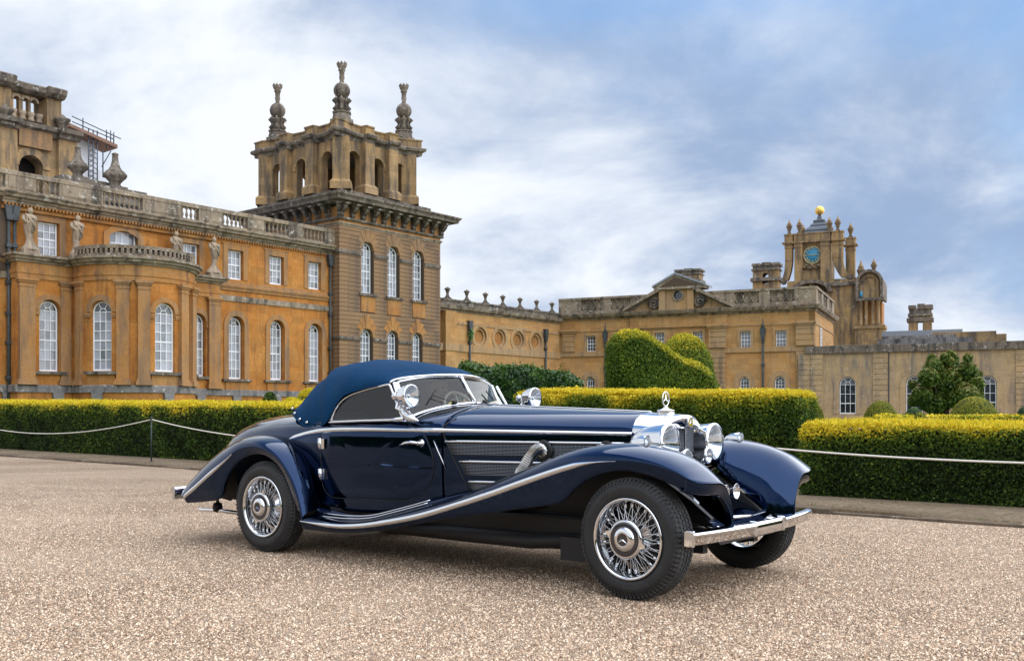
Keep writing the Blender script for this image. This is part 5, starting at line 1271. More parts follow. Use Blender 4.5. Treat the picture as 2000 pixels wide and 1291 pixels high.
for xx0, xx1, dy, dz_ in ((a0, ax_(24), -.3, .12), (ax_(24), ax_(92), .2, 0), (ax_(92)-.1, ax_(122), -.3, -.02)):
    MB().prism([(1.9,zu1),(dy,zu1),(dy-.3,zu1+.2),(dy-.4,zu1+.5+dz_),(dy-.2,zu1+.62+dz_),(1.9,zu1+.62+dz_)], xx0, xx1, axis='x').build('top_cornice', 'dgrey', at_)
def big_urn(px, pyt, pyb, y, lb=None, parent=None):
    F = Frame(*map(float, L.world(0, y)), ANG); x = F.x(px); zb = F.z(px, pyb); zt = F.z(px, pyt); h = zt-zb; s = h/3.2
    m_ = MB().box(-.75*s, .75*s, -.75*s, .75*s, 0, .25*s).lathe([(.6*s,.25*s),(.42*s,.5*s),(.46*s,.62*s),(.78*s,.98*s),(.95*s,1.25*s),(.92*s,1.42*s),(.74*s,1.48*s),(.80*s,1.56*s),(.62*s,1.66*s),(.40*s,2.0*s),(.27*s,2.5*s),(.24*s,3.0*s),(.30*s,3.04*s),(.26*s,3.12*s),(.1*s,3.2*s)], 14)
    for q in range(8): a = q*math.pi/4; m_.lathe([(0,-.2*s),(.16*s,-.08*s),(.16*s,.08*s),(0,.2*s)], 6, (.86*s*math.cos(a), .86*s*math.sin(a), 1.22*s))
    w = F.world(x, 0); return m_, (float(w[0]), float(w[1]), zb)
for px, pyt, pyb, y, lb in ((152, 286, 352, 4.0, 'dark stone urn on the roof next to the scaffolding'), (225, 299, 372, 3.0, 'dark stone urn standing alone on the roof above the balustrade')):
    m_, loc = big_urn(px, pyt, pyb, y); o = m_.build('roof_urn', 'dgrey', None, loc, (0, 0, ANG)); tag(o, lb, 'urn', 'stone urns on the palace roof')
    MB().box(-1.3, 1.6, -.8, .8, -.9, 0).build('urn_base', 'dgrey', o)
for px, pyt, pyb, y in ((10, 203, 246, -.4), (122, 224, 260, -.4)):
    F = AT; x = F.x(px, y); zb = F.z(px, pyb, y); zt = F.z(px, pyt, y); h = zt-zb
    MB().box(-.4, .4, -.4, .4, 0, .12*h).lathe([(.38,.12*h),(.22,.3*h),(.3,.4*h),(.36,.55*h),(.48,.66*h),(.5,.74*h),(.26,.8*h),(.14,.92*h),(.02,h)], 10).build('finial', 'dgrey', at_, (x, y, zb))
# scaffolding with white sheeting
SF = Frame(*map(float, L.world(0, 13)), ANG); sf = thing('scaffold', 'scaffold tower with white sheeting and plank deck behind the roof urns', 'scaffold', (float(SF.o[0]), float(SF.o[1]), 0), ANG)
M['sheet'] = plain('white_sheeting', (.74, .76, .80), .7, noise=.06); M['steel'] = plain('scaffold_tube', (.10, .12, .15), .5, metal=.3); M['plank'] = plain('scaffold_plank', (.23, .13, .09), .8, noise=.3)
sx = lambda px: SF.x(px); sz = lambda py: SF.z(165, py)
MB().box(sx(128), sx(191), .3, 5, 8, sz(272)).box(sx(128), sx(204), -.3, 5.4, 8, sz(330)).build('sheeting', 'sheet', sf)
for k in range(4): MB().prism([(sx(122), sz(262)), (sx(215), sz(284)), (sx(215), sz(277)), (sx(122), sz(256))], -1.0+k*.5, -.54+k*.5).build('plank', 'plank', sf)
m_ = MB()
for px, y0, y1 in ((152,238,275),(163,256,360),(172,256,360),(180,256,360),(198,250,290),(206,250,285),(212,252,275),(191,290,345),(205,325,355)): m_.tube([(sx(px), -.7, sz(y1)), (sx(px), -.7, sz(y0))], .045, 5)
for a, b, c, d in ((130,240,225,262),(130,250,212,266),(206,290,188,325)): m_.tube([(sx(a), -.75, sz(b)), (sx(c), -.75, sz(d))], .04, 5)
for k in range(9): m_.tube([(sx(163), -.72, sz(265+k*10)), (sx(180), -.72, sz(272+k*10))], .03, 4); m_.tube([(sx(163), -.72, sz(272+k*10)), (sx(172), -.72, sz(263+k*10))], .025, 4)
m_.build('scaffold_tubes', 'steel', sf)
# ================================================================ the car (x forward, y to its left, z up; origin under the front axle)
def paint_mat():
    m, nt, b = new_mat('navy_paint'); K = nt.links
    b.inputs['Base Color'].default_value = (.0062, .0215, .062, 1); b.inputs['Metallic'].default_value = .96; b.inputs['Roughness'].default_value = .07
    b.inputs['Specular IOR Level'].default_value = 0.0; b.inputs['Coat Weight'].default_value = .5; b.inputs['Coat Roughness'].default_value = .015; b.inputs['Coat IOR'].default_value = 1.42
    tc = N_(nt, 'ShaderNodeTexCoord'); n = noise_(nt, tc.outputs['Object'], 5, 2)
    bump_(nt, b, n, .02, .01); return m
M['paint'] = paint_mat()
M['chrome'] = plain('chrome', (.74, .755, .78), .045, metal=1.)
M['satin'] = plain('flexible_metal_pipe', (.42, .41, .39), .25, metal=1.)
M['grille'] = plain('grille_mesh', (.24, .26, .29), .3, metal=1.)
M['tyre'] = plain('tyre_rubber', (.014, .015, .017), .55, noise=.25)
M['tread'] = plain('dusty_tread', (.045, .046, .047), .85, noise=.35)
M['black'] = plain('black_underbody', (.010, .010, .011), .6)
M['leather'] = plain('dark_leather', (.02, .022, .03), .55)
M['enamel'] = plain('black_enamel', (.004, .006, .016), .08, coat=1.)
M['amber'] = plain('dark_red_lamp', (.25, .01, .01), .15, coat=1.)
def fabric_mat():
    m, nt, b = new_mat('blue_canvas'); K = nt.links; tc = N_(nt, 'ShaderNodeTexCoord'); V = tc.outputs['Object']
    n = noise_(nt, V, 60, 3, .7); big = noise_(nt, V, 3, 4)
    c = mix_(nt, ramp_(nt, big, .3, .7), (.0025, .034, .092), (.003, .042, .112)); c = mix_(nt, ramp_(nt, n, .3, .7, 0, .4), c, (.0015, .022, .062))
    K.new(c, b.inputs['Base Color']); b.inputs['Roughness'].default_value = .8; b.inputs['Specular IOR Level'].default_value = .1
    bump_(nt, b, math_(nt, 'ADD', n, math_(nt, 'MULTIPLY', big, 3)), .35, .012); return m
M['canvas'] = fabric_mat()
def glass_mat(name, tint, gl):
    m, nt, b = new_mat(name); K = nt.links
    t = N_(nt, 'ShaderNodeBsdfTransparent'); t.inputs[0].default_value = (*tint, 1); g = N_(nt, 'ShaderNodeBsdfGlossy'); g.inputs['Roughness'].default_value = .02
    lw = N_(nt, 'ShaderNodeLayerWeight'); lw.inputs[0].default_value = .5; mx = N_(nt, 'ShaderNodeMixShader'); K.new(math_(nt, 'ADD', math_(nt, 'MULTIPLY', math_(nt, 'POWER', lw.outputs['Facing'], 5.0), .9), gl, True), mx.inputs[0])
    K.new(t.outputs[0], mx.inputs[1]); K.new(g.outputs[0], mx.inputs[2]); K.new(mx.outputs[0], nt.nodes['Material Output'].inputs[0]); return m
M['glass'] = glass_mat('window_glass', (.80, .85, .86), .06)
M['lens'] = glass_mat('lamp_glass', (.85, .88, .9), .08)
TH = .6583
car = thing('classic_roadster', 'dark navy vintage roadster with chrome trim, wire wheels and raised blue soft top', 'car', (1.174, 6.367, 0), -TH)
def interp(tab, x):
    xs = [t[0] for t in tab]; return [float(np.interp(x, xs, [t[k] for t in tab])) for k in range(1, len(tab[0]))]
def catmull(P, n):
    """smooth curve through the rows of P (any dimension)"""
    P = np.asarray(P, float); Q = np.vstack([2*P[0]-P[1], P, 2*P[-1]-P[-2]]); out = []
    for i in range(len(P)-1):
        a, b, c, d = Q[i:i+4]
        for k in range(n):
            t = k/n; out.append(.5*((2*b)+(c-a)*t+(2*a-5*b+4*c-d)*t*t+(3*b-a-3*c+d)*t**3))
    out.append(P[-1]); return np.array(out)
# --- body: x, roof/hood height at the centre, half width, shoulder height, bottom, exponent
BODY = [(-4.66,.50,.22,.42,.36),(-4.62,.66,.27,.50,.34),(-4.54,.80,.32,.60,.33),(-4.42,.905,.37,.70,.33),(-4.22,.998,.44,.80,.33),(-3.95,1.058,.51,.87,.33),(-3.6,1.085,.575,.915,.33),(-3.25,1.092,.63,.935,.33),
        (-2.9,1.085,.665,.945,.33),(-2.5,1.09,.675,.95,.33),(-2.1,1.11,.66,.95,.34),(-1.84,1.146,.61,.95,.36),(-1.65,1.139,.565,.95,.38),(-1.3,1.122,.475,.949,.42),(-.8,1.102,.365,.945,.45),(-.30,1.080,.258,.938,.48)]
def bodyp(x): return interp(BODY, x)
def side_y(x, z):
    """half width of the body side at height z"""
    zt, w, zs, zb = bodyp(x)
    if z >= zs:
        q = min(1, max(0, (z-zs)/(zt-zs))); return w*math.sqrt(max(0, 1-q*q))
    t = (zs-z)/(zs-zb); return w*(1+.012*math.sin(t*math.pi)-.04*t*t)
def section(x, full=True):
    zt, w, zs, zb = bodyp(x); P = []
    for k in range(11): a = math.pi/2*k/10; P.append((w*math.sin(a), zs+(zt-zs)*math.cos(a)))
    for k in range(1, 8): z = zs+(zb-zs)*k/7; P.append((side_y(x, z), z))
    return P
xs = list(np.concatenate([np.linspace(-4.66, -4.2, 9), np.linspace(-4.1, -2.95, 12), np.linspace(-2.88, -1.95, 9), [-1.88,-1.77,-1.70,-1.66], np.linspace(-1.56, -.30, 12)]))
def body_part(name, x0, x1, skip=lambda x, k: False, mat='paint'):
    X = [x for x in xs if x0-1e-6 <= x <= x1+1e-6]; b = MB(); S = []
    for x in X:
        s = section(x); S.append([(x, -y, z) for y, z in s[::-1]] + [(x, y, z) for y, z in s[1:]])
    n = len(S[0]); b.v = [p for r in S for p in r]
    for i in range(len(X)-1):
        for j in range(n-1):
            k = abs(j+.5-(n-1)/2)
            if not skip((X[i]+X[i+1])/2, k): b.f.append([i*n+j, i*n+j+1, (i+1)*n+j+1, (i+1)*n+j]); b.sm.append(True)
    return b.build(name, mat, car, subsurf=1, solid=.008)
body_part('body', -4.66, -1.66, lambda x, k: -2.93 < x < -1.96 and k < 8)
body_part('bonnet', -1.66, -.30)
# cockpit interior
MB().box(-2.95, -1.95, -.56, .56, .38, .42).box(-2.97, -2.93, -.56, .56, .4, 1.0).box(-1.98, -1.93, -.56, .56, .4, 1.03).box(-2.95, -1.95, -.60, -.57, .4, .95).box(-2.95, -1.95, .57, .60, .4, .95).build('cockpit_tub', 'leather', car)
def rbox(x0, x1, y0, y1, z0, z1): return MB().box(x0, x1, y0, y1, z0, z1)
for y in (-.3, .3):
    rbox(-2.85, -2.35, y-.24, y+.24, .45, .62).build('seat', 'leather', car, bevel=.05); m_ = rbox(-.07, .07, -.24, .24, 0, .55); m_.build('seat_back', 'leather', car, (-2.84, y, .55), (0, rad(-12), 0), bevel=.06)
m_ = MB(); m_.tube([(.0, .19*math.cos(t), .19*math.sin(t)) for t in np.linspace(0, 2*math.pi, 29)[:-1]], .013, 8, close=True)
for t in (0, 2.1, 4.2): m_.tube([(0,0,0), (0, .19*math.cos(t+1.57), .19*math.sin(t+1.57))], .01, 6)
m_.tube([(0,0,0), (.35,0,-.1)], .02, 6)
M['ivory'] = plain('ivory_steering_rim', (.62, .58, .48), .35); m_.build('steering_wheel', 'ivory', car, (-2.22, .30, 1.08), (0, rad(-28), 0))
# --- doors: skin a few millimetres proud of the body, with dark shut lines
def on_side(sg, x, z, off): return (x, sg*(side_y(x, z)+off), z)
def rounded(pts, r, n=6):
    out = []; P = [np.array(p, float) for p in pts]
    for i, p in enumerate(P):
        a, b = P[i-1], P[(i+1) % len(P)]; rr = r[i]; u = (a-p)/np.linalg.norm(a-p); v = (b-p)/np.linalg.norm(b-p)
        for k in range(n+1):
            t = k/n; q = p+u*rr*(1-t)**2+v*rr*t**2; out.append(q)
    return out
DOOR = rounded([(-2.79,.945),(-2.79,.44),(-1.72,.455),(-1.72,.78),(-1.80,.945)], [.01,.16,.30,.1,.01], 8)
def densify(P, step, close=True):
    out = []; n = len(P)
    for i in range(n if close else n-1):
        a, b = np.array(P[i]), np.array(P[(i+1) % n]); k = max(1, int(np.linalg.norm(b-a)/step)); out += [tuple(a+(b-a)*q/k) for q in range(k)]
    if not close: out.append(tuple(P[-1]))
    return out
for sg in (-1, 1):
    O_ = densify(DOOR, .06); cen = np.array([(-2.79-1.75)/2, .70]); rows = []
    for s_, off in ((1.0, -.004), (.998, .0035), (.985, .005), (.8, .005), (.6, .005), (.4, .005), (.2, .005), (.02, .005)):
        rows.append([on_side(sg, *(cen+(np.array(p)-cen)*s_), off) for p in O_])
    d = MB().grid(rows, close_u=True).build('door', 'paint', car)
    MB().tube([on_side(sg, *p, .0025) for p in O_], .0035, 5, close=True).build('shut_line', 'black', d)
    m_ = MB().lathe([(.03,0),(.028,.012),(.012,.018),(.012,.05)], 12, on_side(sg, -1.812, .865, .004), (0, sg, 0))
    m_.tube([on_side(sg, -1.812, .865, .05), on_side(sg, -1.86, .872, .055), on_side(sg, -1.91, .866, .055), on_side(sg, -1.955, .848, .048)], [.011,.012,.010,.007], 8); m_.build('handle', 'chrome', d)
    for z in (.845, .615):
        MB().tube([on_side(sg, -2.79, z-.042, .016), on_side(sg, -2.79, z+.042, .016)], .017, 10).box(-2.775, -2.74, sg*side_y(-2.76, z)+sg*.004, sg*side_y(-2.76, z)+sg*.02, z-.038, z+.038).build('hinge', 'chrome', d)
    # shut lines of bonnet and scuttle vent
    MB().tube([on_side(sg, x, z, .002) for x, z in ((-1.60,1.04),(-1.655,.99),(-1.65,.93),(-1.58,.78),(-1.50,.62),(-1.43,.48))], .0045, 5).build('bonnet_seam', 'black', car)
    MB().tube([on_side(sg, x, z, .006) for x, z in ((-1.72,.885),(-1.69,.82),(-1.655,.75),(-1.625,.685))], [.002,.005,.005,.002], 6).build('scuttle_vent', 'chrome', car)
    # bright belt moulding from tail to radiator
    P = [(-3.19,.874),(-3.10,.893),(-2.95,.921),(-2.80,.941),(-2.6,.953),(-2.3,.958),(-1.9,.956),(-1.5,.953),(-1.0,.948),(-.31,.941)]
    P = catmull(P, 5); rows = []
    for i, (x, z) in enumerate(P):
        h = .015 if x > -2.2 else .015+.005*min(1, (-2.2-x)/.6); h *= min(1, .35+(i)/4); h = min(h, .0125) if x > -1.6 else h
        y = side_y(x, z); rows.append([(x, sg*(side_y(x, z+h)+.002), z+h), (x, sg*(y+.010), z+h*.7), (x, sg*(y+.013), z), (x, sg*(y+.010), z-h*.7), (x, sg*(side_y(x, z-h)+.002), z-h)])
    MB().grid(rows).build('belt_moulding', 'chrome', car)
    # chrome sill under the side window
    P = [(-2.90,.995),(-2.7,1.005),(-2.4,1.015),(-2.1,1.022),(-1.96,1.03)]
    MB().tube([(x, sg*.628, z+.004) for x, z in P], [(.012,.012)]*4+[(.022,.02)], 8).build('window_sill_trim', 'chrome', car)
    m_ = MB().grid([[(x, sg*.60, z-.0), (x, sg*(side_y(x, .985)+.0), .985), (x, sg*(side_y(x, .955)+.002), .955)] for x, z in P]); m_.build('door_top', 'paint', car)
# bonnet centre strip
MB().tube([(x, 0, bodyp(x)[0]+.003) for x in np.linspace(-1.8, -.32, 12)], [(.009,.005)]*12, 6).build('bonnet_strip', 'chrome', car)
# --- louvre panels in the bonnet sides
for sg in (-1, 1):
    for (xa, xb, zt_, zb_, sl_) in ((-1.63, -.36, .872, .785, .055), (-1.525, -.45, .735, .645, .05), (-1.46, -.75, .597, .52, .04)):
        n = 14
        P = [(xa+(xb-xa)*k/n) for k in range(n+1)]
        b_ = MB().grid([[on_side(sg, x+sl_*(zt_-z)/(zt_-zb_)*(1 if k == 0 else 0), z, .003) for z in (zt_, zb_)] for k, x in enumerate(P)], smooth=False); b_.build('louvre_recess', 'black', car)
        t_ = MB().tube([on_side(sg, x, zt_+.008, .006) for x in P], [(.008,.010)]*len(P), 6); t_.build('louvre_trim', 'chrome', car)
        s_ = MB(); nl = 8
        for q in range(nl):
            z = zt_-.008-(zt_-zb_-.012)*(q+.5)/nl; xa2 = xa+sl_*(zt_-z)/(zt_-zb_)
            s_.tube([on_side(sg, xa2+(xb-xa2)*k/n, z, .007) for k in range(n+1)], .0030, 5)
        for q in range(46): 
            x = xa+sl_+.01+(xb-xa-sl_-.02)*q/45; s_.tube([on_side(sg, x, zt_, .005), on_side(sg, x, zb_, .005)], .0017, 4)
        o = s_.build('louvre_mesh', 'grille', car); o['kind'] = 'stuff'
    # flexible exhaust pipes
    for x0 in (-.93, -.50):
        w0 = side_y(x0, .85)
        MB().lathe([(.074,-.004),(.074,.004),(.055,.014),(.05,.01)], 18, (x0+.02, sg*(w0+.006), .825), (0, sg, 0)).build('exhaust_flange', 'black', car)
        C_ = catmull([(x0+.02, w0-.03, .80), (x0+.015, w0+.05, .838), (x0-.0, w0+.115, .80), (x0-.04, w0+.14, .72), (x0-.07, w0+.14, .67), (x0-.09, w0+.13, .62 if x0 < -.6 else .67)], 16)
        R_ = [.038+.0045*math.sin(k*1.57*1.0) for k in range(len(C_))]
        MB().tube([(a, sg*b, c) for a, b, c in C_], [.041 if k % 2 else .0345 for k in range(len(C_))], 12, smooth=False).build('exhaust_pipe', 'satin', car)
# --- wings (fenders): inner edge, crown, crease and lip for each station
FF = [ # I(x,y,z)            C(x,y,z)           K(x,z)          O(x,z)
 ((-2.80,.70,.37),(-2.80,.79,.315),(-2.80,.275),(-2.80,.213)),
 ((-2.46,.70,.335),(-2.46,.79,.295),(-2.46,.262),(-2.46,.212)),
 ((-2.20,.70,.348),(-2.20,.785,.312),(-2.20,.278),(-2.20,.230)),
 ((-1.94,.69,.40),(-1.94,.77,.365),(-1.94,.318),(-1.94,.267)),
 ((-1.65,.66,.475),(-1.65,.75,.44),(-1.62,.382),(-1.62,.333)),
 ((-1.32,.60,.56),(-1.35,.715,.530),(-1.30,.470),(-1.30,.393)),
 ((-1.02,.53,.64),(-1.06,.69,.635),(-1.00,.560),(-1.00,.440)),
 ((-.74,.46,.735),(-.82,.665,.725),(-.74,.645),(-.74,.485)),
 ((-.52,.41,.80),(-.62,.655,.803),(-.53,.712),(-.54,.515)),
 ((-.38,.385,.82),(-.46,.65,.852),(-.40,.750),(-.44,.548)),
 ((-.26,.37,.81),(-.31,.645,.881),(-.29,.775),(-.37,.612)),
 ((-.12,.355,.76),(-.15,.64,.897),(-.17,.790),(-.27,.680)),
 ((.02,.345,.68),(.00,.64,.895),(-.03,.797),(-.13,.728)),
 ((.14,.345,.59),(.12,.64,.877),(.10,.791),(.0,.740)),
 ((.24,.350,.51),(.23,.64,.848),(.21,.775),(.12,.724)),
 ((.32,.358,.45),(.325,.64,.806),(.30,.752),(.23,.694)),
 ((.38,.38,.42),(.385,.64,.765),(.345,.738),(.30,.672)),
 ((.43,.41,.41),(.43,.638,.728),(.37,.728),(.335,.655)),
 ((.475,.45,.405),(.472,.63,.690),(.388,.722),(.36,.648))]
RF = [
 ((-2.82,.66,.40),(-2.775,.775,.345),(-2.785,.285),(-2.80,.214)),
 ((-2.90,.65,.48),(-2.81,.755,.47),(-2.825,.41),(-2.84,.31)),
 ((-2.94,.645,.56),(-2.86,.735,.58),(-2.875,.51),(-2.895,.40)),
 ((-2.99,.63,.66),(-2.94,.71,.69),(-2.945,.61),(-2.955,.515)),
 ((-3.09,.615,.755),(-3.05,.68,.79),(-3.035,.702),(-3.04,.63)),
 ((-3.22,.58,.825),(-3.18,.65,.853),(-3.14,.765),(-3.14,.707)),
 ((-3.37,.52,.865),(-3.34,.62,.893),(-3.27,.805),(-3.26,.752)),
 ((-3.53,.48,.872),(-3.50,.60,.903),(-3.41,.812),(-3.385,.757)),
 ((-3.71,.45,.85),(-3.68,.585,.890),(-3.56,.782),(-3.53,.715)),
 ((-3.89,.42,.79),(-3.86,.58,.838),(-3.71,.70),(-3.66,.63)),
 ((-4.06,.40,.715),(-4.02,.58,.762),(-3.84,.628),(-3.75,.515)),
 ((-4.20,.40,.63),(-4.16,.58,.680),(-3.97,.555),(-3.81,.39)),
 ((-4.33,.40,.53),(-4.30,.59,.575),(-4.11,.472),(-4.0,.353)),
 ((-4.44,.42,.42),(-4.43,.60,.45),(-4.25,.395),(-4.24,.330)),
 ((-4.45,.45,.34),(-4.45,.62,.38),(-4.27,.37),(-4.26,.328))]
YK, YO_ = .868, .845
def fender(tab, sg, name, n=5, yk=None):
    T_ = np.array([list(a)+list(b)+list(c)+list(d) for a, b, c, d in tab]); S = catmull(T_, n); rows = []; Kc = []
    for q in S:
        I, C, Kx, Kz, Ox, Oz = q[0:3], q[3:6], q[6], q[7], q[8], q[9]; r = []
        for k in range(8, 0, -1):
            a = math.pi/2*k/8; r.append((C[0]+(I[0]-C[0])*(1-math.cos(a)), C[1]+(I[1]-C[1])*math.sin(a), C[2]+(I[2]-C[2])*(1-math.cos(a))))
        for k in range(0, 9):
            a = math.pi/2*k/8; r.append((C[0]+(Kx-C[0])*(1-math.cos(a)), C[1]+(YK-C[1])*math.sin(a), C[2]+(Kz-C[2])*(1-math.cos(a))))
        r.append((Kx+(Ox-Kx)*.12, YK-.004, Kz+(Oz-Kz)*.12)); r.append((Kx+(Ox-Kx)*.55, YK-.012, Kz+(Oz-Kz)*.55)); r.append((Ox, YO_, Oz)); r.append((Ox, YO_-.012, Oz-.002)); r.append((Ox, YO_-.03, Oz+.012))
        rows.append([(x, sg*y, z) for x, y, z in r]); Kc.append((Kx, sg*YK, Kz))
    if name == 'front_wing':
        E_ = rows[-1]; m = len(E_)
        zo = E_[19][2]
        for dx, f in ((.003,.06),(.004,.12),(.002,.5),(-.004,.92),(-.008,1.0),(-.04,1.02)):
            rows.append([(x+dx, y, z-f*.076*min(1, j/5) if j < 16 else z+(min(zo, z)-z)*min(f, 1)) for j, (x, y, z) in enumerate(E_)])
    return MB().grid(rows).build(name, 'paint', car, subsurf=1), Kc, rows
for sg in (-1, 1):
    f, Kc, rowsF = fender(FF, sg, 'front_wing')
    # bright strip along the crease, fading out over the wheel
    n = len(Kc); rows = []
    for i in range(0, 60):
        x, y, z = Kc[i]; t = i/59; h = .011+.006*math.sin(t*math.pi); h *= 1 if t < .8 else max(.15, 1-(t-.8)/.2)
        h *= min(1, .4+i/6); rows.append([(x, y-sg*.004, z+h*1.2), (x, y+sg*.006, z+h*.7), (x, y+sg*.009, z), (x, y+sg*.005, z-h*.7), (x, y-sg*.003, z-h*1.1)])
    MB().grid(rows).build('wing_strip', 'chrome', f)
    for dz_, dy in ((0, .755), (.018, .73)):
        P = catmull([(-2.72,dy,.312+dz_),(-2.46,dy,.308+dz_),(-2.20,dy,.326+dz_),(-1.94,dy-.02,.386+dz_),(-1.66,dy-.04,.46+dz_)], 6)
        MB().tube([(a, sg*b, c) for a, b, c in P], .005, 6).build('running_board_strip', 'chrome', f)
    r_, Kr, rowsR = fender(RF, sg, 'rear_wing')
    rows = []
    for i in range(42, 69):
        x, y, z = Kr[min(i, len(Kr)-1)]; t = (i-42)/26; h = (.004+.012*min(1, t*2.5))
        rows.append([(x, y-sg*.003, z+h*1.2), (x, y+sg*.005, z+h*.6), (x, y+sg*.008, z), (x, y+sg*.005, z-h*.6), (x, y-sg*.004, z-h*1.2)])
    MB().grid(rows).build('wing_strip', 'chrome', r_)
    # closing plates behind the wheels
    MB().prism([(-4.35,.34),(-2.80,.34),(-2.86,.62),(-3.1,.80),(-3.5,.86),(-3.9,.78),(-4.2,.6)], sg*.43, sg*.47).build('inner_arch', 'black', car)
    MB().prism([(-1.5,.25),(.30,.34),(.29,.45),(.16,.55),(-.02,.66),(-.3,.76),(-.8,.70),(-1.5,.5)], sg*.33, sg*.37).build('inner_arch', 'black', car)
    # side lamps on the front wings
    m_ = MB(); 
    prof = [(-.075,.004),(-.06,.016),(-.03,.028),(.0,.036),(.03,.040),(.045,.041)]
    rows = [[(x, .62*h*2*math.sin(a)*.9, h*2*math.cos(a)*.62) for a in np.linspace(-math.pi/2, math.pi/2, 11)] for x, h in prof]
    lm = m_.grid(rows).build('side_lamp', 'chrome', car, (-.03, sg*.635, .895), (0, rad(2), 0))
    MB().lathe([(.046,0),(.04,.012),(0,.02)], 14, (.045, 0, .004), (1,0,.1)).build('lamp_lens', 'lens', lm); MB().lathe([(.044,0),(0,.001)], 14, (.042, 0, .004), (1,0,.1)).build('reflector', 'chrome', lm)
# front apron between the wings and valance
P = []
for y in np.linspace(-.42, .42, 13):
    c = 1-(y/.42)**2; P.append([(-.1, y, .60-.1*c), (.12, y, .55-.08*c), (.28, y*1.0, .47-.05*c), (.37+.0*c, y*1.0, .38-.02*c), (.36, y, .30)])
MB().grid(P).build('front_apron', 'paint', car, subsurf=1)
# --- radiator shell, grille, badge, mascot
def shell_sec(x, sc=1., dz=0): 
    zt, w, zs, zb = bodyp(-.30); P = []
    for k in range(11): a = math.pi/2*k/10; P.append((w*sc*math.sin(a), (zs+(zt-zs)*math.cos(a))-dz*math.cos(a)))
    for k in range(1, 6): P.append((w*sc*(1-.02*k/5), zs+(.46-zs)*k/5))
    s = P; return [(x, -y, z) for y, z in s[::-1]] + [(x, y, z) for y, z in s[1:]]
def vx(sec, d): return [(x+d*(1-abs(y)/.26), y, z) for x, y, z in sec]
def flat_(sec, k): return [(x, y*(1+(.205/.245-1)*k) if abs(y) > .0 else y, z+(min(z, .972)-z)*k) for x, y, z in sec]
rows = [shell_sec(-.325, 1.005, -.002), vx(shell_sec(-.20, 1.0, .006), .02), vx(shell_sec(-.10, .995, .014), .05), vx(shell_sec(-.085, .98, .022), .055), flat_(vx(shell_sec(-.095, .955, .03), .053), .35), flat_(vx(shell_sec(-.118, .95, .03), .05), .85), flat_(vx(shell_sec(-.122, .95, .03), .05), 1.), flat_(vx(shell_sec(-.14, .94, .03), .05), 1.)]
rs = MB().grid(rows).build('radiator_shell', 'chrome', car, subsurf=1)
g_ = MB(); 
for k in range(33):
    y = -.20+.40*k/32; x = -.128+.05*(1-abs(y)/.26); g_.tube([(x, y, .46), (x, y, .972)], .0017, 4)
for k in range(40):
    z = .47+.50*k/39; hw = .203
    g_.tube([(-.128+.05*(1-hw/.26)+.003, -hw, z), (-.128+.05+.003, 0, z), (-.128+.05*(1-hw/.26)+.003, hw, z)], .0015, 4)
g_.box(-.092, -.070, -.005, .005, .46, .975)
o = g_.build('grille', 'grille', car); o['kind'] = 'stuff'
MB().box(-.20, -.15, -.22, .22, .46, .97).build('radiator_core', 'black', car)
def star(r, th, tip=.12):
    """three-pointed star in the y-z plane, ridged"""
    b = MB(); 
    for k in range(3):
        a = math.pi/2+k*2*math.pi/3; l, rr = a+math.pi/3, a-math.pi/3; t = (0, r*math.cos(a), r*math.sin(a)); p = (0, r*tip*math.cos(l), r*tip*math.sin(l)); q = (0, r*tip*math.cos(rr), r*tip*math.sin(rr))
        b.add([t, p, q, (th, 0, 0), (-th, 0, 0)], [(0,1,3),(0,3,2),(0,4,1),(0,2,4)])
    return b
ms = MB().lathe([(.056,-.004),(.060,.006),(.054,.014),(.060,.019),(.056,.024),(.028,.031),(.013,.042),(.009,.050),(.010,.053)], 20, (0,0,0)).build('radiator_cap', 'chrome', car, (-.215, 0, 1.071))
m_ = star(.043, .006, .16); m_.v = [(x, y, z+.097) for x, y, z in m_.v]
m_.tube([(0, .044*math.cos(t), .097+.046*math.sin(t)) for t in np.linspace(0, 2*math.pi, 29)[:-1]], .0034, 6, close=True).build('star_mascot', 'chrome', ms)
bd = MB().lathe([(.036,0),(.036,.006),(.030,.009)], 20, (0,0,0), (1,0,0)).build('badge', 'chrome', car, (-.042, 0, 1.018))
MB().lathe([(.029,.0085),(0,.0086)], 20, (0,0,0), (1,0,0), cap=False).build('badge_field', 'enamel', bd); m_ = star(.026, .004, .16); m_.v = [(x+.010, y, z) for x, y, z in m_.v]; m_.build('badge_star', 'chrome', bd)
# --- headlamps, fog lamps, spot lamps, horns
def lamp(name, c, r, depth, axis=(1,0,0), parent=car):
    L_ = MB().lathe([(0,-depth),(r*.30,-depth*.98),(r*.58,-depth*.86),(r*.80,-depth*.64),(r*.94,-depth*.38),(r*1.0,-depth*.14),(r*1.03,-.012),(r*1.045,0),(r*1.02,.010),(r*.95,.012)], 32, (0,0,0), axis, cap=False).build(name, 'chrome', parent, c)
    MB().lathe([(r*.95,.004),(r*.7,-depth*.16),(r*.4,-depth*.34),(r*.12,-depth*.42),(0,-depth*.42)], 24, (0,0,0), axis, cap=False).build('reflector', 'chrome', L_)
    MB().lathe([(r*.96,.010),(r*.8,.024),(r*.5,.036),(r*.2,.042),(0,.043)], 24, (0,0,0), axis, cap=False).build('lamp_lens', 'lens', L_)
    MB().lathe([(0,-.02),(.018,-.012),(.02,.01),(0,.02)], 10, tuple(Vector(axis).normalized()*(-depth*.2)), axis).build('bulb', 'chrome', L_)
    return L_
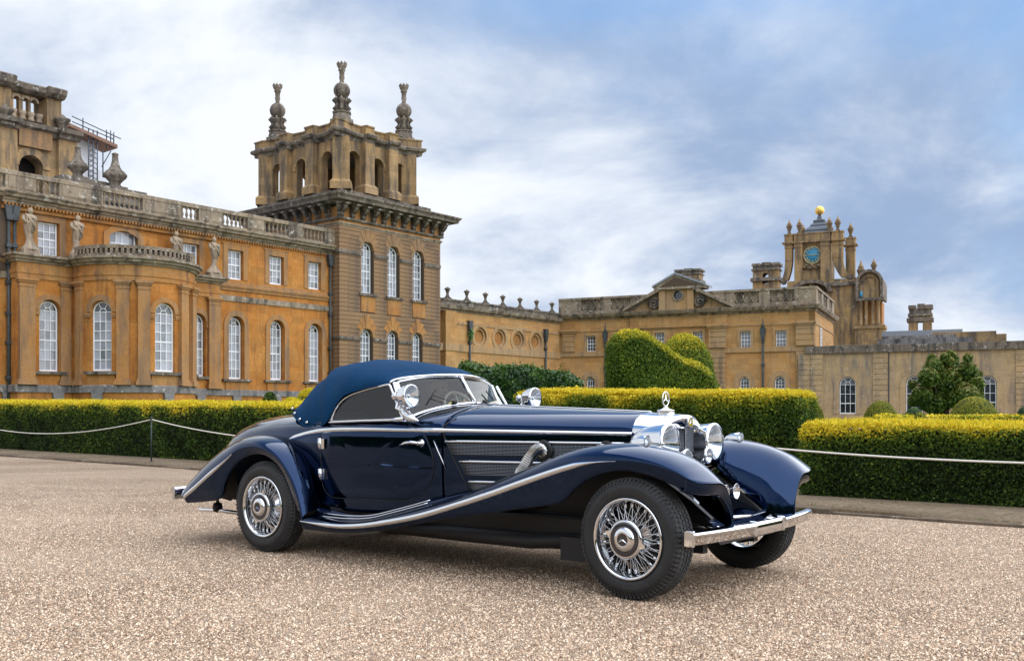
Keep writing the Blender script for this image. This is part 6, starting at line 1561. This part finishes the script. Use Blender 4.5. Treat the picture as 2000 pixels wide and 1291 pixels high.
for sg in (-1, 1):
    h = lamp('headlamp', (-.02, sg*.305, .884), .122, .27)
    MB().tube([(-.12, 0, -.10), (-.12, sg*-.01, -.22)], .025, 8).build('bracket', 'chrome', h)
    f_ = lamp('fog_lamp', (.012, sg*.148, .797), .052, .11); MB().tube([(-.04, 0, -.04), (-.05, 0, -.16)], .012, 8).build('bracket', 'chrome', f_)
    hn = MB().lathe([(.012,-.12),(.014,-.08),(.024,-.04),(.048,0),(.050,.004),(.044,.002),(.012,-.06)], 18, (0,0,0), (1,0,0), cap=False).build('horn', 'chrome', car, (.26, sg*.075-.03, .585)); MB().lathe([(0,-.19),(.04,-.18),(.045,-.15),(.04,-.12),(.0,-.115)], 14, (0,0,0), (1,0,0)).build('horn_body', 'chrome', hn)
    sp = lamp('spot_lamp', (-1.90 if sg < 0 else -1.72, sg*(.63 if sg < 0 else .60), 1.195), .082, .125)
    MB().lathe([(.0,-.03),(.024,-.02),(.028,.0),(.024,.02),(0,.03)], 12, (-.155, 0, 0)).tube([(-.12, 0, -.02), (-.14, 0, -.085), (-.06, sg*.01, -.11)], .014, 8).build('lamp_mount', 'chrome', sp)
    # streamlined foot on the scuttle
    C_ = catmull([(-.085, -sg*.01, -.085), (-.05, -sg*.005, -.125), (.0, 0, -.155), (.075, 0, -.175)], 5); R_ = np.interp(np.arange(len(C_)), [0, 5, 10, 15], [.022,.038,.034,.004])
    MB().tube([tuple(p) for p in C_], [(r, r*.9) for r in R_], 12).build('lamp_foot', 'chrome', sp)
MB().tube([(-.05,-.31,.74),(-.03,0,.735),(-.05,.31,.74)], .018, 8).build('lamp_bar', 'chrome', car)
# --- bumpers
def bar(name, X, y0, y1, zc, hh, sgx, rolled=True, n=30):
    rows = []
    for k in range(n+1):
        y = y0+(y1-y0)*k/n; x = X(y)
        pr = [(-.018,-hh),(.010,-hh),(.016,-hh*.85),(.016,-.05*hh),(.022,.06*hh),(.040,.25*hh),(.044,.55*hh),(.034,.82*hh),(.010,hh),(-.018,hh)] if rolled else [(-.012,-hh),(.008,-hh),(.012,-hh*.9),(.012,hh*.9),(.008,hh),(-.012,hh)]
        rows.append([(x+sgx*a, y, zc+b) for a, b in pr])
    return MB().sweep([(0,0,0,0)]*0 or [], []) if False else MB().grid(rows, close_u=True, smooth=True).add(rows[0], [tuple(range(len(rows[0])))]).add(rows[-1], [tuple(range(len(rows[0])))]).build(name, 'chrome', car)
BX_ = lambda y: .47-.075*(abs(y)/.85)**2
bar('front_bumper', BX_, -.86, -.19, .385, .041, 1); bar('front_bumper', BX_, .25, .86, .385, .041, 1)
bar('bumper_centre', lambda y: .478, -.19, .25, .383, .041, 1, False)
for y in (-.845, .235, -.185): MB().box(-.02, .028, -.012, .012, -.047, .046).build('overrider', 'chrome', car, (BX_(y)+.005, y, .385), bevel=.008)
for y in (-.36, .36): MB().tube([(-.2, y, .36), (.2, y, .40), (.45, y, .385)], .016, 8).build('bumper_iron', 'chrome', car)
MB().tube([(.34,-.30,.45),(.36,0,.44),(.34,.30,.45)], .010, 8).build('cross_rod', 'chrome', car)
RX_ = lambda y: -4.62+.10*(abs(y)/.8)**2
bar('rear_bumper', RX_, -.80, -.25, .395, .052, -1); bar('rear_bumper', RX_, .25, .80, .395, .052, -1)
for y in (-.45, .45): MB().tube([(-4.2, y, .34), (-4.62, y, .39)], .018, 8).build('bumper_iron', 'black', car)
for sg in (-1, 1):
    tl = MB().lathe([(0,-.09),(.03,-.07),(.042,-.02),(.044,0)], 14, (0,0,0), (-1,0,0)).build('tail_lamp', 'chrome', car, (-4.44, sg*.52, .575)); MB().lathe([(.042,0),(.03,.012),(0,.016)], 14, (0,0,0), (-1,0,0)).build('lamp_lens', 'amber', tl)
MB().tube([(-4.02,-.46,.225),(-4.30,-.47,.235),(-4.60,-.48,.228)], .017, 10).tube([(-4.0,-.40,.225),(-4.50,-.41,.22)], .014, 8).build('tail_pipe', 'chrome', car); MB().lathe([(0,-.05),(.035,-.035),(.045,0),(.035,.035),(0,.05)], 12, (-4.36,-.47,.262)).box(-4.37,-4.35,-.48,-.46,.28,.36).build('pipe_hanger', 'black', car)
# --- chassis and underside
ch = MB()
for sg in (-1, 1): ch.box(-4.2, .25, sg*.36-.03, sg*.36+.03, .24, .36)
ch.box(-2.9, -.35, -.50, .50, .20, .40).build('chassis', 'black', car)
MB().box(-1.65, -.32, -.20, .20, .165, .55).build('sump', 'black', car, bevel=.04)
MB().tube([(-.35,-.42,.36),(-.55,-.52,.27),(-.9,-.56,.245),(-1.6,-.52,.24),(-2.6,-.46,.24)], .05, 10).build('exhaust_silencer', 'black', car)
MB().box(-.62, -.42, -.62, -.40, .155, .30).build('jacking_bracket', 'black', car)
MB().tube([(0,-.62,.33),(0,.62,.33)], .035, 8).tube([(-3.29,-.62,.35),(-3.29,.62,.35)], .05, 8).tube([(.0,-.35,.42),(.18,-.3,.36)], .03, 8).build('axle', 'black', car)
# --- wheels
WR = .352
def text_mesh(s, size, depth):
    c = bpy.data.curves.new('text', 'FONT'); c.body = s; c.size = size; c.extrude = depth; c.align_x = 'CENTER'; c.align_y = 'CENTER'; o = bpy.data.objects.new('text', c); COL.objects.link(o)
    dg = bpy.context.evaluated_depsgraph_get(); me = bpy.data.meshes.new_from_object(o.evaluated_get(dg)); bpy.data.objects.remove(o); return me
TY = [(.229,.070),(.238,.082),(.258,.089),(.285,.0915),(.303,.0905),(.306,.0885),(.322,.083),(.336,.072),(.344,.058),(.345,.0),(.344,-.058),(.336,-.072),(.322,-.083),(.285,-.0915),(.258,-.089),(.238,-.082),(.229,-.070)]
tyre_me = MB().lathe([(r, -y) for r, y in TY], 72, (0,0,0), (0,1,0), cap=False).mesh('tyre', 'tyre')
tb = MB(); nb = 76
for k in range(nb):
    for row, (y, hw, ph) in enumerate(((-.047,.011,0),(-.0165,.010,.5),(.0165,.010,0),(.047,.011,.5))):
        a = 2*math.pi*(k+ph)/nb; c, s = math.cos(a), math.sin(a); l = math.pi*.345/nb*.74
        tb.obox((.3475*c, y, .3475*s), (-s,0,c), (0,1,0), (c,0,s), l, hw, .0045)
        tb.obox((.3475*math.cos(a+.5*2*math.pi/nb), y+(.008 if row % 2 else -.008), .3475*math.sin(a+.5*2*math.pi/nb)), (-math.sin(a+.04),0,math.cos(a+.04)), (0,1,0), (math.cos(a+.04),0,math.sin(a+.04)), l*.42, hw*.45, .0042)
    for sg in (-1, 1):
        a = 2*math.pi*(k+.25)/nb; c, s = math.cos(a), math.sin(a); tb.obox((.3395*c, sg*.0675, .3395*s), (-s,0,c), (.45*c*sg*-1, .88, .45*s*-sg), (c*.88, .45*sg, s*.88), l*.72, .0125, .0045)
        tb.obox((.3275*c, sg*.0815, .3275*s), (-s,0,c), (c*-.8*sg, .6, s*-.8*sg), (c*.6, .8*sg, s*.6), .0028, .012, .002)
tread_me = tb.mesh('tread', 'tread')
rim_me = MB().lathe([(.203,.062),(.208,-.05),(.214,-.066),(.222,-.072),(.2325,-.078),(.2375,-.084),(.2365,-.092),(.231,-.095),(.224,-.093),(.219,-.084),(.2135,-.072),(.2075,-.055),(.200,-.03),(.196,.0),(.198,.05),(.203,.062)], 56, (0,0,0), (0,1,0), cap=False).mesh('rim', 'chrome')
sb = MB()
for k in range(24):                                     # three rows of wire spokes, crossed
    a = 2*math.pi*k/24
    for (r0, y0_, r1, y1_, tw_) in ((.072,-.075,.203,-.045,.30),(.072,-.075,.203,-.045,-.30),(.085,.015,.200,-.01,.42)):
        b_ = a+tw_*(1 if k % 2 else .8)+(.13 if r0 == .085 else 0)
        sb.tube([(r0*math.cos(a), y0_, r0*math.sin(a)), (r1*math.cos(b_), y1_, r1*math.sin(b_))], .0019, 5, cap=False)
        if r0 == .072 and k % 3 == 0: sb.tube([(r1*.86*math.cos(b_), y1_-.004, r1*.86*math.sin(b_)), (r1*.99*math.cos(b_), y1_-.004, r1*.99*math.sin(b_))], .007, 6)
spoke_me = sb.mesh('spokes', 'chrome')
hub_me = MB().lathe([(.10,.05),(.095,.02),(.086,.018),(.084,.008),(.060,.0),(.058,-.06),(.074,-.07),(.078,-.08),(.070,-.088),(.05,-.095)], 32, (0,0,0), (0,1,0)).mesh('hub', 'chrome')
drum_me = MB().lathe([(.0,.03),(.165,.03),(.172,.04),(.172,.085),(.0,.086)], 36, (0,0,0), (0,1,0)).mesh('brake_drum', 'black')
cap_me = MB().lathe([(.096,-.088),(.110,-.094),(.115,-.102),(.1135,-.110),(.103,-.117),(.098,-.116),(.070,-.118),(.069,-.124),(.062,-.131),(.046,-.136),(.0375,-.1365),(.0355,-.135),(0,-.135)], 40, (0,0,0), (0,1,0), cap=False).mesh('hub_cap', 'chrome')
ring_me = MB().lathe([(.0985,-.1165),(.085,-.120),(.0705,-.1185)], 40, (0,0,0), (0,1,0), cap=False).mesh('enamel_ring', 'enamel')
cen_me = MB().lathe([(.0375,-.1362),(0,-.1363)], 28, (0,0,0), (0,1,0), cap=False).mesh('enamel_centre', 'enamel')
st_ = star(.037, .005, .17); st_.v = [(y, x-.137, z) for x, y, z in st_.v]; star_me = st_.mesh('hub_star', 'chrome')
ear_me = MB()
for a in (0.05, math.pi+.05):
    c, s = math.cos(a), math.sin(a); ear_me.add([(c*r-s*w, y, s*r+c*w) for r, w in ((.106,-.024),(.124,-.014),(.142,-.002),(.140,.007),(.124,.014),(.106,.024)) for y in (-.112,-.096)], [(0,2,4,6,8,10),(11,9,7,5,3,1)]+[(2*i, 2*i+1, (2*i+3) % 12, (2*i+2) % 12) for i in range(6)])
ear_me = ear_me.mesh('knock_off', 'chrome')
letters = [(ch_, text_mesh(ch_, .040, .0010)) for ch_ in 'MICHELIN']
def wheel(x, sg, steer=0., spin=0.):
    w = bpy.data.objects.new('wheel', None); COL.objects.link(w); w.parent = car; w.location = (x, sg*.745, WR-.0005); w.rotation_euler = (0, 0, steer+(math.pi if sg > 0 else 0))
    t = link('tyre', tyre_me, w, rot=(0, spin, 0)); link('tread', tread_me, w, rot=(0, spin, 0))['kind'] = 'stuff'
    link('rim', rim_me, w); link('spokes', spoke_me, w, rot=(0, spin, 0))['kind'] = 'stuff'; link('hub', hub_me, w); link('brake_drum', drum_me, w)
    for nm, me in (('hub_cap', cap_me), ('enamel_ring', ring_me), ('enamel_centre', cen_me), ('hub_star', star_me), ('knock_off', ear_me)): link(nm, me, w, rot=(0, spin if nm != 'hub_star' else 0, 0))
    if sg < 0:
        for i, (ch_, me) in enumerate(letters):
            # letter tops point outwards; the word runs along the lower sidewall
            a = rad(-62)-rad(8.2)*i
            ca, sa = math.cos(a), math.sin(a); vs = []
            for v in me.vertices:
                u, h_, d_ = v.co; r = .272+h_; b_ = a-u/.272; vs.append((r*math.cos(b_), -.0912-d_*.6, r*math.sin(b_)))
            if M.get('letter') is None: M['letter'] = plain('moulded_rubber_letter', (.035, .037, .04), .4)
            MB().add(vs, [list(p.vertices) for p in me.polygons]).build('tyre_letter', 'letter', w)
    return w
wheel(0, -1, rad(-3.5), .3); wheel(0, 1, rad(-3.5), 1.1); wheel(-3.29, -1, 0, 2.0); wheel(-3.29, 1, 0, .7)
# --- windscreen
for sg in (-1, 1):
    cb, ct = np.array((-1.837, 0, 1.142)), np.array((-1.985, 0, 1.352)); sb_, st2 = np.array((-1.985, sg*.56, 1.035)), np.array((-2.115, sg*.545, 1.300))
    def wq(u, v): 
        b_ = cb+(sb_-cb)*u; t_ = ct+(st2-ct)*u; _zt, _w, _zs, _zb = bodyp(b_[0]); b_[2] = _zs+(_zt-_zs)*math.sqrt(max(0, 1-(b_[1]/_w)**2))+.006; t_ = t_+np.array((0,0,.02*4*u*(1-u))); return tuple(b_+(t_-b_)*v)
    MB().grid([[wq(.03+.94*i/10, .04+.92*j/6) for i in range(11)] for j in range(7)]).build('windscreen_glass', 'glass', car)
    MB().tube([wq(i/12, 0) for i in range(13)], [(.016,.012)]*13, 8).build('screen_frame', 'chrome', car)
    MB().tube([wq(1, 0), wq(1, 1)], [(.016,.012)]*2, 8).build('screen_post', 'chrome', car)
    MB().tube([wq(i/12, 1) for i in range(13)], .010, 8).build('screen_frame', 'chrome', car)
    wp = MB(); p0 = Vector(wq(.33, .02)); p1 = Vector(wq(.40, .5)); p2 = Vector(wq(.62, .42)); off = Vector((.02, sg*.004, .012))
    q0 = Vector(wq(.34 if sg < 0 else .25, .03))+off; q1 = Vector(wq(.62, .38))+off; wp.tube([q0, q1], .003, 6).tube([Vector(wq(.52, .52))+off, Vector(wq(.70, .20))+off], [(.006,.003)]*2, 6).lathe([(.022,-.01),(.02,.012),(.008,.018)], 10, q0)
    wp.build('wiper', 'black', car)
MB().tube([(-1.83, 0, 1.140), (-1.985, 0, 1.358)], [(.014,.018)]*2, 10).build('centre_post', 'chrome', car)
# --- soft top
B_ = [(-2.165,.575,1.300),(-2.24,.592,1.280),(-2.37,.610,1.262),(-2.56,.620,1.222),(-2.67,.628,1.155),(-2.73,.632,1.07),(-2.79,.640,.990),(-2.86,.645,.972),(-2.96,.640,.968),(-3.06,.628,.985),(-3.16,.60,1.030),(-3.30,.52,1.068),(-3.42,.40,1.086),(-3.50,.25,1.094)]
C_ = [(-1.985,0,1.372),(-2.14,0,1.425),(-2.35,0,1.468),(-2.60,0,1.497),(-2.82,0,1.502),(-3.00,0,1.488),(-3.16,0,1.455),(-3.28,0,1.405),(-3.37,0,1.345),(-3.44,0,1.275),(-3.49,0,1.20),(-3.515,0,1.15),(-3.53,0,1.12),(-3.535,0,1.10)]
Bs, Cs = catmull(B_, 4), catmull(C_, 4); rows = []
for i, (b_, c_) in enumerate(zip(Bs, Cs)):
    half = []; t_ = i/(len(Bs)-1)
    ex = 1.25 if t_ < .1 else 1.0; ey = .62 if t_ < .75 else .8
    for k in range(13):
        a = math.pi/2*k/12; sy = math.sin(a)**1.0; cz_ = 1-math.cos(a)
        # flatter crown, fuller shoulder
        yy = b_[1]*(math.sin(a)**.9); f = cz_**1.15
        if t_ < .08: f = (k/12)**1.6
        fx = (yy/max(b_[1], 1e-6))**1.6
        half.append((c_[0]+(b_[0]-c_[0])*fx, yy, c_[2]+(b_[2]-c_[2])*f))
    rows.append([(x, -y, z) for x, y, z in half[::-1]] + [(x, y, z) for x, y, z in half[1:]])
for i in range(len(rows)):
    q = .016*math.exp(-((i-24)/1.6)**2)-.012*math.exp(-((i-28.5)/2.2)**2)+.008*math.exp(-((i-13)/1.3)**2)-.006*math.exp(-((i-17)/2.5)**2)
    rows[i] = [(x+(x+2.75)*q*.8, y*(1+q), z+(z-.95)*q*1.5) for x, y, z in rows[i]]
tp = MB().grid(rows).build('soft_top', 'canvas', car, subsurf=1, solid=.012)
front = rows[0]; MB().tube([(x+.006, y, z-.006) for x, y, z in front], [(.011,.009)]*len(front), 8).build('header_trim', 'chrome', tp)
MB().tube([(x-.03, y*.985, z-.035) for x, y, z in front], [(.02,.02)]*len(front), 8).build('header_rail', 'black', tp)
side_i = [r_[0] for r_ in rows[2:30]]
for sg, idx in ((-1, 0), (1, -1)):
    Pn = [r_[idx] for r_ in rows]
    MB().tube([(p[0], p[1], p[2]) for p in Pn], .007, 6).build('hem', 'canvas', tp)
    for k in (33, 37, 41, 46): p = Pn[k]; MB().lathe([(.012,0),(.012,.006),(.006,.012)], 10, (p[0], p[1]*1.006, p[2]+.035), (-.3, sg, .2)).build('press_stud', 'chrome', tp)
# rear bow piping
rb_ = rows[26]; MB().tube([(-2.9+(x+2.9)*1.008, y*1.008, 1.0+(z-1.0)*1.008) for x, y, z in rows[30][13:-1]], .006, 6).build('bow_piping', 'canvas', tp)
# side windows
WIN = [(-2.735,1.012),(-2.715,1.09),(-2.655,1.165),(-2.55,1.215),(-2.37,1.255),(-2.15,1.285),(-1.985,1.032)]
for sg in (-1, 1):
    P = rounded(WIN, [.01,.05,.05,.05,.05,.02,.02], 4); yw = lambda z: .622-.13*max(0, z-1.0)
    MB().add([(x, sg*yw(z), z) for x, z in P], [tuple(range(len(P)))]).build('side_window', 'glass', car)
    MB().tube([(x, sg*(yw(z)+.004), z) for x, z in P], .009, 8, close=True).build('side_window_frame', 'chrome', car)
    MB().tube([(-2.10, sg*(yw(1.29)+.008), 1.295), (-1.955, sg*(yw(1.03)+.012), 1.035)], [(.016,.010)]*2, 8).build('side_post', 'chrome', car)
# ================================================================ driver
def build_driver():
    M['skin'] = plain('skin', (.42, .25, .18), .55); M['jacket'] = plain('dark_jacket', (.03, .035, .05), .85); M['hair'] = plain('grey_hair', (.22, .20, .19), .8)
    me = bpy.data.meshes.new('person'); bm = bmesh.new(); sk = bm.verts.layers.skin.verify()
    J = dict(pelvis=(0,0,0,.135), waist=(-.05,0,.16,.125), chest=(-.07,0,.33,.145), neck0=(-.05,0,.46,.07), neck=(-.03,0,.52,.05), head0=(-.01,0,.56,.055),
         shl=(-.06,.17,.41,.07), ell=(.12,.25,.26,.048), wrl=(.32,.14,.46,.030), hal=(.37,.13,.50,.034), shr=(-.06,-.17,.41,.07), elr=(.12,-.25,.26,.048), wrr=(.32,-.14,.46,.030), har=(.37,-.13,.50,.034),
         hil=(.06,.10,-.02,.10), knl=(.42,.12,.04,.07), anl=(.58,.11,-.20,.045), tol=(.68,.11,-.21,.035), hir=(.06,-.10,-.02,.10), knr=(.42,-.12,.04,.07), anr=(.58,-.11,-.20,.045), tor=(.68,-.11,-.21,.035))
    V = {}
    for k, (x, y, z, r) in J.items(): v = bm.verts.new((x, y, z)); v[sk].radius = (r, r); v[sk].use_root = (k == 'pelvis'); V[k] = v
    for e in ('pelvis waist','waist chest','chest neck0','neck0 neck','neck head0','chest shl','shl ell','ell wrl','wrl hal','chest shr','shr elr','elr wrr','wrr har','pelvis hil','hil knl','knl anl','anl tol','pelvis hir','hir knr','knr anr','anr tor'):
        a, b = e.split(); bm.edges.new((V[a], V[b]))
    bm.to_mesh(me); bm.free(); me.materials.append(M['jacket'])
    c, s = math.cos(-TH), math.sin(-TH); lx, ly, lz = -2.50, .30, .615
    root = link('person', me, None, (1.174+lx*c-ly*s, 6.367+lx*s+ly*c, lz), (0, 0, -TH)); root.modifiers.new('skin', 'SKIN'); d = root.modifiers.new('sub', 'SUBSURF'); d.levels = d.render_levels = 1
    tag(root, 'driver in a dark jacket sitting at the wheel behind the windscreen', 'person')
    hd = MB(); rows = []
    for i in range(13):
        t = math.pi*i/12; z = -math.cos(t); r = math.sin(t); row = []
        for k in range(16):
            a = 2*math.pi*k/16; x, y = r*math.cos(a), r*math.sin(a); sx_ = .098 if z > -.2 else .098*(1-.28*(-.2-z)); sy_ = .076 if z > -.1 else .076*(1-.38*(-.1-z)); fx = .012*max(0, math.cos(a))*(z < -.3)
            row.append((x*sx_+fx, y*sy_, z*.122))
        rows.append(row)
    hd.grid(rows, close_u=True)
    hd.lathe([(0,0),(.016,.008),(.010,.03),(.004,.05)], 8, (.098, 0, -.035), (-.25, 0, 1)); hd.lathe([(.008,-.03),(.011,-.01),(.008,.02)], 8, (.095, 0, -.065), (0, 1, 0))
    for sg in (-1, 1): hd.lathe([(0,-.03),(.012,-.02),(.016,.01),(.010,.03),(0,.035)], 8, (-.005, sg*.078, -.005))
    h = hd.build('head', 'skin', root, (.015, 0, .66))
    for sg in (-1, 1): MB().lathe([(0,-.01),(.010,0),(0,.01)], 8, (.086, sg*.03, .012)).build('eye', 'dark_in', h)
    hr = MB().grid([[(.102*math.sin(t)*math.cos(a)-.008, .083*math.sin(t)*math.sin(a), .128*math.cos(t)) for a in np.linspace(rad(-100+t*0), rad(100), 13)+math.pi] for t in np.linspace(.02, 1.75, 8)]); hr.grid([[(.103*math.sin(t)*math.cos(a)-.006, .082*math.sin(t)*math.sin(a), .127*math.cos(t)) for a in np.linspace(0, 2*math.pi, 17)] for t in np.linspace(.01, .75, 5)]); hr.build('hair', 'hair', h)
    for sg in (-1, 1):
        for q in range(4): MB().tube([(.37, sg*.13, .50+.012*q), (.40, sg*(.13-.01), .515+.014*q), (.405, sg*.10, .51+.014*q), (.39, sg*.085, .50+.014*q)], [.010,.009,.008,.007], 6).build('finger', 'skin', root)
        MB().tube([(.36, sg*.12, .54), (.375, sg*.095, .555), (.38, sg*.085, .57)], [.011,.010,.008], 6).build('thumb', 'skin', root)
build_driver()
